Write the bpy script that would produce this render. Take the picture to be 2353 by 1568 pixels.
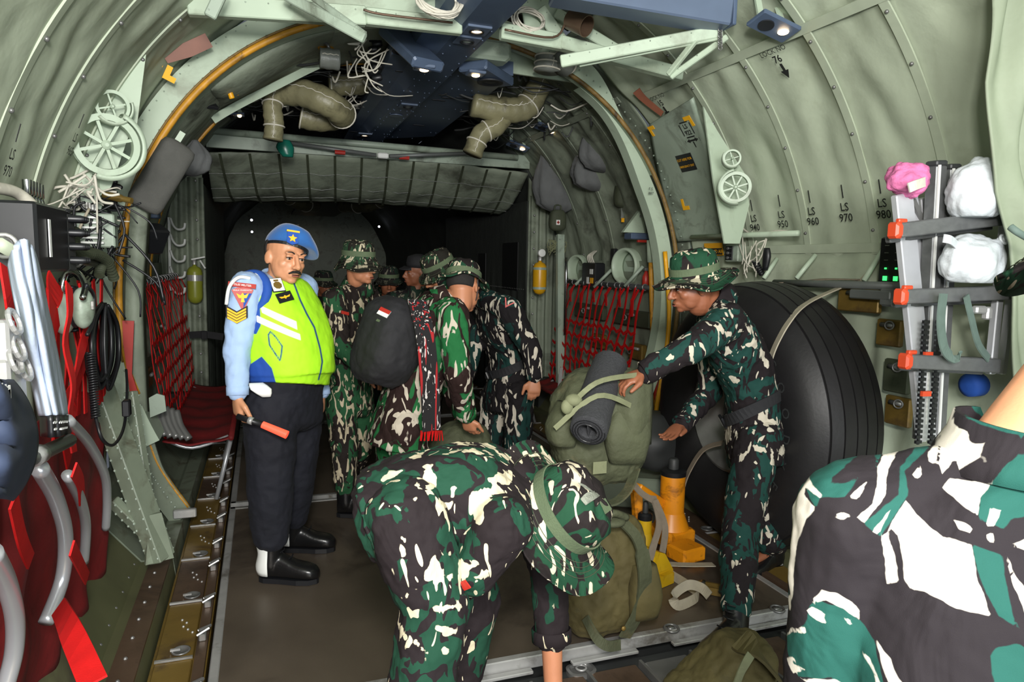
import bpy, math, random
import numpy as np
from mathutils import Vector, Matrix, noise as mnoise

for o in list(bpy.data.objects): bpy.data.objects.remove(o, do_unlink=True)
SC = bpy.context.scene
COL = SC.collection
V = Vector
ORD = ['nearest', 'second nearest', 'third nearest', 'fourth nearest', 'fifth nearest', 'sixth nearest', 'seventh nearest', 'eighth nearest', 'ninth nearest', 'tenth nearest', 'eleventh nearest', 'third farthest', 'second farthest', 'farthest']
PI = math.pi
random.seed(7)

# ------------------------------------------------------------------ camera
FPX = 1600.0
CAM = V((-1.07, 0.0, 1.55))
_Y = V((-576, 189, -FPX)).normalized()
_X = V((4579, 90, -FPX)); _X = (_X - _Y*_X.dot(_Y)).normalized()
_Z = _X.cross(_Y)
# rows of W2C: camera axes expressed in world coordinates
W2C = Matrix(((_X[0], _Y[0], _Z[0]), (_X[1], _Y[1], _Z[1]), (_X[2], _Y[2], _Z[2])))
C2W = W2C.transposed()
cam_data = bpy.data.cameras.new('camera')
cam_data.sensor_width = 36.0
cam_data.sensor_fit = 'HORIZONTAL'
cam_data.lens = 36.0*FPX/2353.0
cam_data.clip_start = 0.05
cam_data.clip_end = 60
cam = bpy.data.objects.new('camera', cam_data)
cam.matrix_world = Matrix.Translation(CAM) @ C2W.to_4x4()
COL.objects.link(cam)
SC.camera = cam

# ------------------------------------------------------------------ light
SC.view_settings.view_transform = 'Standard'
SC.view_settings.look = 'None'
SC.view_settings.exposure = 0.0
SC.view_settings.gamma = 1.0
SC.view_settings.use_curve_mapping = False
wd = bpy.data.worlds.new('world'); SC.world = wd; wd.use_nodes = True
wd.node_tree.nodes['Background'].inputs[0].default_value = (0.75, 0.85, 1.0, 1)
wd.node_tree.nodes['Background'].inputs[1].default_value = 0.12

def area(name, loc, target, size, power, color=(1, 1, 1), sy=None):
    l = bpy.data.lights.new(name, 'AREA'); l.energy = power; l.color = color
    l.size = size
    if sy: l.shape = 'RECTANGLE'; l.size_y = sy
    o = bpy.data.objects.new(name, l); COL.objects.link(o)
    o.location = loc
    o.rotation_euler = (V(target)-V(loc)).to_track_quat('-Z', 'Y').to_euler()
    return o
# the photographer's flash, held above the camera, and an added low fill behind it
area('camera_flash', (-1.12, -0.25, 2.05), (0.3, 4.0, 1.7), 0.22, 72, (1.0, 0.97, 0.92))
area('flash_bounced_off_ceiling', (-1.2, -1.5, 2.25), (0.6, 3.8, 1.75), 1.4, 200, (1.0, 0.985, 0.95), 1.0)
area('low_fill', (0.0, -2.6, 1.1), (0.2, 3.5, 1.8), 2.6, 115, (0.9, 0.96, 1.0), 1.8)  # added fill, aimed upward to lift the underside of the overhead beam

# ------------------------------------------------------------------ helpers
def ray(px, py):
    return C2W @ V((px-1176.5, -(py-784), -FPX))
def P(px, py, y):
    """a point of the place at depth y (metres forward of the ramp edge)"""
    r = ray(px, py); return CAM + r*((y-CAM.y)/r.y)
def PX(px, py, x):
    r = ray(px, py); return CAM + r*((x-CAM.x)/r.x)
def PZ(px, py, z=0.0):
    r = ray(px, py); return CAM + r*((z-CAM.z)/r.z)
def PPL(px, py, o, n):
    r = ray(px, py); return CAM + r*((V(o)-CAM).dot(n)/r.dot(n))

def wloc(o):
    l = V((0, 0, 0))
    while o: l += o.location; o = o.parent
    return l

def frame(n, up=(0, 0, 1)):
    """matrix whose columns are right, up, normal"""
    n = V(n).normalized(); up = V(up)
    r = up.cross(n)
    if r.length < 1e-5: r = V((1, 0, 0)).cross(n)
    r.normalize(); u = n.cross(r)
    return Matrix((r, u, n)).transposed()

def smooth_path(pts, n=6):
    """Catmull-Rom through the points"""
    pts = [V(p) for p in pts]; out = []
    for i in range(len(pts)-1):
        p0 = pts[max(i-1, 0)]; p1 = pts[i]; p2 = pts[i+1]; p3 = pts[min(i+2, len(pts)-1)]
        for k in range(n):
            t = k/n
            out.append(0.5*((2*p1)+(p2-p0)*t+(2*p0-5*p1+4*p2-p3)*t*t+(3*p1-p0-3*p2+p3)*t**3))
    out.append(pts[-1]); return out

class MB:
    def __init__(s): s.v = []; s.f = []
    def add(s, vs, fs):
        b = len(s.v); s.v += [V(p) for p in vs]; s.f += [tuple(b+i for i in f) for f in fs]; return s
    def rings(s, rings, closed=True, caps=True, loop=False):
        n = len(rings[0]); b = len(s.v)
        for r in rings: s.v += [V(p) for p in r]
        m = len(rings)
        for i in range(m if loop else m-1):
            for j in range(n if closed else n-1):
                a = b+i*n+j; c = b+i*n+(j+1) % n; i2 = (i+1) % m
                s.f.append((a, c, b+i2*n+(j+1) % n, b+i2*n+j))
        if caps and closed and not loop:
            s.f.append(tuple(b+j for j in range(n))[::-1]); s.f.append(tuple(b+(m-1)*n+j for j in range(n)))
        return s
    def box(s, c, d, rot=None, bev=0):
        c = V(c); R = rot or Matrix.Identity(3)
        x, y, z = (q/2 for q in d)
        if bev:
            rr = []
            e = min(bev, x*.45, y*.45, z*.45)
            for zz, k in ((-z, e), (-z+e, 0), (z-e, 0), (z, e)):
                X, Y = x-k, y-k
                rr.append([c+R@V((p[0], p[1], zz)) for p in ((-X+e, -Y), (X-e, -Y), (X, -Y+e), (X, Y-e), (X-e, Y), (-X+e, Y), (-X, Y-e), (-X, -Y+e))])
            return s.rings(rr)
        vs = [c+R@V((i*x, j*y, k*z)) for k in (-1, 1) for j in (-1, 1) for i in (-1, 1)]
        return s.add(vs, [(0, 2, 3, 1), (4, 5, 7, 6), (0, 1, 5, 4), (2, 6, 7, 3), (0, 4, 6, 2), (1, 3, 7, 5)])
    def bar(s, a, b, w, h, up=(0, 0, 1), bev=0):
        a, b = V(a), V(b); d = b-a; L = d.length
        F = frame(d, up)     # right, up, normal(d)
        return s.box((a+b)/2, (w, h, L), F, bev)
    def tube(s, pts, r, n=8, caps=True, flat=None):
        pts = [V(p) for p in pts]; m = len(pts); rr = []
        t0 = (pts[1]-pts[0]).normalized()
        up = V((0, 0, 1)) if abs(t0.z) < .9 else V((1, 0, 0))
        rx = up.cross(t0).normalized()
        for i, p in enumerate(pts):
            t = (pts[min(i+1, m-1)]-pts[max(i-1, 0)])
            if t.length < 1e-9: t = t0
            t.normalize()
            rx = (rx - t*rx.dot(t)); rx.normalize(); ry = t.cross(rx)
            q = r[i] if isinstance(r, (list, tuple)) else r
            rr.append([p+rx*q*math.cos(a)+ry*q*math.sin(a)*(flat or 1) for a in [2*PI*k/n for k in range(n)]])
        return s.rings(rr, caps=caps)
    def ribbon(s, pts, w, t=.003, side=(1, 0, 0)):
        pts = [V(p) for p in pts]; m = len(pts); rr = []; side = V(side)
        for i, p in enumerate(pts):
            d = (pts[min(i+1, m-1)]-pts[max(i-1, 0)]).normalized()
            sd = side-d*side.dot(d)
            if sd.length < 1e-4: sd = V((0, 1, 0))-d*d.y
            sd.normalize(); nn = d.cross(sd)
            q = w[i] if isinstance(w, (list, tuple)) else w
            rr.append([p-sd*q/2-nn*t/2, p+sd*q/2-nn*t/2, p+sd*q/2+nn*t/2, p-sd*q/2+nn*t/2])
        return s.rings(rr)
    def lathe(s, prof, o=(0, 0, 0), axis=(0, 0, 1), n=32, up=(0, 1, 0.01), caps=True, a0=0, a1=None):
        F = frame(axis, up); o = V(o); rr = []
        full = a1 is None; a1 = a1 if a1 is not None else 2*PI
        k = n if full else n+1
        for r, h in prof:
            rr.append([o+F@V((r*math.cos(a0+(a1-a0)*i/n), r*math.sin(a0+(a1-a0)*i/n), h)) for i in range(k)])
        return s.rings(rr, closed=full, caps=caps)
    def torus(s, R, r, o, axis, n=32, m=8):
        F = frame(axis, (0, 1, .01)); o = V(o)
        rr = [[o+F@V(((R+r*math.cos(b))*math.cos(a), (R+r*math.cos(b))*math.sin(a), r*math.sin(b))) for b in [2*PI*j/m for j in range(m)]] for a in [2*PI*i/n for i in range(n)]]
        return s.rings(rr, loop=True)
    def ell(s, c, r, F=None, n=16, m=10):
        c = V(c); F = F or Matrix.Identity(3)
        if not isinstance(r, (list, tuple)): r = (r, r, r)
        rr = []
        for i in range(m+1):
            b = -PI/2+PI*i/m; cb = max(math.cos(b), .03)
            rr.append([c+F@V((r[0]*cb*math.cos(a), r[1]*cb*math.sin(a), r[2]*math.sin(b))) for a in [2*PI*j/n for j in range(n)]])
        return s.rings(rr)
    def limb(s, pts, rs, n=14):
        """chain of tapered cones with a ball at every joint"""
        pts = [V(p) for p in pts]
        for i in range(len(pts)-1):
            s.tube([pts[i], pts[i+1]], [rs[i], rs[i+1]], n)
        for p, r in zip(pts, rs): s.ell(p, r, n=12, m=8)
        return s
    def eloft(s, secs, n=24, caps=True, p=2.0, sub=0):
        """secs: (centre, right half-vector, front half-vector); superellipse sections"""
        if sub:
            S = [(V(a), V(b), V(c)) for a, b, c in secs]
            A = [smooth_path([q[k] for q in S], sub) for k in range(3)]
            secs = list(zip(*A))
        rr = []
        for c, a, b in secs:
            c, a, b = V(c), V(a), V(b); ring = []
            for k in range(n):
                t = 2*PI*k/n; cx, sy = math.cos(t), math.sin(t)
                ring.append(c+a*math.copysign(abs(cx)**(2/p), cx)+b*math.copysign(abs(sy)**(2/p), sy))
            rr.append(ring)
        return s.rings(rr, caps=caps)
    def grid(s, fn, nu, nv):
        b = len(s.v)
        for i in range(nu+1):
            for j in range(nv+1): s.v.append(V(fn(i/nu, j/nv)))
        for i in range(nu):
            for j in range(nv):
                a = b+i*(nv+1)+j
                s.f.append((a, a+nv+1, a+nv+2, a+1))
        return s
    def prism(s, poly, o, F, t):
        """2-D polygon in the right/up plane of F, thickness t along the normal, centred"""
        o = V(o); n = len(poly)
        lo = [o+F@V((x, y, -t/2)) for x, y in poly]; hi = [o+F@V((x, y, t/2)) for x, y in poly]
        b = len(s.v); s.v += lo+hi
        s.f.append(tuple(b+i for i in range(n))[::-1]); s.f.append(tuple(b+n+i for i in range(n)))
        for i in range(n): s.f.append((b+i, b+(i+1) % n, b+n+(i+1) % n, b+n+i))
        return s
    def merge(s, o): return s.add(o.v, o.f)

def raw_mesh(name, mb):
    me = bpy.data.meshes.new(name)
    me.from_pydata([tuple(p) for p in mb.v], [], mb.f)
    me.update()
    return me
def fix_normals(me):
    import bmesh
    bm = bmesh.new(); bm.from_mesh(me); bmesh.ops.recalc_face_normals(bm, faces=bm.faces); bm.to_mesh(me); bm.free()

def tag(o, label=None, cat=None, group=None, kind=None):
    if label: o['label'] = label
    if cat: o['category'] = cat
    if group: o['group'] = group
    if kind: o['kind'] = kind
    return o
def apply_mods(o):
    dg = bpy.context.evaluated_depsgraph_get()
    me = bpy.data.meshes.new_from_object(o.evaluated_get(dg), depsgraph=dg)
    o.modifiers.clear(); o.data = me
    return o
def obj(name, mb, m, parent=None, smooth=False, mods=(), label=None, angle=None):
    me = raw_mesh(name, mb)
    fix_normals(me)
    vs = np.array([tuple(p) for p in mb.v])
    if parent is None:
        lo, hi = vs.min(0), vs.max(0); loc = V(((lo[0]+hi[0])/2, (lo[1]+hi[1])/2, lo[2])); off = loc
    else:
        loc = V((0, 0, 0)); off = wloc(parent)
    me.transform(Matrix.Translation(-off))
    o = bpy.data.objects.new(name, me); COL.objects.link(o)
    o.location = loc
    if parent: o.parent = parent
    me.materials.append(m)
    if smooth: me.polygons.foreach_set('use_smooth', [True]*len(me.polygons))
    if mods:
        for kind, kw in mods:
            md = o.modifiers.new(kind.lower(), kind)
            for k, v in kw.items(): setattr(md, k, v)
        apply_mods(o)
        me = o.data
        if not me.materials: me.materials.append(m)
        if smooth: me.polygons.foreach_set('use_smooth', [True]*len(me.polygons))
    if angle:
        me.polygons.foreach_set('use_smooth', [True]*len(me.polygons))
        try: me.set_sharp_from_angle(angle=math.radians(angle))
        except Exception: pass
    if label: o['label'] = label
    return o
def thing(name, loc, label, cat, group=None):
    o = bpy.data.objects.new(name, None); COL.objects.link(o); o.location = loc; o.empty_display_size = .1
    return tag(o, label, cat, group)
def struct(name, mb, m, parent=None, **kw):
    o = obj(name, mb, m, parent, **kw)
    if parent is None: o['kind'] = 'structure'
    return o
def one(name, mb, m, label, cat, group=None, **kw):
    return tag(obj(name, mb, m, None, **kw), label, cat, group)
def copy_tree(o, parent=None):
    c = o.copy(); COL.objects.link(c); c.parent = parent
    for ch in list(o.children): copy_tree(ch, c)
    return c

SOL = lambda t: ('SOLIDIFY', dict(thickness=t, offset=0))
def REM(v, sm=3, f=.5): return [('REMESH', dict(mode='VOXEL', voxel_size=v, use_smooth_shade=True)), ('SMOOTH', dict(factor=f, iterations=sm))]
_tx = {}
def wrinkle(scale, strength, seed=0):
    k = (scale, seed)
    if k not in _tx:
        t = bpy.data.textures.new('fold', 'CLOUDS'); t.noise_scale = scale; t.noise_depth = 2; t.noise_type = 'SOFT_NOISE'; _tx[k] = t
    return ('DISPLACE', dict(texture=_tx[k], strength=strength, mid_level=.5, texture_coords='LOCAL'))

# ------------------------------------------------------------------ materials
def lin(c): return tuple(((q/255)/12.92 if q/255 <= .04045 else ((q/255+.055)/1.055)**2.4) for q in c)
class NT:
    def __init__(s, name):
        s.m = bpy.data.materials.new(name); s.m.use_nodes = True; s.t = s.m.node_tree
        s.b = s.t.nodes['Principled BSDF']
    def n(s, ty, **kw):
        q = s.t.nodes.new(ty)
        for k, v in kw.items(): setattr(q, k, v)
        return q
    def l(s, a, b): s.t.links.new(a, b)
    def val(s, nd, k, v): nd.inputs[k].default_value = v
    def math(s, op, a, b=None, c=None):
        q = s.n('ShaderNodeMath', operation=op)
        for i, x in enumerate((a, b, c)):
            if x is None: continue
            if isinstance(x, (int, float)): q.inputs[i].default_value = x
            else: s.l(x, q.inputs[i])
        return q.outputs[0]
    def mix(s, fac, a, b):
        q = s.n('ShaderNodeMix', data_type='RGBA')
        for i, x in ((0, fac), (6, a), (7, b)):
            if isinstance(x, (int, float)): q.inputs[i].default_value = x
            elif isinstance(x, tuple): q.inputs[i].default_value = (*x[:3], 1)
            else: s.l(x, q.inputs[i])
        return q.outputs[2]
    def noise(s, scale, detail=2, dist=0, vec=None, rough=.5):
        q = s.n('ShaderNodeTexNoise'); s.val(q, 'Scale', scale); s.val(q, 'Detail', detail); s.val(q, 'Distortion', dist); s.val(q, 'Roughness', rough)
        if vec is not None: s.l(vec, q.inputs['Vector'])
        return q
    def mapping(s, scale=(1, 1, 1), rot=(0, 0, 0), loc=(0, 0, 0)):
        t = s.n('ShaderNodeTexCoord'); q = s.n('ShaderNodeMapping'); s.l(t.outputs['Object'], q.inputs[0])
        q.inputs['Scale'].default_value = scale; q.inputs['Rotation'].default_value = rot; q.inputs['Location'].default_value = loc
        return q.outputs[0]
    def bump(s, h, strength, dist=.01):
        q = s.n('ShaderNodeBump'); s.val(q, 'Strength', strength); s.val(q, 'Distance', dist); s.l(h, q.inputs['Height']); s.l(q.outputs[0], s.b.inputs['Normal']); return q

def mat(name, rgb, rough=.6, metal=0, var=.12, vs=6, bump=0, bs=60, emit=0, dirt=None, ds=3, spec=None, bd=.004, alpha=1, sheen=0):
    q = NT(name); c = lin(rgb); b = q.b
    if var:
        nz = q.noise(vs, 5, .4, q.mapping())
        ramp = q.n('ShaderNodeMapRange'); q.val(ramp, 'From Min', .3); q.val(ramp, 'From Max', .7); q.l(nz.outputs['Fac'], ramp.inputs[0])
        col = q.mix(ramp.outputs[0], tuple(x*(1-var) for x in c), tuple(min(1, x*(1+var)) for x in c))
    else: col = None
    if dirt:
        nz2 = q.noise(ds, 8, .6, q.mapping(), .65)
        mr = q.n('ShaderNodeMapRange'); q.val(mr, 'From Min', .52); q.val(mr, 'From Max', .68); q.l(nz2.outputs['Fac'], mr.inputs[0])
        col = q.mix(mr.outputs[0], col if col is not None else c, lin(dirt))
    if col is None: b.inputs['Base Color'].default_value = (*c, 1)
    else: q.l(col, b.inputs['Base Color'])
    b.inputs['Roughness'].default_value = rough; b.inputs['Metallic'].default_value = metal
    if spec is not None: b.inputs['Specular IOR Level'].default_value = spec
    if sheen: b.inputs['Sheen Weight'].default_value = sheen
    if bump: q.bump(q.noise(bs, 4, 0, q.mapping()).outputs['Fac'], bump, bd)
    if emit:
        b.inputs['Emission Color'].default_value = (*c, 1); b.inputs['Emission Strength'].default_value = emit
    return q.m

def camo(name, green, dark, cream, scale=1.0, seed=0, cream_amt=.5, rot=(0, 0, 0), st=(1, 1, .55)):
    q = NT(name); b = q.b
    mp = lambda k, sc=(1, 1, 1), r=(0, 0, 0): q.mapping(tuple(scale*x for x in sc), tuple(a+b_ for a, b_ in zip(rot, r)), (seed*3.1+k*7.7, seed*1.7+k*3.3, k*5.1))
    n1 = q.noise(4.6, 1.2, 1.1, mp(0, st)).outputs['Fac']
    n2 = q.noise(4.6, .7, 2.4, mp(1, (1.25, 1.25, .62), (.5, .3, 0))).outputs['Fac']
    n3 = q.noise(8.5, .3, 2.6, mp(2, (1.7, 1.7, .55), (-.7, .4, .3))).outputs['Fac']
    n4 = q.noise(11, .5, 2.0, mp(3, (1.2, 1.2, .5), (.9, -.5, 0))).outputs['Fac']
    step = lambda v, t: q.math('MINIMUM', q.math('MAXIMUM', q.math('MULTIPLY', q.math('SUBTRACT', v, t), 90.0), 0.0), 1.0)
    dk = step(n1, .485)
    dk2 = step(n4, .60)
    c1 = step(n2, .675-.12*cream_amt)
    c2 = step(n3, .70-.1*cream_amt)
    c1 = q.math('MULTIPLY', c1, q.math('SUBTRACT', 1.0, step(n4, .57)))
    col = q.mix(dk, lin(green), lin(dark))
    col = q.mix(q.math('MULTIPLY', dk2, q.math('SUBTRACT', 1.0, dk)), col, lin(dark))
    col = q.mix(q.math('MAXIMUM', c1, c2), col, lin(cream))
    q.l(col, b.inputs['Base Color'])
    b.inputs['Roughness'].default_value = .85; b.inputs['Specular IOR Level'].default_value = .2
    f1 = q.noise(9, 3, 1.2, q.mapping((1, 1, .6))).outputs['Fac']; f2 = q.noise(900, 1, 0, q.mapping()).outputs['Fac']
    q.bump(q.math('ADD', q.math('MULTIPLY', f1, 1.0), q.math('MULTIPLY', f2, .02)), .55, .035)
    return q.m

M = {}
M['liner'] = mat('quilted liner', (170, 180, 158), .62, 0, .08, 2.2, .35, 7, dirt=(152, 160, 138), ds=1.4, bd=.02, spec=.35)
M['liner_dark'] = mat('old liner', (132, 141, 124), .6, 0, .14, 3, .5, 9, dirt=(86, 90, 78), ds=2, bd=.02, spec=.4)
M['curtain'] = mat('canvas curtain', (134, 144, 122), .7, 0, .1, 2, .4, 6, bd=.03)
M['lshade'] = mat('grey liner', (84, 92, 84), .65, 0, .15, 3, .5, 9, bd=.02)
M['strap_liner'] = mat('liner strap', (172, 182, 160), .55, 0, .08, 8)
M['pale'] = mat('pale green paint', (176, 192, 170), .45, 0, .06, 4, .05, 40, dirt=(150, 160, 140), ds=3)
M['pale2'] = mat('grey green paint', (152, 166, 150), .45, 0, .1, 5, dirt=(110, 118, 104), ds=4)
M['frame'] = mat('ramp frame paint', (120, 130, 112), .45, 0, .15, 5, dirt=(84, 82, 66), ds=5)
M['blue'] = mat('slate blue enamel', (80, 95, 118), .42, .1, .12, 5, .08, 90)
M['bluedark'] = mat('slate shade', (28, 31, 36), .6)
M['blue2'] = mat('light slate enamel', (92, 106, 128), .4, .1, .08, 5)
M['black'] = mat('black enamel', (24, 25, 28), .42, 0, .1)
M['rubber'] = mat('black rubber', (27, 26, 27), .5, 0, .25, 5, .15, 60, spec=.45)
M['blacksoft'] = mat('black cloth', (28, 28, 31), .8, 0, .15, 20, .3, 300)
M['gold'] = mat('chromate plate', (128, 104, 50), .4, .35, .2, 6, .1, 60, dirt=(84, 66, 48), ds=4)
M['brownplate'] = mat('worn brown plate', (104, 84, 68), .42, .5, .2, 6, .1, 60, dirt=(70, 58, 48), ds=4)
M['olivefloor'] = mat('worn olive side sill', (98, 100, 70), .55, .1, .2, 3, .15, 30, dirt=(78, 72, 58), ds=2.4)
M['deck'] = mat('dark pallet deck', (98, 88, 76), .40, .35, .22, 2.2, .08, 90, dirt=(60, 52, 46), ds=1.5, spec=.5)
M['alu'] = mat('worn aluminium', (176, 176, 174), .38, .45, .15, 8, .1, 60, dirt=(120, 116, 108), ds=6)
M['chrome'] = mat('polished steel', (205, 208, 210), .18, 1, 0)
M['steel'] = mat('dull steel', (128, 128, 126), .35, .55, .15, 8)
M['tube'] = mat('smooth aluminium tube', (186, 189, 192), .28, .5, .03)
M['grey'] = mat('grey tube paint', (104, 108, 106), .45, .2, .1)
M['darkgrey'] = mat('dark grey', (52, 54, 54), .55, 0, .15)
M['duct'] = mat('insulated duct cover', (132, 128, 98), .42, 0, .16, 7, .5, 18, dirt=(92, 88, 68), ds=6, bd=.01, spec=.5)
M['duct2'] = mat('grey duct cover', (116, 120, 114), .42, 0, .12, 7, .5, 18, bd=.01)
M['white'] = mat('white paint', (224, 226, 222), .45, 0, .04)
M['cord'] = mat('white lacing cord', (208, 204, 190), .7, 0, .1, 30)
M['wire'] = mat('off white wiring', (196, 192, 178), .55, 0, .1, 30)
M['red'] = mat('red webbing', (188, 20, 20), .7, 0, .12, 12, .2, 300, spec=.25)
M['redseat'] = mat('red seat canvas', (112, 16, 18), .75, 0, .2, 5, .35, 12, bd=.02)
M['redpaint'] = mat('red paint', (170, 44, 34), .4, 0, .1)
M['yellow'] = mat('yellow paint', (236, 170, 28), .4, 0, .08, dirt=(190, 130, 24), ds=9)
M['jack'] = mat('chipped orange paint', (226, 142, 20), .38, 0, .1, 8, dirt=(84, 46, 20), ds=7)
M['jack2'] = mat('worn yellow paint', (204, 164, 24), .38, 0, .1, 8, dirt=(140, 100, 20), ds=7)
M['cylyellow'] = mat('yellow cylinder paint', (214, 160, 26), .35, 0, .06)
M['extgreen'] = mat('olive cylinder paint', (142, 148, 50), .35, 0, .08)
M['seal'] = mat('orange seal', (196, 140, 40), .5, 0, .3, 10, dirt=(96, 70, 36), ds=9)
M['sealrust'] = mat('brown rusty seal', (124, 98, 50), .55, 0, .3, 12, dirt=(66, 52, 34), ds=9)
M['decal'] = mat('black stencil', (30, 32, 30), .7, 0, 0)
M['decalyellow'] = mat('yellow stencil', (250, 184, 30), .6, 0, 0)
M['brownstrap'] = mat('brown leather', (128, 78, 58), .5, 0, .15)
M['bottlegreen'] = mat('teal plastic', (26, 110, 92), .3, 0, .2)
M['greybag'] = mat('grey cloth', (92, 94, 94), .8, 0, .12, 10, .4, 40)
M['greypad'] = mat('grey foam pad', (84, 84, 80), .85, 0, .08, 20, .6, 260)
M['olivekit'] = mat('olive pouch', (62, 68, 50), .75, 0, .15, 10, .4, 60)
M['olive'] = mat('olive canvas', (72, 76, 54), .8, 0, .16, 6, .5, 20, dirt=(98, 88, 60), ds=3, bd=.02)
M['olive2'] = mat('brown olive canvas', (84, 76, 42), .8, 0, .2, 6, .5, 20, dirt=(64, 62, 40), ds=3, bd=.012)
M['olivestrap'] = mat('olive webbing', (118, 122, 92), .8, 0, .1, 20, .3, 200)
M['matblack'] = mat('foam mat', (50, 51, 54), .8, 0, .15, 90, .9, 150)
M['lightblue'] = mat('light blue cloth', (160, 186, 222), .8, 0, .05, 6, .4, 14, bd=.012)
M['royal'] = mat('royal blue cloth', (26, 74, 158), .8, 0, .08, 8, .3, 16, bd=.01)
M['beret'] = mat('blue beret felt', (34, 92, 158), .9, 0, .08, 12, .3, 80, sheen=.3)
M['navy'] = mat('navy trousers', (10, 13, 25), .85, 0, .2, 4, .5, 10, bd=.02)
M['navycap'] = mat('navy cap cloth', (28, 40, 62), .85, 0, .1)
M['lime'] = mat('lime high visibility cloth', (172, 238, 30), .7, 0, .03, 5, .25, 9, bd=.012)
M['reflect'] = mat('white reflective band', (244, 246, 240), .6, 0, 0)
M['skin'] = mat('skin', (176, 118, 86), .5, 0, .06, 12, .08, 200)
M['skinpale'] = mat('lighter skin', (198, 140, 104), .45, 0, .05, 12, .08, 200)
M['skindark'] = mat('darker skin', (140, 86, 60), .5, 0, .08, 12, .08, 200)
M['hair'] = mat('black hair', (26, 22, 20), .8, 0, .2, 60, .6, 400)
M['boot'] = mat('black boot leather', (20, 20, 21), .28, 0, .2, 8, .2, 60)
M['eye'] = mat('eye white', (150, 140, 130), .3, 0, 0)
M['iris'] = mat('dark iris', (20, 14, 12), .2, 0, 0)
M['lip'] = mat('lips', (140, 78, 66), .5, 0, 0)
M['jacket'] = mat('pale blue jacket cloth', (172, 184, 202), .9, 0, .05, 6, .4, 14, bd=.015)
M['plasticbag'] = mat('thin white plastic', (204, 210, 214), .32, 0, .03, 6, .6, 9, bd=.03)
M['pink'] = mat('pink cloth', (210, 112, 160), .85, 0, .18, 9, .7, 14, bd=.03)
M['aluladder'] = mat('ladder aluminium', (190, 192, 196), .32, .35, .08, 10)
M['steprung'] = mat('grey ladder rung', (106, 108, 108), .45, .4, .12, 30)
M['ladderfoot'] = mat('orange red plastic', (206, 72, 40), .45, 0, .05)
M['greenstrap'] = mat('grey green webbing', (98, 116, 108), .75, 0, .1, 20)
M['beige'] = mat('grey beige webbing', (168, 160, 140), .8, 0, .1, 20, .4, 300)
M['greybeige'] = mat('grey brown webbing', (128, 116, 100), .8, 0, .14, 20, .4, 300)
M['batlight'] = mat('glowing red baton', (255, 84, 60), .4, 0, 0, emit=1.1)
M['lamp'] = mat('lamp glow', (255, 214, 160), .4, 0, 0, emit=9)
M['lampw'] = mat('white lamp glow', (235, 240, 255), .4, 0, 0, emit=7)
M['ledgreen'] = mat('green led', (60, 255, 110), .4, 0, 0, emit=2)
M['glass'] = mat('window glass', (160, 172, 168), .1, 0, 0)
M['meshgrey'] = mat('grey hat mesh', (128, 132, 120), .6, 0, .3, 60, .9, 300)
M['hatband'] = mat('olive hat band', (84, 98, 72), .85, 0, .12, 20, .4, 200)
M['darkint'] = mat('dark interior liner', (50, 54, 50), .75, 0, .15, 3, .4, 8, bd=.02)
M['blackpanel'] = mat('black notice', (18, 19, 20), .5, 0, .1)
def camo_set(k, g, d, c, **kw): M[k] = camo(k.replace('_', ' '), g, d, c, **kw)
camo_set('camo_dark', (26, 62, 56), (30, 25, 27), (196, 188, 170), scale=1.0, seed=1)
camo_set('camo_dark2', (22, 52, 48), (25, 22, 24), (190, 182, 166), scale=1.05, seed=2, cream_amt=.4)
camo_set('camo_green', (32, 98, 54), (42, 28, 26), (190, 180, 164), scale=.95, seed=3)
camo_set('camo_mid', (34, 76, 48), (34, 28, 26), (180, 168, 142), scale=1.35, seed=4)
camo_set('camo_front', (32, 78, 60), (48, 39, 41), (226, 214, 184), scale=.85, seed=5)
camo_set('camo_hat', (42, 70, 48), (36, 34, 29), (186, 176, 150), scale=2.2, seed=6, cream_amt=.3)
camo_set('camo_hat2', (28, 66, 46), (33, 28, 28), (192, 182, 158), scale=1.4, seed=8, cream_amt=.32)
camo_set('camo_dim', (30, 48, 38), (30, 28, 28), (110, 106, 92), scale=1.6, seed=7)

_txtc = {}
def text_mb(body, size, o, F, depth=.001, align='CENTER', bold=0, shear=0):
    k = (body, bold)
    if k not in _txtc:
        cu = bpy.data.curves.new('t', 'FONT'); cu.body = body; cu.size = 1; cu.align_x = 'CENTER'; cu.align_y = 'CENTER'; cu.resolution_u = 2
        cu.offset = bold
        ob = bpy.data.objects.new('t', cu); COL.objects.link(ob)
        dg = bpy.context.evaluated_depsgraph_get()
        me = bpy.data.meshes.new_from_object(ob.evaluated_get(dg), depsgraph=dg)
        _txtc[k] = ([tuple(v.co) for v in me.vertices], [tuple(p.vertices) for p in me.polygons])
        bpy.data.objects.remove(ob); bpy.data.curves.remove(cu); bpy.data.meshes.remove(me)
    vs, fs = _txtc[k]
    mb = MB(); mb.add([V(o)+F@V((v[0]*size, v[1]*size, depth)) for v in vs], fs)
    return mb
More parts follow.
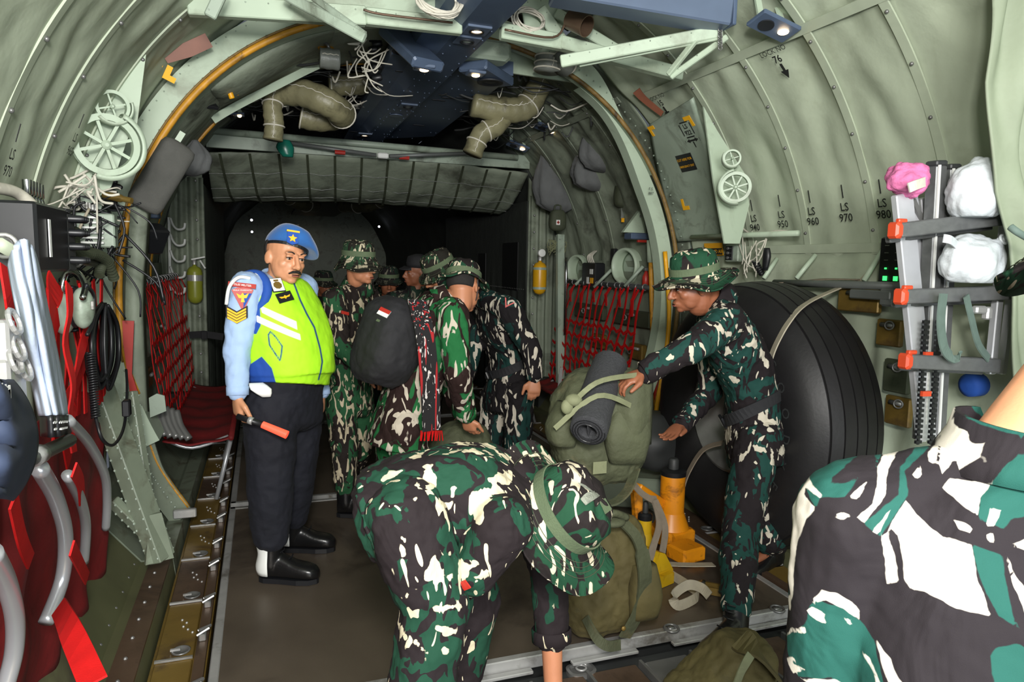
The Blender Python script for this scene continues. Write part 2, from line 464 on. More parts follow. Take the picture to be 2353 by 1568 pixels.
# ================================================================== SETTING
RW, ZC = 1.94, 1.30
def ring_pt(r, a, y):        # a = 0 on the right, 90 deg overhead, 180 left
    return V((r*math.cos(a), y, ZC+r*math.sin(a)))
def hull_profile(t):
    """t 0..1 from the right sill over the top to the left sill, returns x,z,normal"""
    # lower wall, crown, lower wall
    if t < .15:
        k = t/.15; z = .30+k*(ZC-.30); return V((1.90+.04*k, 0, z)), V((-1, 0, 0))
    if t > .85:
        k = (1-t)/.15; z = .30+k*(ZC-.30); return V((-1.90-.04*k, 0, z)), V((1, 0, 0))
    a = (t-.15)/.7*PI
    return V((RW*math.cos(a), 0, ZC+RW*math.sin(a))), V((-math.cos(a), 0, -math.sin(a)))
def liner(t0, t1, y0, y1, ribs, nu, nv, amp=.02, wr=.016, seed=0, grow=0):
    def fn(u, v):
        t = t0+(t1-t0)*u; y = y0+(y1-y0)*v
        p, n = hull_profile(t)
        d = 1.0
        for i in range(len(ribs)-1):
            if ribs[i] <= y <= ribs[i+1]:
                d = math.sin(PI*(y-ribs[i])/(ribs[i+1]-ribs[i]))
        s = t*8.4
        w = mnoise.noise(V((s*1.3+y*1.1+seed, y*3.2-s*.8, seed*3.3)))*wr*1.8 + mnoise.noise(V((s*4+y*3, y*8-s*2.2, seed+4)))*wr*.8
        w += abs(mnoise.noise(V((s*2.0-y*2.5, y*2.2+s*2.0, seed+9))))*wr*.8
        q = p-n*0; q.y = y
        return q+n*(-amp*d*.8+w*(.25+.75*d))+n*(grow*(y-y0))
    return MB().grid(fn, nu, nv)

RIBS_R = [.6, 1.05, 1.48, 1.90, 2.33, 2.76, 3.23, 3.72, 4.3]
RIBS_L = [.6, 1.1, 1.6, 2.1, 2.62, 3.1, 3.62, 4.2]
wr_ = struct('wall_right', liner(0, .40, .4, 4.38, RIBS_R, 90, 170, wr=.024, seed=1), M['liner'], smooth=True, mods=[SOL(.012)])
wl_ = struct('wall_left', liner(.60, 1, .4, 4.3, RIBS_L, 90, 160, wr=.022, seed=5), M['liner'], smooth=True, mods=[SOL(.012)])
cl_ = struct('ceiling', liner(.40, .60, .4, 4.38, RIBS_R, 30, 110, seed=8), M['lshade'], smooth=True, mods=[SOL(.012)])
# forward of the ramp arch
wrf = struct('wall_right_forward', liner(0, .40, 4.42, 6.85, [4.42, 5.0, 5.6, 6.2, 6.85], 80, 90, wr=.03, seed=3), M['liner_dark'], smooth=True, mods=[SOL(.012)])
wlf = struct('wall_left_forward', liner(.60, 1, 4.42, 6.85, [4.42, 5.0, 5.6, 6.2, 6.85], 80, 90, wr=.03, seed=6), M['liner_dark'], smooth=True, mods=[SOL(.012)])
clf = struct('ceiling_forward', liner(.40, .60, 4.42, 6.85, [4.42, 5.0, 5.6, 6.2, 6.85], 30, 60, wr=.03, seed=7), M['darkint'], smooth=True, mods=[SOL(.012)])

def rib_strap(parent, y, a0, a1, w=.045, m='strap_liner', snaps=7, side=1):
    pts = [ring_pt(RW-.012, a0+(a1-a0)*i/40, y) for i in range(41)]
    s = obj('liner_strap', MB().ribbon(pts, w, .008, (0, 1, 0)), M[m], parent, smooth=False)
    mb = MB()
    for k in range(snaps):
        a = a0+(a1-a0)*(k+.5)/snaps
        p = ring_pt(RW-.02, a, y); mb.ell(p, .009, n=8, m=6)
    obj('snap_button', mb, M['steel'], s, smooth=True)
D = math.radians
for y in RIBS_R[1:-1]: rib_strap(wr_, y, D(10), D(62))
for y in RIBS_L[1:-1]: rib_strap(wl_, y, D(170), D(118))
for y in (5.0, 5.6, 6.2):
    rib_strap(wrf, y, D(6), D(70), m='liner_dark'); rib_strap(wlf, y, D(174), D(120), m='liner_dark')
# horizontal seam bands along the hull
for (pr, a, y0, y1, m) in ((wr_, D(45.5), .5, 4.3, 'strap_liner'), (wr_, D(11), .5, 4.3, 'strap_liner'), (wl_, D(168), .5, 4.2, 'strap_liner'), (wrf, D(47), 4.5, 6.8, 'liner_dark'), (wrf, D(8), 4.5, 6.8, 'liner_dark')):
    p = ring_pt(RW-.016, a, 0)
    up = V((math.sin(a), 0, -math.cos(a)))
    obj('seam_band', MB().ribbon([(p.x, y0+(y1-y0)*i/12, p.z) for i in range(13)], .05, .007, up), M[m], pr)
# hanging pleated curtains on the lower walls
def pleats(x, y0, y1, z0, z1, seed, amp=.03, side=-1):
    def fn(u, v):
        y = y0+(y1-y0)*u; z = z0+(z1-z0)*v
        w = math.sin(y*24+math.sin(y*9+seed)*1.6+seed)*amp*(1-.5*v)*(.6+.4*math.sin(y*5+seed))+mnoise.noise(V((y*5, z*2.5, seed)))*amp*.8
        return V((x+side*(.02+w*.6+.02*(1-v)), y, z))
    return MB().grid(fn, int((y1-y0)*70), 16)
struct('lower_curtain', pleats(1.92, .6, 4.3, .35, 1.64, 1), M['liner'], wr_, smooth=True, mods=[SOL(.008)])
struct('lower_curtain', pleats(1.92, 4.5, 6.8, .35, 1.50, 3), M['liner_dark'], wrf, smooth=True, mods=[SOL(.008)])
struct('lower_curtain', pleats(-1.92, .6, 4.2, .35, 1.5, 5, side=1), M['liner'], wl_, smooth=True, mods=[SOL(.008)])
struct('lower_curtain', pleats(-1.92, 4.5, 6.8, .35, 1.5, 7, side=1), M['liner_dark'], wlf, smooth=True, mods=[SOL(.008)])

# floor: dark structure under everything, sills, gold rail plates
fl = struct('floor', MB().box((0, 6.5, -.16), (3.9, 14, .08)), M['darkgrey'])
# side sills: sloped olive panel on the left, plain on the right
def sill(s, y0, y1):
    m = MB()
    prof = [(1.92, .34), (1.86, .30), (1.66, .045), (1.62, .045), (1.60, .06), (1.52, .06), (1.50, -.12), (1.92, -.12)]
    m.rings([[V((s*x, y, z)) for x, z in prof] for y in (y0, y1)])
    return m
sl = struct('trim_1', sill(-1, .3, 3.72), M['olivefloor'])
obj('ledge', MB().box((-1.565, 2.0, .066), (.09, 3.4, .012)), M['brownplate'], sl)
mb = MB()
for k in range(7):
    mb.ribbon([(-1.90, .9+k*.45, .315), (-1.68, .9+k*.45, .055)], .03, .012, (0, 1, 0))
obj('sill_rib', mb, M['olivefloor'], sl)
mb = MB()
for k in range(22):
    for x, z in ((-1.85, .275), (-1.68, .065), (-1.57, .075)): mb.ell((x, .5+k*.15, z), .008, n=6, m=4)
obj('rivet', mb, M['steel'], sl)
struct('trim_2', sill(1, .3, 6.8), M['olivefloor'])
struct('trim_3', sill(-1, 3.74, 6.8), M['frame'])
# gold rail plates with tie-down cups, left and right
def rail(s, name):
    r = struct(name, MB().box((s*1.40, 4.6, -.05), (.20, 8.6, .06)), M['gold'])
    y = .4; k = 0
    while y < 8.6:
        m = M['gold'] if k % 3 else M['brownplate']
        q = MB().box((s*1.42, y+.24, -.012), (.135, .47, .018), bev=.004)
        pl = obj('rail_plate', q, m, r)
        mb = MB(); mb.lathe([(.034, 0), (.036, .006), (.030, .008), (.026, -.002)], (s*1.40, y+.06, -.002), (0, 0, 1), 20)
        obj('tie_down_cup', mb, M['steel'], pl, smooth=True)
        mb = MB(); mb.bar((s*1.42-.018, y+.06, .008), (s*1.42+.018, y+.06, .008), .010, .008)
        obj('tie_down_bar', mb, M['alu'], pl)
        mb = MB()
        for a in range(5): mb.ell((s*(1.37+.02*(a % 3)+.03*(a//3)), y+.2+.03*a, -.002), .006, n=6, m=4)
        obj('rivet', mb, M['alu'], pl, smooth=True)
        mb = MB().box((s*1.42, y+.002, .0), (.135, .012, .008)); obj('plate_edge', mb, M['alu'], pl)
        y += .485; k += 1
    return r
rl = rail(-1, 'trim_4'); rr_ = rail(1, 'trim_5')
struct('trim_6', MB().box((-1.325, 4.6, -.03), (.04, 8.6, .07)), M['brownplate'])
struct('trim_7', MB().box((1.325, 4.6, -.03), (.04, 8.6, .07)), M['brownplate'])
# latches on the rail
for k in range(14):
    y = 1.2+k*.34+(.05 if k % 2 else 0)
    m = MB(); m.box((-1.325, y, .018), (.028, .05, .03), bev=.004); m.tube([(-1.345, y-.02, .03), (-1.30, y-.01, .05), (-1.295, y+.012, .05), (-1.34, y+.022, .03)], .006, 6); m.tube([(-1.345, y+.03, .025), (-1.30, y+.04, .035)], .006, 6)
    one('rail_latch', m, M['steel'], 'steel cargo latch on the left floor rail, %s of the row to the camera' % ORD[k], 'latch', 'steel latches along the left floor rail')

# cargo pallets
PW = 1.285
def pallet(y0, y1, label, rings=True):
    t = thing('cargo_pallet', (0, (y0+y1)/2, -.06), label, 'pallet')
    obj('deck', MB().box((0, (y0+y1)/2, -.03), (2*PW-.06, y1-y0-.06, .055)), M['deck'], t)
    for a, b in (((-PW, y0+.017), (PW, y0+.017)), ((-PW, y1-.017), (PW, y1-.017)), ((-PW+.017, y0), (-PW+.017, y1)), ((PW-.017, y0), (PW-.017, y1))):
        rim = obj('rim', MB().bar((*a, -.024), (*b, -.024), .036, .052, (0, 0, 1), .004), M['alu'], t)
        if abs(a[1]-b[1]) < 1e-3:
            for k in range(5):
                x = -1.12+k*.56
                q = MB(); s = -1 if a[1] == y0+.017 else 1
                q.torus(.030, .006, (x, a[1]-.004, .004), (0, s*.05, 1), 20, 6)
                q.box((x, a[1]+s*.0, .002), (.03, .02, .012))
                obj('tie_down_ring', q, M['steel'], t, smooth=True)
    # hinged lip segments
    for k in range(6):
        x = -PW+.22+k*.43
        obj('lip', MB().box((x, y0-.022, -.045), (.30 if k % 2 else .22, .03, .014), bev=.003), M['alu'], t)
    return t
pallet(2.42, 4.55, 'nearest dark cargo pallet deck with bright metal rim')
pallet(4.62, 6.75, 'second cargo pallet just beyond the man in the lime vest')
pallet(6.82, 8.95, 'dim far cargo pallet between the wheel well walls')
# aft roller floor, lower than the pallets
af = struct('floor_ramp', MB().box((0, 1.2, -.10), (2.6, 2.42, .03)), M['darkgrey'])
for k in range(11):
    x = -1.2+k*.24
    obj('floor_strip', MB().box((x, 1.25, -.08), (.20, 2.2, .02), bev=.004), M['steel'] if k % 3 == 1 else M['brownplate'], af)
for k in range(11):
    x = -1.08+k*.24
    obj('floor_track', MB().bar((x, .2, -.07), (x, 2.35, -.07), .012, .03), M['steel'], af)
for k, (x, y) in enumerate(((.56, 1.86), (.56, 1.3), (.1, 1.5), (.95, 1.9))):
    m = MB().tube([(x-.055, y, -.04), (x+.055, y, -.04)], .028, 16)
    one('floor_roller', m, M['alu'], ['short metal conveyor roller set in the floor beside the olive duffel bag', 'floor roller closest to the camera', 'floor roller left of the roller beside the duffel bag', 'floor roller hidden under the duffel bag'][k], 'roller', 'floor rollers', angle=40)
c0 = PZ(1335, 1545, -.08)
t = thing('floor_tie_down', (c0.x, c0.y, -.09), 'recessed oval tie-down ring in the floor beside the bending soldier arm', 'tie-down ring')
m = MB().eloft([((c0.x, c0.y, -.085), (.06, 0, 0), (0, .045, 0)), ((c0.x, c0.y, -.066), (.06, 0, 0), (0, .045, 0)), ((c0.x, c0.y, -.064), (.048, 0, 0), (0, .034, 0)), ((c0.x, c0.y, -.074), (.04, 0, 0), (0, .03, 0))], 28, p=3)
obj('cup', m, M['steel'], t, angle=40); obj('ring', MB().torus(.02, .005, (c0.x, c0.y, -.062), (0, 0, 1), 18, 6), M['alu'], t, smooth=True)

# ------------------------------------------------------------------ ramp arch
def arch_r(a, base=1.78):
    """flattened over the top"""
    return base-.11*max(0, math.sin(a))**6
def arc(base, y, a0, a1, n=60):
    return [ring_pt(arch_r(D(a0+(a1-a0)*i/n), base), D(a0+(a1-a0)*i/n), y) for i in range(n+1)]
def arch_band(b0, b1, y0, y1, a0, a1, n=70):
    m = MB(); rr = []
    for i in range(n+1):
        a = D(a0+(a1-a0)*i/n)
        r0, r1 = arch_r(a, b0), arch_r(a, b1)
        rr.append([ring_pt(r0, a, y0), ring_pt(r1, a, y0), ring_pt(r1, a, y1), ring_pt(r0, a, y1)])
    return m.rings(rr)
t_arch = struct('trim_8', arch_band(1.785, 1.92, 4.18, 4.42, 100, 205), M['pale'])
def sstep(x): x = max(0, min(1, x)); return x*x*(3-2*x)
def var_band(f0, f1, y0, y1, a0, a1, n=70):
    rr = []
    for i in range(n+1):
        d = a0+(a1-a0)*i/n; a = D(d); r0, r1 = arch_r(a, f0(d)), arch_r(a, f1(d))
        rr.append([ring_pt(r0, a, y0), ring_pt(r1, a, y0), ring_pt(r1, a, y1), ring_pt(r0, a, y1)])
    return MB().rings(rr)
obj('frame_face', var_band(lambda d: 1.785, lambda d: 1.80+.13*sstep((d-42)/16), 4.38, 4.46, 30, 100), M['pale'], t_arch)
obj('inner_flange', var_band(lambda d: 1.772-.10*sstep((52-d)/26), lambda d: 1.775, 4.42, 4.52, -26, 56), M['pale'], t_arch)
obj('seal', MB().tube(arc(1.785, 4.175, 196, 100), .018, 8), M['seal'], t_arch, smooth=True)
obj('seal', MB().tube(arc(1.785, 4.375, -20, 100), .016, 8), M['sealrust'], t_arch, smooth=True)
obj('seal', MB().tube(arc(1.805, 4.165, 190, 100), .006, 6), M['sealrust'], t_arch, smooth=True)
# padded soffit inside the left half of the arch
def soffit(u, v):
    a = D(92+100*u); y = 4.2+.95*v
    r = arch_r(a, 1.80)-.03*v+mnoise.noise(V((u*7, v*3, 2)))*.03+mnoise.noise(V((u*19, v*5, 5)))*.012
    return ring_pt(r, a, y)
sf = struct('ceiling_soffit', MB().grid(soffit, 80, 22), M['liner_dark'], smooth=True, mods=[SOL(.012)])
obj('seal', MB().tube(arc(1.775, 5.16, 185, 96), .014, 8), M['seal'], sf, smooth=True)
m = MB()
for i in range(46):
    a = 106+i*1.9; m.ell(ring_pt(arch_r(D(a), 1.81), D(a), 4.172), .006, n=6, m=4); m.ell(ring_pt(arch_r(D(a), 1.90), D(a), 4.175), .004, n=6, m=4)
obj('rivet', m, M['pale2'], t_arch)
m = MB()
for i in range(50):
    a = -10+i*1.9; m.ell(ring_pt(arch_r(D(a), 1.845), D(a), 4.372), .006, n=6, m=4)
obj('rivet', m, M['pale2'], t_arch)
# arched pocket sewn in the soffit
def pk(u, v):
    a = D(112+26*u); y = 4.35+.55*v
    dome = math.sin(PI*min(1, max(0, u)))**.6*math.sin(PI*v)**.6
    return ring_pt(arch_r(a, 1.80)-.02-.12*dome*u, a, y)
obj('padded_hump', MB().grid(pk, 20, 14), M['liner_dark'], sf, smooth=True, mods=[SOL(.01)])
rimp = [ring_pt(arch_r(D(112+28*k/12), 1.80)-.035-.05*math.sin(PI*k/12), D(112+28*k/12), 4.98) for k in range(13)]
obj('hump_rim', MB().ribbon(rimp, .05, .012, (0, -.4, 1)), M['pale'], sf)

# deep frame behind the seal on the left foot, ramp truss with rivets
def plate_beam(a, b, w, t, m, rivets=0, name='ramp_strut', parent=None, up=(0, 1, 0)):
    mb = MB().bar(a, b, t, w, up, .004); o = obj(name, mb, m, parent)
    if rivets:
        mb = MB(); a, b = V(a), V(b); F = frame(b-a, up)
        for k in range(rivets):
            for s in (-1, 1):
                for q in (-1, 1): mb.ell(a+(b-a)*((k+.5)/rivets)+F@V((q*t/2, s*w*.4, 0)), .006, n=6, m=4)
        obj('rivet', mb, M['pale2'], o)
    return o
tr = thing('ramp_truss', (-1.68, 3.6, .02), 'riveted pale green diagonal ramp truss left of the man in the lime vest', 'truss')
a1, b1 = P(222, 870, 3.45), P(372, 1285, 3.40)
plate_beam(a1, b1, .07, .10, M['frame'], 18, 'main_strut', tr, (1, -.6, 0))
plate_beam(P(300, 900, 3.6), P(355, 1265, 3.45), .05, .04, M['frame'], 16, 'side_strut', tr, (1, -.6, 0))
plate_beam(P(258, 1150, 3.4), P(370, 1262, 3.42), .05, .04, M['frame'], 8, 'foot_strut', tr, (1, -.6, 0))
m = MB()
m.prism([(-.06, 0), (.06, 0), (.02, .22), (-.03, .22)], P(366, 1290, 3.38), frame((.45, -1, .1)), .02)
obj('foot_plate', m, M['frame'], tr)
# curved arch foot by the floor
ft = thing('arch_foot', (-1.62, 4.2, 0), 'grey riveted arch foot ending in a hook plate at the left floor rail', 'arch foot')
pts = [P(322, 1010, 4.25), P(345, 1080, 4.25), P(375, 1130, 4.25), P(420, 1190, 4.25)]
obj('web', MB().ribbon(smooth_path(pts, 5), .13, .02, (0, 0, 1)), M['frame'], ft)
obj('edge_seal', MB().tube(smooth_path([p+V((.03, 0, .06)) for p in pts], 5), .012, 8), M['seal'], ft, smooth=True)
m = MB()
for k, p in enumerate(smooth_path(pts, 6)): m.ell(p+V((-.01, -.02, .03)), .007, n=6, m=4)
obj('rivet', m, M['pale2'], ft)
obj('hook_plate', MB().box(P(425, 1180, 4.2), (.12, .03, .05), bev=.005), M['alu'], ft)

# ------------------------------------------------------------------ wheel well box and the hold beyond
def ww(s, nm):
    y0, y1 = 6.85, 10.3; x = s*1.55
    m = MB()
    def fn(u, v):
        y = y0+(y1-y0)*u; z = -.05+2.25*v
        if z < 1.25: w = .02*math.sin(y*20+math.sin(y*7)*2)
        else: w = .0
        return V((x-s*w*.5, y, z))
    m.grid(fn, 120, 14)
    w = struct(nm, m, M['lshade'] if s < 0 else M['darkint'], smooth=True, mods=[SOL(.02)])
    # return wall facing aft
    obj('return_wall', MB().box((s*1.76, 6.86, 1.2), (.42, .03, 2.6)), M['liner_dark'], w)
    def pf(u, v):
        xx = s*(1.54+.36*u); z = .05+2.2*v
        return V((xx, 6.83-.02*math.sin(u*26+v)-.01*mnoise.noise(V((u*5, v*6, 1))), z))
    obj('curtain', MB().grid(pf, 40, 20), M['liner_dark'], w, smooth=True, mods=[SOL(.006)])
    mb = MB()
    for k in range(12): mb.ell((s*1.60, 6.80, .35+k*.17), .012, n=8, m=6)
    obj('snap_button', mb, M['alu'], w, smooth=True)
    return w
wwr = ww(1, 'wall_right_wheel_well'); wwl = ww(-1, 'wall_left_wheel_well')
mb = MB()
for y in (7.05, 8.1): mb.box((1.535, y+.3, 1.5 if y > 8 else 1.52), (.01, .30 if y > 8 else .5, .34 if y > 8 else .52))
obj('notice_board', mb, M['blackpanel'], wwr)
mb = MB()
for k in range(60):
    mb.ell((1.53, 6.9+k*.056, 1.28), .006, n=6, m=4)
obj('snap_button', mb, M['steel'], wwr)
# sloping lintel of quilted panels crossed by straps
lt = thing('quilted_lintel', (0, 6.9, 2.15), 'long dark quilted panel crossed by straps over the corridor entrance', 'panel')
def lf(u, v):
    x = -1.5+3.0*u; zt = 2.52-.05*abs(x)**2*.5; cut = max(0, abs(x)-.95)
    y = 6.75+.9*v; z = zt-.36*v+cut*.0
    z += .012*math.sin(u*75)*math.sin(PI*v)+mnoise.noise(V((u*16, v*4, 1)))*.015
    return V((x, y, z-.08*math.sin(PI*v)))
obj('panel', MB().grid(lf, 110, 14), M['liner_dark'], lt, smooth=True, mods=[SOL(.015)])
for k in range(12):
    u = .05+.9*k/11
    pts = [lf(u+.03*(v/8-.5), v/8)+V((0, -.012, -.012)) for v in range(9)]
    obj('strap', MB().ribbon(pts, .022, .004, (1, 0, 0)), M['olivekit'], lt)
for k, v in enumerate((.25, .5, .75)):
    obj('lacing', MB().tube([lf(u/24, v)+V((0, -.012, -.012+.006*math.sin(u*3))) for u in range(25)], .003, 5), M['duct2'], lt)
struct('trim_9', MB().box((0, 6.74, 2.57), (3.0, .05, .13)), M['pale2'])
obj_tube = MB().tube([(-1.5, 6.68, 2.64), (1.35, 6.66, 2.60)], .030, 12)
one('cross_tube', obj_tube, M['pale2'], 'pale green tube running across above the quilted lintel', 'tube', smooth=True)
st = thing('tension_rod', (0, 6.5, 2.5), 'thin grey rod with red labels meeting at a central bracket under the blue panel', 'rod')
cb = P(880, 358, 6.45)
obj('rod', MB().tube([P(640, 325, 6.6), cb+V((-.06, 0, 0))], .018, 10), M['grey'], st, smooth=True)
obj('rod', MB().tube([cb+V((.06, 0, 0)), P(1090, 352, 6.6)], .018, 10), M['grey'], st, smooth=True)
obj('bracket', MB().box(cb, (.10, .04, .05), bev=.01), M['white'], st)
for px, py in ((782, 349), (930, 361)):
    p = P(px, py, 6.45); obj('red_label', MB().tube([p+V((-.045, .03, 0)), p+V((.045, .03, -.001))], .0195, 10), M['redpaint'], st)
# far hold: walls continue to the bulkhead
def far_liner(t0, t1, seed, nm, m):
    def fn(u, v):
        t = t0+(t1-t0)*u; y = 6.8+11.2*v; p, n = hull_profile(t); p.y = y
        return p+n*(.05*mnoise.noise(V((u*9, y*2.2, seed))))
    return struct(nm, MB().grid(fn, 30, 60), m, smooth=True, mods=[SOL(.02)])
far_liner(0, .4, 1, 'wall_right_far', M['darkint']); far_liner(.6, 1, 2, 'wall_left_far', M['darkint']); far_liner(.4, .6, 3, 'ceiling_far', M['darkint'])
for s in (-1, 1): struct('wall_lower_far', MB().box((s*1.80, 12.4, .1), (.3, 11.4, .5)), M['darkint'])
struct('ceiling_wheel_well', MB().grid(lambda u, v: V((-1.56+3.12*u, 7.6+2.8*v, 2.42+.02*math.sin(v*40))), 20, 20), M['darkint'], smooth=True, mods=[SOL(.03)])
struct('floor_far', MB().box((0, 13.3, -.05), (3.1, 9, .04)), M['deck'])
wf = struct('wall_front', MB().box((0, 18.0, 1.4), (3.9, .06, 3.4)), M['frame'])
for x in (-.62, -.50, -.22):
    obj('white_rail', MB().box((x, 17.9, 1.3), (.06, .04, 2.2)), M['white'], wf)
for y, s in ((17.85, 1),):
    m = MB()
    for k in range(5):
        z = .6+k*.3; m.tube(smooth_path([(-.9, y, z+.1), (-.84, y, z+.02), (-.80, y, z), (-.76, y, z+.05)], 4), .012, 6)
    obj('hook', m, M['white'], wf)
m = MB()
for k in range(24): m.ell((-.40+.0*k, 17.88, .3+k*.09), .008, n=6, m=4)
obj('rivet', m, M['white'], wf)
# ================================================================== OVERHEAD
def quad_slab(c, t):
    """slab between four corner points, thickness t upwards"""
    return MB().rings([[V(p) for p in c], [V(p)+V((0, 0, t)) for p in c]])
ob = thing('overhead_beam', (0, 5, 2.74), 'long slate blue overhead beam with lamps and wide side panels running along the ceiling', 'beam')
m = MB(); zb = 2.75
prof = [(-.09, 0), (.10, 0), (.13, .03), (.13, .16), (-.20, .16), (-.20, .07)]
m.rings([[V((x+.012*0, y, zb+z)) for x, z in prof] for y in (1.7, 7.4)])
obj('beam', m, M['blue'], ob)
wz = 2.80
cL, cR, fR, fL = V((-.30, 4.4, wz)), V((.54, 4.55, wz)), V((.58, 7.0, wz)), V((-.24, 7.8, wz))
obj('side_panel', quad_slab([cL, V((-.02, 4.4, wz)), V((-.02, 7.8, wz)), fL], .09), M['blue'], ob)
obj('side_panel', quad_slab([V((.10, 4.55, wz)), cR, fR, V((.10, 7.4, wz))], .09), M['blue'], ob)
m = MB()
for y in (4.7, 5.05, 5.7, 6.1, 6.8, 7.2):
    for x in [-.20+.05*k for k in range(16)]:
        if mnoise.noise(V((x*9, y*7, 0))) > -.1: m.ell((x, y, wz-.002 if abs(x) > .12 else zb-.002), .005, n=6, m=4)
for y in [3.6+.16*k for k in range(22)]:
    m.ell((-.06, y, zb-.001), .005, n=6, m=4); m.ell((.08, y, zb-.001), .005, n=6, m=4)
obj('rivet', m, M['blue2'], ob)
for x, y in ((-.16, 4.75), (.40, 5.3), (.25, 5.45), (.30, 5.35), (.32, 6.5), (-.18, 7.1)):
    sl_ = MB().eloft([((x, y, wz-.003), (.055, 0, 0), (0, .012, 0)), ((x, y, wz+.001), (.055, 0, 0), (0, .012, 0))], 20, p=4)
    obj('vent_slot', sl_, M['bluedark'], ob)
for nm, (x, y), r in (('round_cover', (.0, 5.9), .055),):
    obj(nm, MB().lathe([(r, 0), (r, .006), (r*.8, .008)], (x, y, zb-.008), (0, 0, 1), 24), M['blue2'], ob, angle=40)
for x, y, on in ((.0, 3.60, 1), (.0, 3.78, 0), (-.12, 6.9, 1), (.02, 5.5, 0)):
    lp = obj('lamp_housing', MB().box((x, y, zb-.004), (.13, .13, .014), bev=.004), M['blue2'], ob)
    obj('lamp_bezel', MB().torus(.034, .006, (x, y, zb-.013), (0, 0, 1), 20, 6), M['bluedark'], lp, smooth=True)
    obj('lamp_lens', MB().ell((x, y, zb-.010), (.028, .028, .006)), M['lamp'] if on else M['glass'], lp, smooth=True)
# speaker arms branching from the beam
for nm, a, b, lab in (('left', P(905, 75, 4.35), P(985, 150, 3.95), 'angled slate speaker arm with a lit lamp left of the overhead beam'), ('right', P(1150, 190, 4.6), P(1085, 150, 4.3), 'dark speaker arm with a small lamp right of the overhead beam')):
    c = (a+b)/2; t = thing('speaker_arm', c, lab, 'speaker')
    obj('housing', MB().bar(a, b, .20, .06, (0, 0, 1), .01), M['blue'], t)
    F = frame((0, 0, -1), (0, 1, 0))
    q = a*.62+b*.38
    sp = obj('speaker', MB().lathe([(.085, 0), (.085, .008), (.07, .01), (.05, .0), (.02, .006)], q+V((0, 0, -.035)), (0, 0, -1), 28), M['bluedark'], t, angle=40)
    q = a*.12+b*.88
    obj('lamp_housing', MB().box(q+V((0, 0, -.035)), (.11, .10, .02), bev=.005), M['blue2'], t)
    obj('lamp_lens', MB().ell(q+V((0, 0, -.05)), (.026, .026, .008)), M['lamp'], t, smooth=True)
m = MB(); m.lathe([(.10, 0), (.11, .02), (.11, .10), (.09, .12)], (-.05, 4.35, 2.80), (0, 0, 1), 6)
bx_ = MB().box((.12, 4.32, 2.86), (.60, .16, .12), bev=.02)
one('ceiling_box', bx_, M['pale2'], 'pale green ceiling box behind the overhead beam', 'box')
# second blue beam, upper right
b2 = thing('cross_beam', (.8, 3.0, 2.74), 'slate blue box beam end at the top right of the ceiling', 'beam')
a_, b_ = P(1270, -30, 3.15), P(1668, 38, 2.98)
obj('beam', MB().bar(a_, b_, .16, .13, (0, 0, 1), .008), M['blue2'], b2)
obj('end_cap', MB().box(b_, (.02, .15, .12), bev=.004), M['blue'], b2)
m = MB()
for k in range(9): m.ell(a_.lerp(b_, .05+k*.11)+V((0, -.068, -.02)), .006, n=6, m=4)
obj('rivet', m, M['blue2'], b2)
# pale green cross frame
def truss(name, segs, label, mm='pale', parent=None):
    c = V(segs[0][0]); t = thing(name, c, label, 'frame')
    for a, b, w, h in segs: 
        o = obj('member', MB().bar(a, b, w, h, (0, 0, 1), .005), M[mm], t)
        k = MB(); a, b = V(a), V(b); n = max(3, int((b-a).length/.09)); F = frame(b-a, (0, 0, 1))
        for i in range(n):
            k.ell(a.lerp(b, (i+.5)/n)+F@V((-w/2, h*.25, 0)), .004, n=6, m=4)
            k.ell(a.lerp(b, (i+.5)/n)+F@V((w/2, h*.25, 0)), .004, n=6, m=4)
        obj('rivet', k, M['pale2'], o)
    return t
truss('ceiling_cross_frame', [
    (P(430, 12, 3.6), P(840, 38, 3.6), .05, .09), (P(840, 38, 3.6), P(1060, 62, 3.6), .05, .08),
    (P(1150, 72, 3.6), P(1290, 98, 3.6), .05, .08), (P(1285, 98, 3.6), P(1565, 172, 3.6), .06, .07),
    (P(640, -14, 3.7), P(1060, -4, 3.7), .02, .20), (P(1240, 20, 3.7), P(1300, 110, 3.65), .03, .07),
    (P(1275, 30, 3.7), P(1420, 118, 3.62), .04, .06), (P(1200, 30, 3.72), P(1290, 20, 3.72), .02, .20)],
    'pale green riveted cross frame spanning the ceiling above the arch')
truss('ceiling_brace', [(P(482, 40, 3.3), P(515, -30, 3.3), .03, .05), (P(655, -12, 3.4), P(838, 88, 3.2), .03, .045), (P(700, -20, 3.4), P(838, 80, 3.2), .03, .03)],
      'grey green forked brace at the top left below the cross frame', 'pale2')
truss('ceiling_brace', [(P(1288, 142, 3.35), P(1660, 72, 3.0), .03, .06), (P(1330, 150, 3.35), P(1660, 86, 3.0), .02, .02), (P(1540, 178, 3.2), P(1672, 84, 3.0), .025, .03), (P(1535, 172, 3.2), P(1600, 90, 3.05), .025, .03)],
      'pale green forked brace at the upper right with a chain at its tip', 'pale')
m = MB()
for k in range(7):
    c = P(1655, 68+k*7, 2.98); m.torus(.011, .003, c, (1, .3, 0) if k % 2 else (0, 1, 0), 10, 5)
one('brace_chain', m, M['steel'], 'short steel chain hanging from the tip of the upper right brace', 'chain', smooth=True)
struct('trim_10', MB().prism([(0, 0), (.75, -.02), (.80, .12), (.5, .2), (0, .24)], P(1148, 165, 4.6), frame((0, -1, 0)), .02), M['pale'])
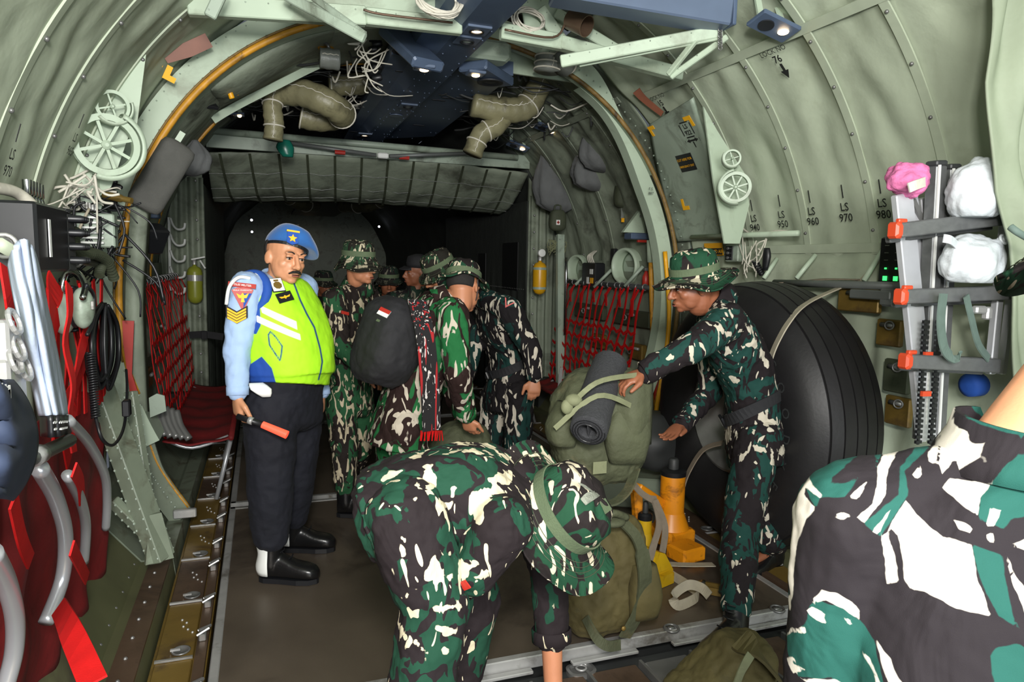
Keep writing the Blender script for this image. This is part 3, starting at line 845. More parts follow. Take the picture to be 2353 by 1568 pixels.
# coiled white wire and piping overhead
def coil(c, R, r, n, m, label, name='wire_coil', tilt=(0, -1, .4), cat='wire coil', squash=.8):
    F = frame(tilt); mb = MB(); rnd = random.Random(int(abs(c.x*1000)))
    for k in range(n):
        rr = R*(1+rnd.uniform(-.14, .14)); off = V((rnd.uniform(-1, 1), rnd.uniform(-1, 1), rnd.uniform(-1, 1)))*R*.12
        pts = [V(c)+off+F@V((rr*math.cos(a), rr*squash*math.sin(a), R*.1*math.sin(a*2+k))) for a in [2*PI*i/20 for i in range(21)]]
        mb.tube(pts, r, 5)
    return one(name, mb, M[m], label, cat, smooth=True)
coil(P(1008, 2, 3.4), .10, .006, 14, 'wire', 'coil of off-white wire at the top edge left of the overhead beam')
coil(P(1215, 45, 3.6), .08, .005, 6, 'wire', 'loose loop of white wire right of the overhead beam')
m = MB().lathe([(.05, 0), (.055, .12), (.05, .12), (.046, .02)], P(1310, 45, 3.5), (.3, -.5, -.3), 24)
one('ceiling_outlet', m, M['brownplate'], 'round tan air outlet cup hanging below the blue cross beam', 'air outlet', angle=40)
# overhead pipes along the frame
m = MB().tube(smooth_path([P(835, 22, 3.5), P(880, 33, 3.5), P(1040, 52, 3.5)], 5), .006, 8)
one('hydraulic_pipe', m, M['brownplate'], 'thin tan pipe along the cross frame left of the overhead beam', 'pipe', smooth=True)
m = MB().tube(smooth_path([P(1160, 68, 3.5), P(1270, 86, 3.5), P(1300, 50, 3.5), P(1312, 15, 3.5)], 5), .006, 8)
one('hydraulic_pipe', m, M['brownplate'], 'thin tan pipe bending upward right of the overhead beam', 'pipe', smooth=True)

# ------------------------------------------------------------------ ducts
def duct(path, r, label, mm='duct', ties=()):
    pts = smooth_path(path, 8); c = pts[0]; t = thing('air_duct', c, label, 'air duct')
    def rad(i): return r*(1+.035*math.sin(i*1.7)+.02*math.sin(i*.6))
    obj('duct_cover', MB().tube(pts, [rad(i) for i in range(len(pts))], 20), M[mm], t, smooth=True)
    for f in ties:
        i = min(len(pts)-2, max(1, int(f*(len(pts)-1)))); d = pts[i+1]-pts[i-1]
        obj('lacing', MB().torus(r*1.05, .006, pts[i], d, 24, 6), M['cord'], t, smooth=True)
    # lacing seam along the duct
    seam = []
    for i in range(1, len(pts)-1, 1):
        d = (pts[i+1]-pts[i-1]).normalized(); F = frame(d, (0, -1, .2)); seam.append(pts[i]+F@V((.04*r*(1 if i % 2 else -1), r*1.03, 0)))
    if len(seam) > 2: obj('lacing', MB().tube(seam, .003, 5), M['cord'], t)
    return t
duct([P(648, 210, 5.3), P(700, 215, 5.2), P(760, 240, 5.15), P(785, 262, 5.3), P(790, 262, 5.7)], .095, 'fat khaki insulated duct bending left of the blue panel', ties=(.02, .75))
duct([P(690, 265, 5.6), P(735, 275, 5.6), P(780, 268, 5.65)], .09, 'khaki duct lying behind the fat left duct', ties=(.1,))
duct([P(632, 205, 5.3), P(626, 245, 5.25), P(630, 285, 5.25), P(627, 322, 5.25)], .065, 'vertical khaki insulated duct hanging at the left ceiling', ties=(.05, .3, .72))
duct([P(755, 195, 5.6), P(800, 195, 5.6), P(845, 190, 5.6)], .08, 'khaki duct stub beside the connector cluster', ties=(.1,))
duct([P(1250, 165, 5.2), P(1225, 225, 5.2), P(1200, 250, 5.2), P(1150, 252, 5.2), P(1085, 238, 5.2)], .095, 'khaki insulated duct bending under the right of the arch', ties=(.38,))
duct([P(1165, 255, 5.25), P(1140, 290, 5.2), P(1105, 310, 5.2), P(1085, 355, 5.2)], .075, 'khaki duct branch dropping right of the blue panel', ties=(.1, .55, .8))
duct([P(1262, 130, 4.3), P(1258, 165, 4.3)], .085, 'short grey duct stub wrapped in cord beneath the pale cross frame', 'duct2', ties=(.1, .5, .9))
duct([P(1410, 60, 4.3), P(1340, 105, 4.3), P(1290, 150, 4.2)], .075, 'grey covered duct crossing behind the upper right brace', 'duct2', ties=(.2, .9))
duct([P(780, 138, 4.5), P(735, 133, 4.5)], .06, 'short tan tube stub below the forked left brace', 'duct2')
for k, (x, y) in enumerate(((-.72, 11.2), (.75, 11.0))):
    duct([V((x, y, 2.75)), V((x, y-.1, 2.55)), V((x*.7, y+.2, 2.42)), V((x*.3, y+1.0, 2.45))], .11, ['dim far duct beyond the lintel at left', 'dim far duct beyond the lintel at right', 'dim far duct behind the other two in the corridor ceiling'][k], ties=(.2, .5, .8))
for k, y in enumerate((10.9,)):
    one('cross_tube', MB().tube([(-1.3, y, 2.62), (1.2, y, 2.60)], .035, 10), M['pale2'], 'dim pale tube across the corridor ceiling beyond the lintel', 'tube', smooth=True)
# far ceiling track continues dark
one('overhead_track', MB().box((0, 13.0, 2.52), (.9, 5.5, .06)), M['bluedark'], 'dark overhead track in the far corridor ceiling', 'beam')

# ceiling wiring behind the blue panel: nobody could count it
rnd = random.Random(3); m = MB()
for k in range(150):
    x = rnd.uniform(-1.25, 1.3); y = rnd.uniform(4.9, 6.5); z = 2.62+.30*(1-(x/1.5)**2)+rnd.uniform(-.06, .08)
    L = rnd.uniform(.15, .7); d = V((rnd.choice((1, 1, .3))*L*rnd.choice((-1, 1)), rnd.uniform(-.2, .3), rnd.uniform(-.05, .05)))
    p0 = V((x, y, z)); p3 = p0+d
    if abs(p3.x) > 1.35: p3.x = math.copysign(1.35, p3.x)
    m.tube(smooth_path([p0, p0.lerp(p3, .35)+V((0, 0, rnd.uniform(-.06, .02))), p0.lerp(p3, .7)+V((0, 0, rnd.uniform(-.05, .03))), p3], 4), rnd.choice((.004, .006, .01, .005)), 5)
one('ceiling_wiring', m, M['darkgrey'], 'tangle of dark cables and pipes under the forward ceiling', 'wiring', kind=None) if False else tag(one('ceiling_wiring', m, M['darkgrey'], 'tangle of dark cables and pipes under the forward ceiling', 'wiring', smooth=True), kind='stuff')
m = MB()
for k in range(60):
    x = rnd.choice((rnd.uniform(-.5, -.25), rnd.uniform(-1.1, -.3), rnd.uniform(.5, 1.2))); y = rnd.uniform(4.9, 6.4); z = 2.60+.26*(1-(x/1.5)**2)+rnd.uniform(-.05, .05)
    p0 = V((x, y, z)); d = V((rnd.uniform(-.3, .3), rnd.uniform(-.1, .1), rnd.uniform(-.08, .08)))
    m.tube(smooth_path([p0, p0+d*.4+V((0, 0, -.05)), p0+d], 5), rnd.choice((.004, .005, .007)), 5)
tag(one('white_ceiling_wiring', m, M['wire'], 'scattered white wires among the pipes of the forward ceiling', 'wiring', smooth=True), kind='stuff')
m = MB()
for k in range(16):
    p0 = P(rnd.uniform(815, 860), rnd.uniform(90, 180), 4.5); p1 = P(rnd.uniform(820, 905), rnd.uniform(90, 215), 4.5)
    m.tube(smooth_path([p0, p0.lerp(p1, .5)+V((rnd.uniform(-.08, .02), 0, rnd.uniform(-.07, .0))), p1], 6), .0045, 6)
tag(one('connector_wires', m, M['wire'], 'bunch of white looped wires plugged in left of the blue panel', 'wiring', smooth=True), kind='stuff')
cc = thing('connector_cluster', P(855, 150, 4.65), 'stack of dark electrical connectors left of the blue panel', 'connectors')
for k in range(9):
    c = P(858+(k % 2)*9, 88+k*13, 4.62); obj('connector', MB().lathe([(.018, -.03), (.022, -.02), (.022, .02), (.016, .03)], c, (1, -.3, .2), 12), M['black'], cc, angle=40)
m = MB()
for k in range(14):
    p0 = P(rnd.uniform(1140, 1165), rnd.uniform(130, 160), 4.6); p1 = P(rnd.uniform(1150, 1175), rnd.uniform(165, 190), 4.6)
    m.tube(smooth_path([p0, p0.lerp(p1, .5)+V((.03, 0, 0)), p1], 5), .006, 6)
tag(one('connector_wires', m, M['wire'], 'small bunch of white wires at the right corner of the blue panel', 'wiring', smooth=True), kind='stuff')

# small wall lights
def wall_light(c, n, label, s=1.0, group=None):
    t = thing('reading_light', c, label, 'light', group); F = frame(n, (0, 1, 0))
    obj('plate', MB().box(c, (.30*s, .17*s, .03*s), F, bev=.008), M['blue'], t)
    obj('speaker_grille', MB().lathe([(.05*s, 0), (.05*s, .006), (.03*s, .004)], V(c)+F@V((.06*s, 0, .016*s)), n, 20), M['bluedark'], t, angle=40)
    obj('lamp_lens', MB().ell(V(c)+F@V((-.07*s, -.01*s, .02*s)), (.035*s, .035*s, .012)), M['lamp'], t, smooth=True)
    m = MB().bar(V(c)+F@V((.10*s, .0, 0)), V(c)+F@V((.14*s, .02, -.20*s)), .03, .012, (0, 0, 1)); m.bar(V(c)+F@V((-.10*s, 0, 0)), V(c)+F@V((-.04*s, .03, -.20*s)), .03, .012, (0, 0, 1))
    obj('bracket', m, M['pale'], t)
    return t
wall_light(PX(1778, 60, 1.22), (-.25, -.25, -1), 'slate lamp plate with glowing lamp at the top right of the lined wall', .74)
wall_light(PX(1256, 296, 1.30), (-.3, -.2, -1), 'small dark lamp plate glowing above the hanging grey bags', .7)
wall_light(PX(1190, 336, 1.25), (-.3, -.2, -1), 'small dark lamp plate at the right end of the cross tube', .7)
wall_light(P(540, 264, 5.5), (.1, -.1, -1), 'small round lamp glowing at the left behind the padded arch', .42)
# tiny lamps far down the corridor
LPX = [568, 795, 938, 965, 762, 578, 911, 871, 579, 708, 790]
LW = ['first', 'second', 'third', 'fourth', 'fifth', 'sixth', 'seventh', 'eighth', 'ninth', 'tenth', 'last']
for k, (px, py, y) in enumerate(((568, 448, 12.5), (795, 441, 12), (938, 438, 11.5), (965, 474, 14), (762, 480, 14), (578, 506, 15), (911, 500, 15.5), (871, 521, 16), (579, 533, 16.5), (708, 543, 17.5), (790, 477, 15))):
    p = P(px, py, y)
    one('corridor_lamp', MB().ell(p, .030 if k < 4 else .024, n=10, m=8), M['lampw'] if k % 3 else M['lamp'], 'tiny bright lamp in the dark corridor, ' + LW[sorted(LPX).index(px)] + ' from the left', 'lamp', 'far corridor lamps', smooth=True)

# ------------------------------------------------------------------ pulleys and their plates
def pulley(c, n, R, spokes, label, guard=None, w=.045):
    c = V(c); F = frame(n, (0, 0, 1)); t = thing('pulley_wheel', c, label, 'pulley')
    obj('rim', MB().lathe([(R*.80, -w/2), (R, -w/2), (R*.93, -w*.1), (R*.93, w*.1), (R, w/2), (R*.80, w/2), (R*.78, 0), (R*.80, -w/2)], c, n, 40, caps=False), M['pale'], t, angle=35)
    m = MB()
    for k in range(spokes):
        a = 2*PI*k/spokes+.3
        m.bar(c+F@V((R*.12*math.cos(a), R*.12*math.sin(a), 0)), c+F@V((R*.82*math.cos(a), R*.82*math.sin(a), 0)), w*.35, R*.10, n)
    obj('spoke', m, M['pale'], t) if False else [obj('spoke', MB().bar(c+F@V((R*.12*math.cos(2*PI*k/spokes+.3), R*.12*math.sin(2*PI*k/spokes+.3), 0)), c+F@V((R*.82*math.cos(2*PI*k/spokes+.3), R*.82*math.sin(2*PI*k/spokes+.3), 0)), R*.10, w*.35, n), M['pale'], t) for k in range(spokes)]
    obj('hub', MB().lathe([(R*.15, -w*.4), (R*.15, w*.4), (R*.06, w*.6)], c, n, 20), M['pale'], t, angle=35)
    if guard:
        a0, a1, gw = guard; prof = [(R*1.05, -w*.8), (R*1.16, -w*.7), (R*1.18, 0), (R*1.16, w*1.1), (R*1.0, w*1.3), (R*1.0, w*1.15), (R*1.10, w*.9), (R*1.10, -w*.6)]
        rr = []
        for i in range(25):
            a = D(a0+(a1-a0)*i/24); rr.append([c+F@V((r*math.cos(a), r*math.sin(a), h)) for r, h in prof])
        obj('guard', MB().rings(rr), M['pale'], t, smooth=True)
    return t
nl = (.35, -.93, -.1)
pulley(P(243, 333, 3.5), nl, .130, 8, 'large pale eight spoked pulley wheel on the left wall', (-110, 65, 1), .05)
pulley(P(257, 245, 3.5), nl, .068, 4, 'small pale four spoked pulley wheel above the large left one', (-140, 20, 1), .04)
nr = (-.55, -.83, 0)
pulley(P(1690, 431, 3.45), nr, .088, 8, 'spoked pale pulley wheel on the right wall below its smaller mate', (100, 280, 1), .05)
pulley(P(1682, 365, 3.45), nr, .050, 4, 'small pale pulley wheel above the larger right wall pulley', (150, 300, 1), .05)
def plate(pxs, y, name, m, label, cat, t=.012, n=(0, -1, 0)):
    pts = [P(px, py, y) for px, py in pxs]
    r = [[p for p in pts], [p-V(n)*t for p in pts]]
    return one(name, MB().rings(r), M[m], label, cat)
plate([(338, 105), (315, 285), (300, 300), (255, 430), (195, 480), (180, 380), (230, 200)], 3.62, 'gusset_plate', 'pale', 'tall pale green gusset plate behind the left pulleys', 'plate')
def plate_x(pxs, x, name, m, label, cat, t=.012, out=-1):
    pts = [PX(px, py, x) for px, py in pxs]
    return one(name, MB().rings([pts, [p-V((out, 0, 0))*t for p in pts]]), M[m], label, cat)
plate([(1617, 245), (1648, 300), (1712, 400), (1722, 470), (1700, 560), (1665, 560), (1640, 420)], 3.60, 'gusset_plate', 'pale', 'tall pale green gusset plate behind the right pulleys', 'plate')

# ------------------------------------------------------------------ wall markings
def wall_frame(a_deg, right=True, rot=0):
    a = D(a_deg); n = V((-math.cos(a), 0, -math.sin(a))); up = V((-math.sin(a), 0, math.cos(a))) if right else V((math.sin(a), 0, math.cos(a)*-1))
    if not right: up = V((math.sin(a), 0, -math.cos(a)))
    F = frame(n, up)
    return F @ Matrix.Rotation(rot, 3, 'Z')
def on_wall(y, z, r=RW-.03, right=True):
    x = math.sqrt(max(0, r*r-(z-ZC)**2)); return V((x if right else -x, y, z))
def marking(parts, label, m='decal', name='stencil_marking', cat='marking'):
    mb = MB()
    for q in parts: mb.merge(q)
    return one(name, mb, M[m], label, cat)
for n_, px, py, wh in (('910', 1600, 526, 'at the lower left corner of the cut-out panel'), ('920', 1646, 522, 'at the lower right corner of the cut-out panel'), ('940', 1741, 514, 'just right of the right pulley plate'),
                       ('950', 1806, 506, 'above the pale rail, left of the first bare rib foot'), ('960', 1876, 499, 'right above the soldier hat side of the tyre'), ('970', 1953, 490, 'above the right shoulder of the big tyre'), ('980', 2040, 482, 'directly left of the pink cloth and ladder')):
    c = PX(px, py, 1.855); c = on_wall(c.y, c.z, RW-.035)
    a = math.degrees(math.asin((c.z-ZC)/RW)); F = wall_frame(a)
    s = .060
    marking([text_mb('LS', s, c+F@V((0, s*.5, 0)), F, bold=.01), text_mb(n_, s, c-F@V((0, s*.45, 0)), F, bold=.01), MB().box(c+F@V((0, s*1.9, 0)), (.006, .07, .002), F)],
            'stencilled LS %s %s' % (n_, wh))
def lock(px, py, x, num, lab, rot=.0, s=.04):
    c = PX(px, py, x); r = math.hypot(c.x, c.z-ZC)
    k = (RW-.04)/r; c = V((c.x*k, c.y, ZC+(c.z-ZC)*k)); right = c.x > 0
    a = math.degrees(math.atan2(c.z-ZC, c.x)); F = wall_frame(a, True, rot) if right else wall_frame(a, False, rot)
    arrow = MB().prism([(-.008, .04), (.008, .04), (.008, 0), (.026, 0), (0, -.045), (-.026, 0), (-.008, 0)], c-F@V((0, s*2.7, 0)), F, .002)
    marking([text_mb('LOCK NO', s, c+F@V((0, s*.2, 0)), F), text_mb(num, s*1.4, c-F@V((0, s*1.0, 0)), F, bold=.02), arrow], lab)
lock(1800, 98, 1.42, '76', 'black stencil LOCK NO 76 with a down arrow on the upper right wall')
lock(1530, 206, 1.42, '15', 'black stencil LOCK NO 15 with a down arrow beside the brown strap')
lock(458, 52, -1.2, '15', 'black stencil LOCK NO 15 with an arrow on the upper left liner')
for px, py, s_ in ((378, 330, '950'), (130, 330, '965'), (20, 375, '970')):
    c = PX(px, py, -1.7) if px > 200 else PX(px, py, -1.82); c = on_wall(c.y, c.z, RW-.045, False)
    if px > 200: continue
    a = 180-math.degrees(math.asin(min(1, (c.z-ZC)/RW))); F = wall_frame(a, False)
    marking([text_mb('LS', .05, c+F@V((0, .028, 0)), F, bold=.01), text_mb(s_, .05, c-F@V((0, .028, 0)), F, bold=.01), MB().box(c+F@V((0, .10, 0)), (.005, .06, .002), F)], ['', 'stencilled LS mark on the left liner above the electronics', 'stencilled LS mark on the left liner at the picture edge'][1 if px > 60 else 2])
# emergency cut-out panel
cp = [(1485, 288), (1592, 222), (1640, 330), (1668, 470), (1680, 545), (1580, 560), (1545, 420)]
pn = thing('cut_out_panel', PX(1580, 400, 1.80), 'smooth grey green emergency cut-out panel with yellow corner marks', 'panel')
def cpan(px, py):
    # the panel lies on the curved wall
    r0 = ray(px, py); o = CAM; RR = RW-.06
    a_ = r0.x**2+r0.z**2; b_ = 2*(o.x*r0.x+(o.z-ZC)*r0.z); c_ = o.x**2+(o.z-ZC)**2-RR**2
    t_ = (-b_+math.sqrt(max(0, b_*b_-4*a_*c_)))/(2*a_); return o+r0*t_
def wfr(c): return wall_frame(math.degrees(math.atan2(c.z-ZC, c.x)))
def pgrid(u, v):
    l = V((1488+(1548-1488)*v**1.3+6, 285+(555-285)*v, 0)); r = V((1592+(1690-1592)*v, 225+(545-225)*v, 0))
    p = l.lerp(r, u); return cpan(p.x, p.y)
obj('panel', MB().grid(pgrid, 16, 24), M['pale2'], pn, smooth=True, mods=[SOL(.02)])
def bracket_mark(px, py, rot, s=.075):
    c = cpan(px, py); F = wfr(c) @ Matrix.Rotation(rot, 3, 'Z'); c = c+F@V((0, 0, .014))
    obj('corner_mark', MB().prism([(0, 0), (s, 0), (s, -.028), (.028, -.028), (.028, -s), (0, -s)], c, F, .002), M['decalyellow'], pn)
bracket_mark(1490, 290, 0); bracket_mark(1587, 262, -PI/2); bracket_mark(1574, 482, PI/2, .08)
c = cpan(1580, 372); F = wfr(c); c = c+F@V((0, 0, .013))
sg = obj('warning_sign', MB().box(c, (.175, .12, .003), F), M['black'], pn)
tm = text_mb('CUT HERE FOR', .0245, c+F@V((0, .024, .003)), F, bold=.01); tm.merge(text_mb('EMERGENCY EXIT', .0205, c+F@V((0, -.024, .003)), F, bold=.01))
obj('lettering', tm, M['decalyellow'], sg)
c = cpan(1583, 298); F = wfr(c); c = c+F@V((0, 0, .013))
tm = text_mb('LS', .045, c+F@V((0, .03, 0)), F, bold=.02); tm.merge(text_mb('922', .045, c+F@V((0, -.015, 0)), F, bold=.02))
for x0, y0, w_, h_ in ((0, .06, .10, .008), (0, -.045, .10, .008), (-.055, .01, .008, .10), (.055, .01, .008, .10)): tm.box(c+F@V((x0, y0, 0)), (w_*.8, h_ if w_ > h_ else h_*.8, .002), F)
tm.prism([(-.06, 0), (-.03, .014), (-.03, -.014)], c+F@V((0, -.07, 0)), F, .002); tm.prism([(.06, 0), (.03, .014), (.03, -.014)], c+F@V((0, -.07, 0)), F, .002)
tm.box(c+F@V((0, -.07, 0)), (.06, .012, .002), F); tm.box(c+F@V((0, -.115, 0)), (.010, .07, .002), F)
tm.merge(text_mb('1', .03, c+F@V((-.075, -.07, 0)), F)); tm.merge(text_mb('J', .03, c+F@V((.075, -.07, 0)), F))
obj('stencil', tm, M['decal'], pn)
c = P(1496, 440, 4.37); tm = text_mb('F.S.', .028, c+V((0, 0, .016)), frame((0, -1, 0))); tm.merge(text_mb('887', .028, c+V((0, 0, -.014)), frame((0, -1, 0))))
one('stencil_marking', tm, M['decal'], 'small black stencil F.S. 887 on the right arch flange', 'marking')
# HAND AIR sign behind the hat
c = PX(1640, 573, 1.86); F = wall_frame(12)
t = thing('yellow_sign', c, 'yellow and black sign ending in AND AIR above the right soldier hat', 'sign')
obj('plate', MB().box(c, (.20, .085, .006), F), M['yellow'], t)
obj('lower_band', MB().box(c+F@V((0, -.015, .004)), (.19, .045, .004), F), M['black'], t)
obj('lettering', text_mb('AND AIR', .034, c+F@V((.045, -.015, .008)), F, bold=.01), M['decalyellow'], t)
# brown tie straps on the liner
m = MB().ribbon(smooth_path([cpan(1462, 208), cpan(1480, 228), cpan(1522, 262)], 5), [.055-.002*k for k in range(11)], .008, (0, 1, -1))
one('leather_strap', m, M['brownstrap'], 'long brown leather strap sewn on the upper right liner above the cut-out panel', 'strap')
m = MB().ribbon([P(382, 140, 4.0), P(430, 115, 4.0), P(480, 92, 4.0)], [.025, .07, .07], .008, (0, -.3, 1))
one('leather_strap', m, M['brownstrap'], 'brown leather strap on the liner above the left arch band', 'strap')
for k, (px, py, y, r) in enumerate(((345, 125, 4.02, 0), (372, 178, 4.02, PI/2))):
    c = P(px, py, y); F = frame((.25, -1, -.3), (.4, 0, 1)) @ Matrix.Rotation(r, 3, 'Z')
    one('corner_mark', MB().prism([(0, 0), (.07, 0), (.07, -.028), (.028, -.028), (.028, -.06), (0, -.06)], c, F, .004), M['decalyellow'], ['yellow corner mark above the left arch band', 'lower yellow corner mark behind the left arch band'][k], 'marking')
# padded back liner behind the left arch band
def backfill(u, v):
    a = D(103+42*u); return ring_pt(1.90+.10*v*0-mnoise.noise(V((u*9, v*5, 1)))*.03, a, 4.05+.3*v)
# soffit fittings: yellow handle, vents
c = P(523, 212, 4.55); t = thing('yellow_hook', c, 'yellow curved hook handle on the padded soffit', 'hook')
obj('base', MB().box(c+V((-.02, .03, .02)), (.16, .02, .06), frame((.5, -1, -.8)), bev=.003), M['seal'], t)
obj('hook', MB().tube(smooth_path([c+V((-.04, 0, .03)), c+V((.0, -.04, .02)), c+V((.025, -.03, -.04))], 6), .016, 10), M['yellow'], t, smooth=True)
c = P(473, 238, 4.6); one('soffit_vent', MB().box(c, (.12, .02, .09), frame((.5, -1, -.8)), bev=.003), M['black'], 'dark rectangular vent opening on the padded soffit', 'vent')
c = P(752, 115, 4.6); t = thing('soffit_latch', c, 'worn orange plate with a metal latch near the top of the soffit', 'latch')
obj('plate', MB().box(c, (.11, .015, .12), frame((.3, -1, -.8)), bev=.003), M['seal'], t)
obj('latch', MB().tube(smooth_path([c+V((-.02, -.03, .03)), c+V((0, -.06, .01)), c+V((.01, -.03, -.03))], 4), .010, 8), M['steel'], t, smooth=True)
c = P(655, 340, 6.0)
m = MB().eloft([(c+V((0, 0, .06)), (.04, 0, 0), (0, .03, 0)), (c, (.07, 0, 0), (0, .04, 0)), (c+V((.02, 0, -.07)), (.04, 0, 0), (0, .03, 0))], 12, sub=3)
one('teal_bag', m, M['bottlegreen'], 'small teal plastic bag hanging below the cross tube', 'bag', smooth=True)
# ================================================================== SIDE FIXTURES
# padded cushion, left
t = thing('padded_cushion', P(370, 400, 4.05), 'long charcoal padded cushion strapped diagonally on the left arch frame', 'cushion')
a_, b_ = P(412, 338, 4.05), P(330, 472, 4.05); F = frame(b_-a_, (.5, -1, 0)); L = (b_-a_).length/2; mid = (a_+b_)/2
rr = []
m = MB()
secs = []
for k, (z, q) in enumerate(((-1.12, .5), (-1.05, .9), (-.9, 1), (.9, 1), (1.05, .9), (1.12, .5))):
    secs.append((mid+F@V((0, 0, z*L)), F@V((.085*q, 0, 0)), F@V((0, .055*q, 0))))
m.eloft(secs, 24, p=3.2)
obj('pad', m, M['greypad'], t, smooth=True)
obj('back_rail', MB().bar(P(420, 305, 4.15), P(318, 470, 4.12), .03, .03), M['pale'], t)
def soft_bag(top, mid_, bot, w, d, label, mm='greybag', seed=0, name='hanging_bag', cat='bag', strap=True):
    top, mid_, bot = V(top), V(mid_), V(bot); t = thing(name, bot, label, cat)
    ax = (bot-top)
    secs = []
    for k in range(13):
        u = k/12; c = top.lerp(mid_, min(1, u*2)) if u < .5 else mid_.lerp(bot, (u-.5)*2)
        s = .16+.84*math.sin(min(1, u*1.25)*PI*.62)**1.2 if u < .8 else (1-.75*((u-.8)/.2)**2)
        a = V((1, -.2, 0)).normalized()
        secs.append((c, a*w*s, V((.2, 1, 0)).normalized()*d*s))
    m = MB(); rr = []; n = 36
    for i, (c, a, b) in enumerate(secs):
        ring = []
        for k in range(n):
            th = 2*PI*k/n; q = 1+.09*math.sin(th*7+seed+i*.25)*(1-.3*i/12)+.04*math.sin(th*13+i)
            ring.append(c+a*math.cos(th)*q+b*math.sin(th)*q)
        rr.append(ring)
    m.rings(rr); obj('bag_body', m, M[mm], t, smooth=True)
    if strap: obj('strap', MB().ribbon(smooth_path([top+V((-.02, .02, .22)), top+V((0, 0, .08)), top+(mid_-top)*.3], 5), .03, .004, (1, 0, 0)), M['darkgrey'], t)
    return t
soft_bag(P(448, 322, 4.9), P(450, 360, 4.9), P(440, 405, 4.9), .10, .07, 'grey cloth bag hanging behind the charcoal cushion', seed=1, strap=False)
soft_bag(P(1355, 290, 5.4), P(1378, 360, 5.4), P(1405, 400, 5.4), .19, .11, 'upper grey cloth bag hanging on the right liner near the arch', seed=2)
soft_bag(P(1350, 320, 5.6), P(1360, 390, 5.6), P(1370, 440, 5.6), .19, .10, 'lower grey cloth bag hanging just behind the upper one near the arch', seed=5, strap=False)
soft_bag(P(1250, 355, 6.3), P(1270, 430, 6.3), P(1285, 490, 6.3), .20, .11, 'wide grey cloth bag hanging left of the pair near the arch', seed=3)
for (c, lab, s, y) in ((P(1437, 448, 5.3), 'olive first aid pouch with a red cross patch below the hanging grey bags', 1, 5.3), (P(1281, 508, 6.2), 'smaller olive pouch hanging above the coil of green rope', .85, 6.2)):
    t = thing('first_aid_pouch', c, lab, 'pouch')
    m = MB().eloft([(c+V((0, 0, .12*s)), (.055*s, 0, 0), (0, .05*s, 0)), (c+V((0, 0, .09*s)), (.085*s, 0, 0), (0, .06*s, 0)), (c, (.10*s, 0, 0), (0, .065*s, 0)), (c+V((0, 0, -.08*s)), (.09*s, 0, 0), (0, .06*s, 0)), (c+V((0, 0, -.11*s)), (.05*s, 0, 0), (0, .035*s, 0))], 24, p=2.8, sub=3)
    obj('pouch_body', m, M['olivekit'], t, smooth=True)
    obj('handle', MB().tube(smooth_path([c+V((-.04*s, 0, .11*s)), c+V((-.03*s, 0, .17*s)), c+V((.03*s, 0, .17*s)), c+V((.04*s, 0, .11*s))], 5), .008, 6), M['olivekit'], t, smooth=True)
    q = c+V((-.02*s, -.066*s, -.02*s)); pa = obj('patch', MB().box(q, (.045*s, .004, .055*s)), M['white'], t)
    obj('red_cross', MB().box(q+V((0, -.003, 0)), (.010, .003, .032)).box(q+V((0, -.003, 0)), (.028, .003, .010)), M['redpaint'], pa)
t = thing('orange_tag_strap', P(1430, 495, 5.3), 'grey ribbon with an orange end hanging under the first aid pouch', 'strap')
obj('ribbon', MB().box(P(1430, 490, 5.3), (.025, .003, .09)), M['duct2'], t); obj('orange_end', MB().box(P(1431, 506, 5.3), (.028, .004, .035)), M['yellow'], t)

# hook board and olive extinguisher, left forward
t = thing('hook_board', P(392, 580, 6.7), 'white upright strip with five white hooks on the left wheel well wall', 'hooks')
obj('strip', MB().bar(P(389, 500, 6.7), P(392, 668, 6.7), .055, .02), M['white'], t)
for k in range(5):
    c = P(398, 515+k*37, 6.65)
    obj('hook', MB().tube(smooth_path([c+V((-.02, 0, .05)), c+V((.0, -.01, -.01)), c+V((.035, -.02, -.045)), c+V((.085, -.03, -.035)), c+V((.095, -.03, .01))], 5), .014, 8, flat=.7), M['white'], t, smooth=True)
def cylinder_bottle(c, r, h, mm, label, cat, valve='white'):
    t = thing('pressure_bottle' if 'yellow' in label else 'fire_extinguisher', c+V((0, 0, -h/2)), label, cat)
    pr = [(r*.2, -h/2), (r*.7, -h/2+r*.25), (r*.95, -h/2+r*.7), (r, -h/2+r), (r, h/2-r), (r*.95, h/2-r*.6), (r*.7, h/2-r*.2), (r*.25, h/2), (r*.22, h/2+r*.3)]
    b = obj('bottle', MB().lathe(pr, c, (0, 0, 1), 28), M[mm], t, smooth=True)
    for z in (h*.30, -h*.30 if 'yellow' in label else -h*.5*0+.02):
        obj('clamp_band', MB().lathe([(r*1.01, -.012), (r*1.03, -.012), (r*1.03, .012), (r*1.01, .012)], c+V((0, 0, z)), (0, 0, 1), 28), M['pale2'] if 'yellow' in label else M['extgreen'], t, angle=40)
    v = obj('valve', MB().lathe([(r*.3, 0), (r*.3, r*.5), (r*.2, r*.7)], c+V((0, 0, h/2+r*.2)), (0, 0, 1), 12), M['alu'], t, angle=40)
    if 'yellow' in label: obj('gauge', MB().lathe([(r*.55, 0), (r*.55, .03), (r*.45, .034)], c+V((0, -.02, h/2+r*1.3)), (0, -1, 0), 24), M['white'], t, angle=40)
    else:
        obj('handle', MB().bar(c+V((-.02, -.02, h/2+r*.9)), c+V((.09, -.03, h/2+r*1.3)), .02, .012).bar(c+V((.05, -.02, h/2+r*.8)), c+V((.09, -.03, h/2-.02)), .012, .012), M['white'], t)
        obj('label_band', MB().lathe([(r*1.012, -.035), (r*1.012, .035)], c+V((0, 0, .07)), (0, 0, 1), 28, caps=False), M['alu'], t)
    return t
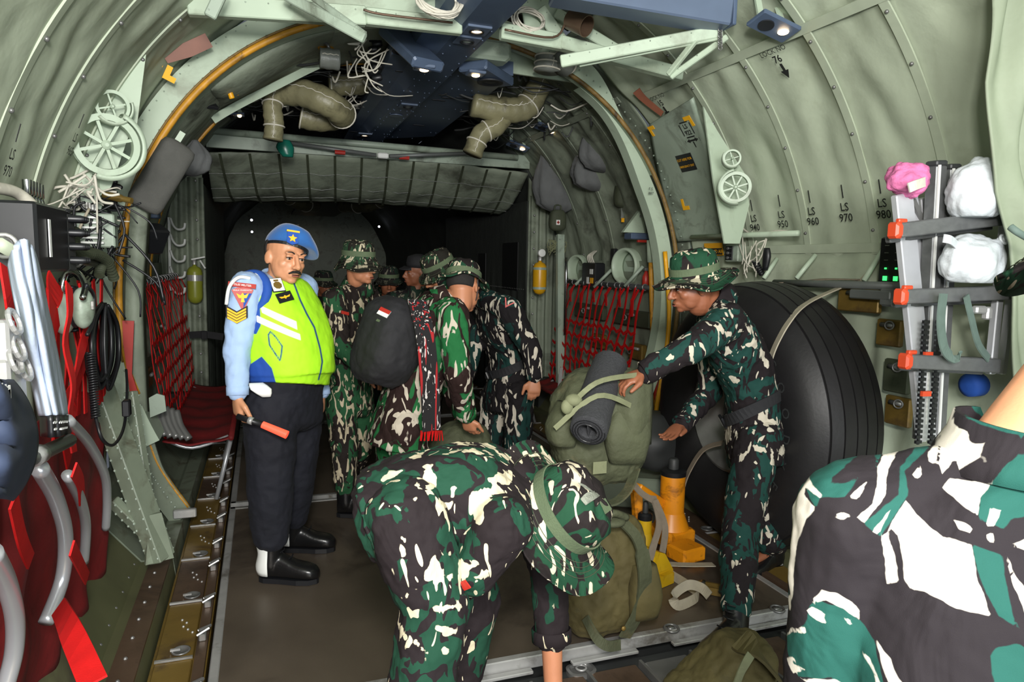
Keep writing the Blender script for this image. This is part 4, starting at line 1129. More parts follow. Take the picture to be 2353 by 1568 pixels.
cylinder_bottle(P(448, 655, 6.7), .062, .33, 'extgreen', 'olive green fire extinguisher strapped beside the white hooks', 'fire extinguisher')
cylinder_bottle(P(1240, 640, 6.4), .068, .32, 'cylyellow', 'yellow pressure bottle with a round white gauge left of the red netting', 'bottle')
m = MB(); rnd = random.Random(5); c = P(1275, 565, 6.3)
for k in range(22):
    a = rnd.uniform(0, 6.3); m.tube(smooth_path([c+V((rnd.uniform(-.10, .08), -.03+rnd.uniform(-.03, .03), rnd.uniform(-.02, .06))), c+V((rnd.uniform(-.10, .10), -.05, rnd.uniform(-.05, .05))), c+V((rnd.uniform(-.08, .10), -.02, rnd.uniform(-.11, -.02)))], 5), .005, 5)
one('rope_coil', m, M['olivestrap'], 'tangled coil of green rope hanging above the yellow pressure bottle', 'rope', smooth=True)
# black buckle strap on the left return wall
c = P(470, 770, 6.6)
one('buckle_strap', MB().ribbon([c+V((-.12, 0, 0)), c+V((0, -.03, .01)), c+V((.15, 0, -.02))], .06, .01, (0, 0, 1)).box(c+V((0, -.04, 0)), (.05, .02, .07), bev=.004), M['blacksoft'], 'black strap with a square buckle left of the lime vest man', 'strap')

# ------------------------------------------------------------------ poles and portholes, right forward wall
t = thing('support_post', PX(1285, 760, 1.72), 'grey green upright post at the forward end of the red netting', 'post')
obj('post', MB().bar(P(1287, 540, 6.25), P(1287, 930, 6.0), .07, .05, (0, 1, 0)), M['pale2'], t)
m = MB()
for k in range(14): m.ell(P(1287, 550+k*25, 6.2), .006, n=6, m=4)
obj('rivet', m, M['alu'], t)
one('chrome_pole', MB().tube([P(1301, 592, 6.05), P(1301, 630, 6.05), P(1298, 770, 6.0)], .014, 12), M['chrome'], 'polished chrome pole standing beside the grey green post', 'pole', smooth=True)
for k, (px, py, w) in enumerate(((1441, 612, .155), (1330, 620, .145))):
    c = PX(px, py, 1.87); n = V((-1, -.25, -.02)).normalized()
    t = thing('porthole', c, ['round pale porthole window near the yellow pole', 'round pale porthole window partly behind the black box'][k], 'window')
    obj('frame_ring', MB().lathe([(w, -.04), (w*1.02, .03), (w*.96, .05), (w*.86, .045), (w*.80, .0), (w*.78, -.08)], c, n, 36, caps=False), M['pale'], t, smooth=True)
    obj('pane', MB().lathe([(w*.80, -.06), (w*.6, -.05), (w*.02, -.045)], c, n, 32), M['pale2'], t, smooth=True)
for a, b, lab in (((1405, 620), (1365, 660), 'pale tube brace left of the right porthole'), ((1478, 612), (1435, 658), 'pale tube brace crossing the right porthole'), ((1345, 632), (1322, 655), 'short pale tube brace beside the black box')):
    one('tube_brace', MB().tube([PX(*a, 1.80), PX(*b, 1.70)], .014, 10), M['pale2'], lab, 'brace', smooth=True)
t = thing('junction_box', PX(1363, 632, 1.76), 'black electrical box with white cables between the portholes', 'box')
c = PX(1363, 632, 1.78)
obj('case', MB().box(c, (.10, .28, .22), frame((0, 0, 1), (0, 1, 0)), bev=.01), M['black'], t)
obj('label', MB().box(c+V((-.055, -.07, .03)), (.004, .06, .045)).box(c+V((-.055, .0, -.05)), (.004, .04, .06)), M['white'], t)
obj('yellow_label', MB().box(c+V((-.055, -.08, -.05)), (.004, .06, .05)), M['yellow'], t)
for k in range(4):
    obj('cable', MB().tube(smooth_path([c+V((-.02, -.05+k*.035, .11)), c+V((-.04, -.05+k*.03, .17)), c+V((.03, k*.01, .22))], 5), .007, 6), M['wire'], t, smooth=True)
one('wall_switch_box', MB().box(PX(1411, 590, 1.86), (.04, .07, .14), bev=.006), M['black'], 'small black upright box between portholes above the cable braces', 'box')
t = thing('small_extinguisher', PX(1484, 645, 1.82), 'small dark red extinguisher beside the yellow pole', 'fire extinguisher')
c = PX(1484, 645, 1.82); obj('bottle', MB().lathe([(.01, -.07), (.028, -.06), (.03, .03), (.015, .06), (.01, .08)], c, (0, 0, 1), 16), M['redpaint'], t, smooth=True); obj('valve', MB().box(c+V((0, 0, .09)), (.03, .03, .03), bev=.004), M['steel'], t)
t = thing('wall_bracket_box', PX(1465, 535, 1.85), 'pale bracket over a slate box with a red handle beside the right arch', 'bracket')
c = P(1465, 538, 5.0)
obj('bracket', MB().prism([(-.13, -.05), (.10, -.05), (.10, .24)], c+V((0, .02, .06)), frame((0, -1, 0)), .04), M['pale'], t)
obj('box', MB().box(c+V((0, -.02, -.02)), (.20, .12, .05), bev=.006), M['blue'], t)
obj('red_handle', MB().box(c+V((0, -.09, -.06)), (.10, .03, .02), bev=.004), M['redpaint'], t)
# yellow painted tubes along the arch foot
one('yellow_pole', MB().tube(smooth_path([P(1496, 600, 4.7), P(1500, 760, 4.7), P(1508, 945, 4.7)], 4), .020, 10), M['seal'], 'worn yellow vertical pole beside the right porthole', 'pole', smooth=True)
one('yellow_pole', MB().tube(smooth_path([P(1528, 578, 4.36), P(1537, 700, 4.36), P(1535, 770, 4.36), P(1524, 850, 4.36), P(1505, 960, 4.36)], 4), .016, 10), M['yellow'], 'bright yellow curved pole edging the right arch foot', 'pole', smooth=True)
one('yellow_clamp', MB().tube([P(1495, 552, 4.68), P(1496, 602, 4.7)], .030, 12), M['pale'], 'pale sleeve capping the top of the worn yellow pole', 'sleeve', smooth=True)
plate([(1500, 730), (1520, 732), (1518, 850), (1505, 920), (1500, 850)], 4.62, 'access_cover', 'redpaint', 'narrow red panel between the two yellow poles', 'panel')
# red mesh tube near the right of the lower wall
one('hand_rail', MB().tube([PX(1590, 545, 1.80), PX(1835, 536, 1.74)], .016, 10), M['pale'], 'thin pale horizontal rail below the LS markings', 'rail', smooth=True)
one('hand_rail', MB().tube([PX(1780, 650, 1.76), PX(2075, 658, 1.72)], .020, 10), M['grey'], 'grey seat rail running behind the top of the big tyre', 'rail', smooth=True)
for k, (a, b) in enumerate((((1785, 595), (1755, 640)), ((1874, 586), (1830, 640)), ((2032, 570), (1985, 645)))):
    one('tube_brace', MB().tube([PX(*a, 1.82), PX(*b, 1.72)], .013, 10), M['pale'], ['left slanted pale brace above the big tyre', 'middle slanted pale brace above the big tyre', 'right slanted pale brace above the big tyre beside the ladders'][k], 'brace', smooth=True)
# small electrics above the hat
t = thing('comm_box', PX(1690, 582, 1.78), 'small black and pale intercom box with cables above the right soldier hat', 'box')
c = PX(1690, 582, 1.80)
obj('case', MB().box(c, (.06, .13, .11), bev=.006), M['pale2'], t); obj('face', MB().box(c+V((-.034, .02, 0)), (.008, .07, .09), bev=.002), M['black'], t)
m = MB()
for k in range(3): m.lathe([(.009, 0), (.009, .01)], c+V((-.04, .02, .03-.03*k)), (-1, 0, 0), 10)
obj('knob', m, M['steel'], t)
c2 = PX(1755, 600, 1.76)
t = thing('coiled_handset', c2, 'black handset with a coiled cord hanging above the tyre', 'handset')
obj('handset', MB().eloft([(PX(1762, 570, 1.74), (.0, .02, 0), (.015, 0, 0)), (PX(1762, 590, 1.74), (0, .03, 0), (.02, 0, 0)), (PX(1758, 622, 1.74), (0, .018, 0), (.014, 0, 0))], 12, sub=3), M['black'], t, smooth=True)
def spring(p0, p1, R, r, n, sag=0):
    p0, p1 = V(p0), V(p1); F = frame(p1-p0, (0, 1, .1)); pts = []
    for i in range(n*10+1):
        u = i/(n*10); a = 2*PI*u*n; pts.append(p0.lerp(p1, u)+V((0, 0, -sag*math.sin(PI*u)))+F@V((R*math.cos(a), R*math.sin(a), 0)))
    return MB().tube(pts, r, 5)
obj('coiled_cord', spring(PX(1735, 600, 1.74), PX(1752, 632, 1.74), .016, .005, 7), M['black'], t, smooth=True)
m = MB(); rnd = random.Random(9)
for k in range(14):
    p0 = PX(rnd.uniform(1690, 1770), rnd.uniform(545, 600), 1.76); p1 = PX(rnd.uniform(1700, 1760), rnd.uniform(570, 640), 1.74)
    m.tube(smooth_path([p0, p0.lerp(p1, .5)+V((-.02, rnd.uniform(-.04, .04), rnd.uniform(-.04, .02))), p1], 5), .004, 5)
m.tube(smooth_path([PX(1690, 508, 1.80), PX(1730, 540, 1.78), PX(1790, 530, 1.76), PX(1830, 538, 1.75)], 5), .006, 6)
tag(one('wall_wiring', m, M['wire'], 'thin white wires tied along the rail above the tyre', 'wiring', smooth=True), kind='stuff')
one('wall_outlet', MB().box(PX(1678, 505, 1.83), (.04, .07, .07), bev=.006), M['black'], 'small dark socket box on the wall under the right pulleys', 'box')
# black panel with green leds by the ladders
t = thing('led_panel', PX(2056, 603, 1.78), 'black control panel with small green lights left of the ladders', 'panel')
c = PX(2058, 603, 1.80)
obj('case', MB().box(c, (.05, .15, .24), bev=.006), M['black'], t)
m = MB()
for dy in (-.03, .03):
    m.box(c+V((-.028, dy, -.03)), (.004, .010, .008)); m.box(c+V((-.028, dy, -.078)), (.004, .022, .022))
obj('green_led', m, M['ledgreen'], t)
m = MB()
for k in range(6): m.box(c+V((-.028, (-.03, .03)[k % 2], .08-.035*(k//2))), (.004, .022, .004))
obj('label_line', m, M['duct2'], t)
# gold brackets and grey latches right of the tyre
for k, (px, py, w, h) in enumerate(((1975, 690, .26, .12), (2045, 765, .14, .13), (2062, 865, .14, .16), (2065, 945, .14, .14))):
    c = PX(px, py, 1.80)
    t = thing('litter_bracket', c, ['gold green bracket behind the top right of the tyre', 'gold bracket right of the tyre below the control panel', 'olive bracket right of the tyre at mid height', 'lowest olive bracket between tyre and ladder'][k], 'bracket')
    obj('plate', MB().box(c, (.03, w, h), bev=.006), M['gold'] if k != 2 else M['olivekit'], t)
    obj('pin', MB().tube([c+V((-.03, -w*.3, h*.3)), c+V((-.03, w*.2, h*.3))], .012, 8).torus(.02, .004, c+V((-.04, -w*.2, h*.3)), (1, .4, 0), 14, 6), M['steel'], t, smooth=True)
one('grey_latch', MB().bar(PX(1960, 675, 1.74), PX(2055, 680, 1.72), .05, .045, (0, 0, 1), .006).box(PX(2050, 683, 1.73), (.06, .10, .09), bev=.01), M['grey'], 'grey metal latch block behind the top of the tyre', 'latch')
# near canvas curtain at the right edge
def cur(u, v):
    e = np.interp(v, [0, .25, .5, .62, .8, 1], [2276, 2262, 2288, 2318, 2326, 2334]); yy = -60+1000*v
    p = P(float(e), yy, 1.80)
    k = math.sin(u*30+2.5*math.sin(v*4)+v*2)*.040*(.5+u)+mnoise.noise(V((u*7, v*4, 3)))*.07
    return p+V((.62*u, -.12*u-k*(.3+.7*min(1, u*5)), 0))
one('canvas_curtain', MB().grid(cur, 80, 60), M['curtain'], 'tall folded pale canvas curtain hanging at the right edge', 'curtain', smooth=True, mods=[SOL(.01)])
one('curtain_tie', MB().tube(smooth_path([P(2322, 522, 1.62), P(2340, 535, 1.6), P(2375, 555, 1.6)], 5), .012, 8), M['greenstrap'], 'grey green tie rope around the canvas curtain', 'tie', smooth=True)

# ------------------------------------------------------------------ red troop seats
def net_seat(s, y0, y1, label, xt, zt, xb, zb, seat_x1, nv, loose=True, group=None):
    t = thing('troop_seat', (s*xt, (y0+y1)/2, 0), label, 'seat', group)
    obj('top_rail', MB().tube([(s*(xt+.01), y0-.05, zt), (s*(xt+.01), y1+.05, zt)], .019, 10), M['darkgrey'], t, smooth=True)
    rnd = random.Random(int(abs(y0*10+s)))
    lerp = lambda a, b, u: a+(b-a)*u
    def pt(y, u, off=0):
        return V((s*(lerp(xt, xb, u)-off-.02*math.sin(PI*u)), y, lerp(zt, zb, u)))
    nt = obj('back_net', MB(), M['red'], t) if False else None
    for k in range(nv):
        y = y0+(y1-y0)*(k+.3+rnd.uniform(-.15, .15))/nv; yb = y0+(y1-y0)*(k+.5)/nv+rnd.uniform(-.03, .03)-.12*s*0
        obj('web_strap', MB().ribbon([pt(lerp(y, yb, u), u, .012*math.sin(u*9+k)) for u in [q/14 for q in range(15)]], .024, .004, (0, 1, .15*(-1)**k)), M['red'], t)
        obj('strap_hook', MB().torus(.024, .005, (s*(xt+.01), y, zt), (0, 1, 0), 14, 6), M['steel'], t, smooth=True)
        if loose and k % 2 == 0:
            L = rnd.uniform(.14, .26)
            obj('loose_strap', MB().ribbon([pt(y+.02, 0.02, .03), pt(y+.05, .02+L*.4, .05), pt(y+.03, .02+L, .03)], [.022, .045, .03], .004, (0, 1, .2)), M['red'], t)
    for j in range(6):
        u = .38+.60*j/5
        pts = [pt(y0+(y1-y0)*i/(nv*2), u+.015*math.sin(i*PI)+(.018 if i % 2 else -.012)+rnd.uniform(-.006, .006), .012) for i in range(nv*2+1)]
        obj('cross_strap', MB().ribbon(pts, .026, .004, (0, 0, 1)), M['red'], t)
    def sf_(u, v):
        x = lerp(xb, seat_x1, u); y = lerp(y0, y1, v)
        return V((s*x, y, .43-.03*math.sin(PI*u)+.012*mnoise.noise(V((u*4, v*8, s)))-.015*math.sin(v*PI*6)**2))
    obj('seat_pan', MB().grid(sf_, 12, 60), M['redseat'], t, smooth=True, mods=[SOL(.008)])
    obj('front_tube', MB().tube([(s*seat_x1, y0-.02, .43), (s*seat_x1, y1, .43)], .016, 10), M['redseat'], t, smooth=True)
    for y in (y0+.1, (y0+y1)/2, y1-.1):
        obj('leg', MB().tube([(s*seat_x1, y, .42), (s*(seat_x1+.10), y-.04, .02)], .014, 10), M['tube'], t, smooth=True)
        obj('arm_tube', MB().tube(smooth_path([(s*(xb+.0), y, .42), (s*(xb*.6+seat_x1*.4), y, .355), (s*(seat_x1+.02), y, .415)], 5), .012, 10), M['tube'], t, smooth=True)
    return t
net_seat(1, 4.75, 6.30, 'red webbing troop seat with a net back under the portholes', 1.74, 1.385, 1.60, .44, 1.30, 13)
net_seat(-1, 4.62, 6.70, 'red net backed troop seat along the left wall behind the lime vest man', 1.76, 1.39, 1.66, .44, 1.27, 15)
one('lap_belt', MB().ribbon(smooth_path([P(1275, 935, 5.3), P(1285, 890, 5.3), P(1290, 845, 5.3)], 4), .03, .004), M['alu'], 'grey metal buckle strap on the right red seat', 'strap')
# gold litter boxes behind the nets
for k, (s, y, z) in enumerate(((1, 5.1, 1.12), (1, 5.9, 1.12), (1, 5.0, .85), (1, 5.7, .86), (-1, 5.2, 1.0), (-1, 5.3, .72), (-1, 5.9, 1.0))):
    t = thing('litter_bracket', (s*1.84, y, z), ['olive bracket behind the right red net, upper row, nearer one', 'olive bracket behind the right red net, upper row, farther one', 'gold bracket behind the right red net, lower row, nearer one', 'gold bracket behind the right red net, lower row, farther one', 'nearer upper gold bracket behind the left red net', 'lower gold bracket behind the left red net', 'farther upper gold bracket behind the left red net'][k], 'bracket', 'brackets behind the red nets')
    L = .60 if z > 1.05 else .22
    obj('plate', MB().box((s*1.83, y, z), (.05, L, .13), bev=.008), M['olivekit'] if z > 1.05 else M['gold'], t)
    obj('latch', MB().tube([(s*1.79, y-.08, z+.03), (s*1.79, y+.04, z+.03)], .012, 8).torus(.022, .005, (s*1.785, y+.06, z), (1, .2, 0), 14, 6), M['alu'], t, smooth=True)

# folded red seats, near left
t = thing('folded_seat', (-1.75, 2.6, .3), 'folded dark red canvas troop seat with curved metal tubes near the left edge', 'seat')
def fs(u, v):
    y = 1.0+2.45*u; z = 1.02-.86*v
    fold = mnoise.noise(V((u*14, v*1.2, 3)))*.03+.010*math.sin(u*38+v*2)+mnoise.noise(V((u*6, v*4, 8)))*.03
    x = -1.745-.02*v+fold
    if u > .86: z -= (u-.86)*1.6*(1-v)
    return V((x, y, z))
obj('canvas', MB().grid(fs, 120, 24), M['redseat'], t, smooth=True, mods=[SOL(.008)])
def fs2(u, v):
    y = .9+1.15*u; z = 1.14-.62*v; return V((-1.70-.04*v+mnoise.noise(V((u*8, v*2, 5)))*.04, y, z))
obj('canvas_flap', MB().grid(fs2, 60, 16), M['redseat'], t, smooth=True, mods=[SOL(.008)])
obj('top_bar', MB().tube([PX(-40, 1105, -1.58), PX(60, 1060, -1.58), PX(160, 1012, -1.58)], .018, 12), M['grey'], t, smooth=True)
obj('bar_joint', MB().tube([PX(75, 1052, -1.58), PX(92, 1044, -1.58)], .024, 12), M['alu'], t, smooth=True)
for pts, r in (([(90, 1075), (128, 1145), (150, 1230), (143, 1330), (105, 1432)], .021), ([(155, 1092), (185, 1150), (197, 1210), (193, 1292)], .016), ([(155, 965), (205, 1020), (240, 1090), (246, 1150), (243, 1215)], .016), ([(-20, 1270), (15, 1340), (34, 1420), (32, 1500), (12, 1580)], .021)):
    n = len(pts); pp = [PX(px, py, -1.60-.10*(i/(n-1))) for i, (px, py) in enumerate(pts)]
    obj('curved_tube', MB().tube(smooth_path(pp, 6), r, 14), M['tube'], t, smooth=True)
for k, pts in enumerate(([(135, 1395), (160, 1445), (215, 1570)], [(165, 1260), (185, 1300), (200, 1330)], [(170, 1080), (185, 1110), (188, 1150)], [(30, 1150), (50, 1240), (70, 1290)])):
    pp = [PX(px, py, -1.55-.04*i) if k else PX(px, py, -1.60+.10*i) for i, (px, py) in enumerate(pts)]
    obj('tie_strap', MB().ribbon(smooth_path(pp, 4), .05 if k == 0 else .04, .005, (0, 1, .1)), M['red'], t)
m = MB()
for k in range(9): m.torus(.018, .004, (-1.86, 1.6+k*.22, .335), (0, 1, .3), 12, 5)
obj('floor_clip', m, M['steel'], t, smooth=True)

# ------------------------------------------------------------------ left wall rail with hanging gear
XR = -1.72
t = thing('hanging_rail', PX(100, 575, XR), 'dark steel rail with clip rings where clothes and straps hang at the left', 'rail')
obj('rail', MB().tube([PX(-60, 548, XR), PX(240, 608, XR)], .020, 12), M['steel'], t, smooth=True)
for px, py in ((10, 565), (78, 575), (140, 590), (158, 592), (168, 595)):
    obj('clip_ring', MB().torus(.030, .006, PX(px, py, XR), (0, 1, 0), 18, 6), M['alu'], t, smooth=True)
# red straps hanging from it
def hang(pxs, x, w, label, mm='red', name='hanging_strap', grp=None):
    return one(name, MB().ribbon(smooth_path([PX(a, b, x+.01*(i % 2)) for i, (a, b) in enumerate(pxs)], 5), w, .005, (0, 1, .15)), M[mm], label, 'strap', grp)
hang([(8, 610), (18, 680), (28, 740), (20, 830), (35, 920), (50, 1000), (62, 1060)], -1.66, .045, 'long red strap hanging left of the pale blue jacket')
hang([(128, 648), (120, 700), (128, 770)], -1.64, .08, 'short wide red strap end hanging from the left rail')
hang([(158, 655), (160, 720), (150, 790), (168, 880), (160, 960), (170, 1040)], -1.62, .05, 'long red strap hanging behind the pale blue jacket sleeve')
hang([(188, 660), (192, 700), (200, 750), (180, 830), (165, 900)], -1.66, .045, 'red strap running behind the green headset')
hang([(190, 755), (195, 820), (170, 900), (150, 980), (160, 1060)], -1.68, .08, 'broad red folded strap bunch below the green headset')
def redmass(u, v):
    y = 2.35+1.0*u; z = 1.28-.55*v
    return V((-1.76+mnoise.noise(V((u*9, v*4, 2)))*.06, y+.1*math.sin(v*4), z))
for k in range(9):
    y = 2.5+.11*k
    hang_pts = [V((-1.74+.03*math.sin(k), y, 1.45)), V((-1.72, y+.04*math.sin(k*2), 1.2)), V((-1.72+.02*math.cos(k), y+.05*math.cos(k*3), .95))]
    one('hanging_strap', MB().ribbon(smooth_path(hang_pts, 4), .045, .005, (0, 1, .3*math.sin(k))), M['red'], 'dark red strap in the bunch under the left rail, %s to the camera' % ORD[k], 'strap', 'red straps in the folded bunch at the left')
# metal buckles
for k, (px, py) in enumerate(((12, 790), (22, 850), (38, 895), (15, 880))):
    c = PX(px, py, -1.62); one('strap_buckle', MB().box(c, (.03, .05, .11), bev=.006).torus(.028, .006, c+V((.02, 0, .05)), (1, 0, .3), 14, 6), M['alu'], 'shiny strap buckle left of the pale blue jacket, ' + ['topmost of four', 'second from the top', 'lowest and rightmost of four', 'lowest at the picture edge'][k], 'buckle', 'metal buckles left of the jacket')
# headset
t = thing('headset', PX(190, 710, -1.66), 'aviation headset with green ear cups hanging from the left rail', 'headset')
for px, py in ((190, 708), (146, 722)):
    c = PX(px, py, -1.64 if px > 150 else -1.70)
    e = obj('ear_cup', MB().ell(c, (.035, .052, .070), n=18, m=12), M['pale2'], t, smooth=True)
    obj('ear_pad', MB().ell(c+V((-.025, .012, 0)), (.025, .050, .068), n=18, m=12), M['black'], e, smooth=True)
    obj('cup_clip', MB().box(c+V((.034, -.02, .01)), (.01, .02, .03), bev=.003), M['alu'], e)
obj('headband', MB().tube(smooth_path([PX(190, 685, -1.62), PX(195, 655, -1.63), PX(180, 628, -1.66), PX(155, 625, -1.70), PX(142, 660, -1.72), PX(140, 700, -1.72)], 6), .010, 8), M['chrome'], t, smooth=True)
obj('boom', MB().tube(smooth_path([PX(198, 655, -1.62), PX(215, 680, -1.62), PX(212, 740, -1.62), PX(200, 770, -1.62)], 6), .007, 6), M['black'], t, smooth=True)
# coiled cords, cable bundle
t = thing('cable_bundle', PX(245, 800, -1.66), 'big bundle of looped black cable hanging at the left', 'cable')
rnd = random.Random(4)
for k in range(24):
    dx = rnd.uniform(-26, 26); x = -1.68+rnd.uniform(-.05, .05)
    pts = [(238+dx*.2, 700+rnd.uniform(-4, 4)), (222+dx*.9, 740), (218+dx*1.1, 810), (235+dx*.7, 885+rnd.uniform(-10, 12)), (258+dx*.7, 830), (258+dx*.6, 750), (244+dx*.2, 702)]
    obj('cable_loop', MB().tube(smooth_path([PX(a, b, x) for a, b in pts], 6), .0065, 6), M['black'], t, smooth=True)
def bead_cord(p0, p1, R, r, n, label, mm='black'):
    return one('spiral_cable', spring(p0, p1, R, r, n), M[mm], label, 'cord', smooth=True)
bead_cord(PX(150, 480, -1.72), PX(158, 600, -1.72), .017, .005, 14, 'thick black coiled cord hanging left of the grey green box')
bead_cord(PX(165, 660, -1.70), PX(172, 760, -1.70), .018, .007, 12, 'black coiled cord hanging behind the headset')
bead_cord(PX(208, 810, -1.64), PX(220, 960, -1.62), .012, .004, 26, 'thin black coiled cord dangling under the cable bundle')
one('curly_loop', MB().tube(smooth_path([PX(220, 960, -1.62), PX(235, 1010, -1.6), PX(262, 1022, -1.6), PX(285, 980, -1.62), PX(292, 900, -1.64), PX(290, 850, -1.66)], 6), .006, 6), M['black'], 'black cord loop joining the dangling coil to a small box', 'cord', smooth=True)
one('inline_box', MB().box(PX(291, 938, -1.62), (.03, .05, .07), bev=.005), M['black'], 'small black inline cable box hanging on the cord near the ramp truss', 'box')
def corr(pts, R, x, label):
    sp = smooth_path([PX(a, b, x) for a, b in pts], 14)
    return one('corrugated_hose', MB().tube(sp, [R*(1.12 if i % 2 else .86) for i in range(len(sp))], 14), M['extgreen'] if False else M['olivekit'], label, 'hose')
corr([(172, 530), (168, 560), (190, 580), (222, 585), (245, 600), (262, 640)], .020, -1.68, 'green corrugated oxygen hose curving below the white finned box')
corr([(228, 635), (232, 615), (250, 600)], .018, -1.70, 'short end piece of green corrugated hose by the left frame')
# electronics
t = thing('radio_box', PX(55, 545, -1.78), 'large black radio box with dark connectors at the left edge', 'radio')
c = PX(50, 548, -1.76)
obj('case', MB().box(c+V((0, -.06, 0)), (.20, .34, .20), bev=.008), M['black'], t)
obj('front', MB().box(c+V((.02, .15, -.01)), (.16, .10, .18), bev=.006), M['darkgrey'], t)
for k in range(12):
    obj('connector', MB().lathe([(.012, 0), (.012, .035), (.008, .045)], c+V((.10, .12+.03*(k % 3), .07-.045*(k//3))), (1, .1, 0), 12), M['black'], t, angle=40)
obj('plaque', MB().box(c+V((.104, -.12, .0)), (.003, .02, .11)).box(c+V((.02, -.09, .104)), (.06, .05, .003)), M['white'], t)
t = thing('relay_box', P(205, 420, 3.7), 'pale green electronics box with black cable plugs below the large left pulley', 'box')
c = P(200, 425, 3.65)
obj('case', MB().box(c, (.11, .06, .22), frame((0, 0, 1), (.35, 1, 0)), bev=.006) if False else MB().box(c, (.11, .09, .20), bev=.006), M['pale'], t)
obj('nameplate', MB().box(c+V((0, -.047, -.06)), (.07, .002, .016)), M['black'], t)
for k in range(8):
    p = P(228+(k % 2)*12, 385+k*12, 3.7); obj('plug', MB().lathe([(.012, 0), (.015, .03), (.013, .07), (.008, .08)], p, (1, -.3, -.25), 12), M['black'], t, angle=40)
obj('brass_connector', MB().lathe([(.014, 0), (.018, .02), (.018, .08), (.013, .09), (.013, .13)], P(238, 448, 3.6), (1, -.4, -.2), 16), M['gold'], t, angle=40)
for k in range(4): obj('side_cable', MB().tube(smooth_path([P(165, 390+k*14, 3.6), P(120, 400+k*12, 3.5), P(95+k*8, 425+k*4, 3.5), P(140, 440, 3.55)], 6), .006, 6), M['wire'], t, smooth=True)
t = thing('finned_box', P(218, 520, 3.55), 'pale box with white cooling fins on the left wall', 'box')
c = P(218, 530, 3.6)
obj('case', MB().box(c, (.17, .08, .15), bev=.006), M['pale2'], t)
for k in range(6): obj('fin', MB().box(c+V((.0+.0*k, -.05, .055-.022*k)), (.09, .03, .010), bev=.002), M['white'], t)
t = thing('terminal_strip', P(190, 465, 3.6), 'row of grey terminals under the pale electronics box', 'terminal strip')
obj('bar', MB().bar(P(165, 455, 3.6), P(235, 475, 3.6), .02, .03), M['pale2'], t)
for k in range(8): obj('terminal', MB().box(P(172+k*7, 466+k*1.6, 3.58), (.010, .02, .03), bev=.002), M['alu'], t)
m = MB(); rnd = random.Random(12)
for k in range(30):
    p0 = P(rnd.uniform(70, 240), rnd.uniform(380, 480), rnd.uniform(3.3, 3.7)); p1 = p0+V((rnd.uniform(-.22, .22), rnd.uniform(-.05, .05), rnd.uniform(-.2, .05)))
    m.tube(smooth_path([p0, p0.lerp(p1, .5)+V((rnd.uniform(-.05, .05), 0, rnd.uniform(-.06, .03))), p1], 5), rnd.choice((.003, .004, .006)), 6)
tag(one('left_wall_wiring', m, M['wire'], 'tangle of white and beige cables around the left electronics', 'wiring', smooth=True), kind='stuff')
m = MB()
for k in range(60):
    p0 = P(rnd.uniform(120, 290), rnd.uniform(440, 600), rnd.uniform(3.4, 3.8)); p1 = p0+V((rnd.uniform(-.2, .2), rnd.uniform(-.05, .05), rnd.uniform(-.3, .0)))
    m.tube(smooth_path([p0, p0.lerp(p1, .5)+V((rnd.uniform(-.06, .06), 0, rnd.uniform(-.04, .03))), p1], 5), rnd.choice((.003, .0045, .006)), 6)
tag(one('dark_wall_wiring', m, M['black'], 'tangle of black cables below the left electronics', 'wiring', smooth=True), kind='stuff')
for k in range(5):
    c = PX(65+k*7, 478+k*2, -1.78); one('canister', MB().lathe([(.014, 0), (.014, .03), (.011, .04), (.014, .045), (.014, .09)], c, (0, 0, 1), 14), M['chrome'], 'steel connector on top of the black radio box, %s from the left' % ['first', 'second', 'middle', 'fourth', 'last'][k], 'connector', 'steel connectors on the radio box', angle=40)
one('cloth_cable_bundle', MB().tube(smooth_path([PX(-20, 430, -1.80), PX(30, 440, -1.78), PX(60, 458, -1.76), PX(85, 485, -1.74)], 6), .018, 10), M['wire'], 'thick white taped cable bundle above the black radio box', 'cable', smooth=True)
for k, (a, b) in enumerate((((0, 562), (75, 605)), ((100, 575), (155, 610)))):
    one('tube_brace', MB().tube([PX(*a, -1.70), PX(*b, -1.74)], .018, 10), M['strap_liner'], ['thick pale brace tube under the black radio box', 'pale brace tube right of the black radio box'][k], 'brace', smooth=True)
one('thin_rope', MB().tube(smooth_path([P(205, 480, 3.5), P(185, 520, 3.45), P(158, 590, 3.4)], 4), .006, 6), M['beige'], 'right beige tie cord slanting down from the terminals', 'cord', smooth=True)
one('thin_rope', MB().tube(smooth_path([P(105, 470, 3.4), P(118, 530, 3.38), P(132, 590, 3.35)], 4), .006, 6), M['beige'], 'left beige tie cord slanting down beside the radio box', 'cord', smooth=True)
# control head at the arch
t = thing('control_head', P(335, 540, 4.35), 'black control box with a red lit display on the left arch frame', 'box')
c = P(345, 548, 4.35)
obj('case', MB().box(c, (.15, .10, .15), frame((.4, -.4, 1)), bev=.01), M['black'], t)
obj('lamp_shade', MB().box(P(330, 495, 4.35), (.16, .10, .03), bev=.006), M['blue'], t)
obj('red_display', MB().box(P(323, 513, 4.30), (.06, .03, .03), bev=.004), M['redpaint'], t)
# arch column down the left
one('arch_column', MB().rings([[p+q for q in (V((-.035, 0, 0)), V((.035, 0, 0)), V((.045, .12, 0)), V((-.045, .12, 0)))] for p in smooth_path([P(318, 470, 4.1), P(312, 560, 4.12), P(305, 680, 4.15), P(308, 800, 4.15), P(320, 1010, 4.2)], 6)]), M['liner_dark'], 'wrapped vertical arch column left of the red netting', 'column', smooth=True)
plate([(281, 737), (308, 738), (303, 860), (318, 905), (308, 920), (298, 900), (283, 790)], 4.02, 'column_cover', 'redpaint', 'red cover flap on the left arch column', 'flap')
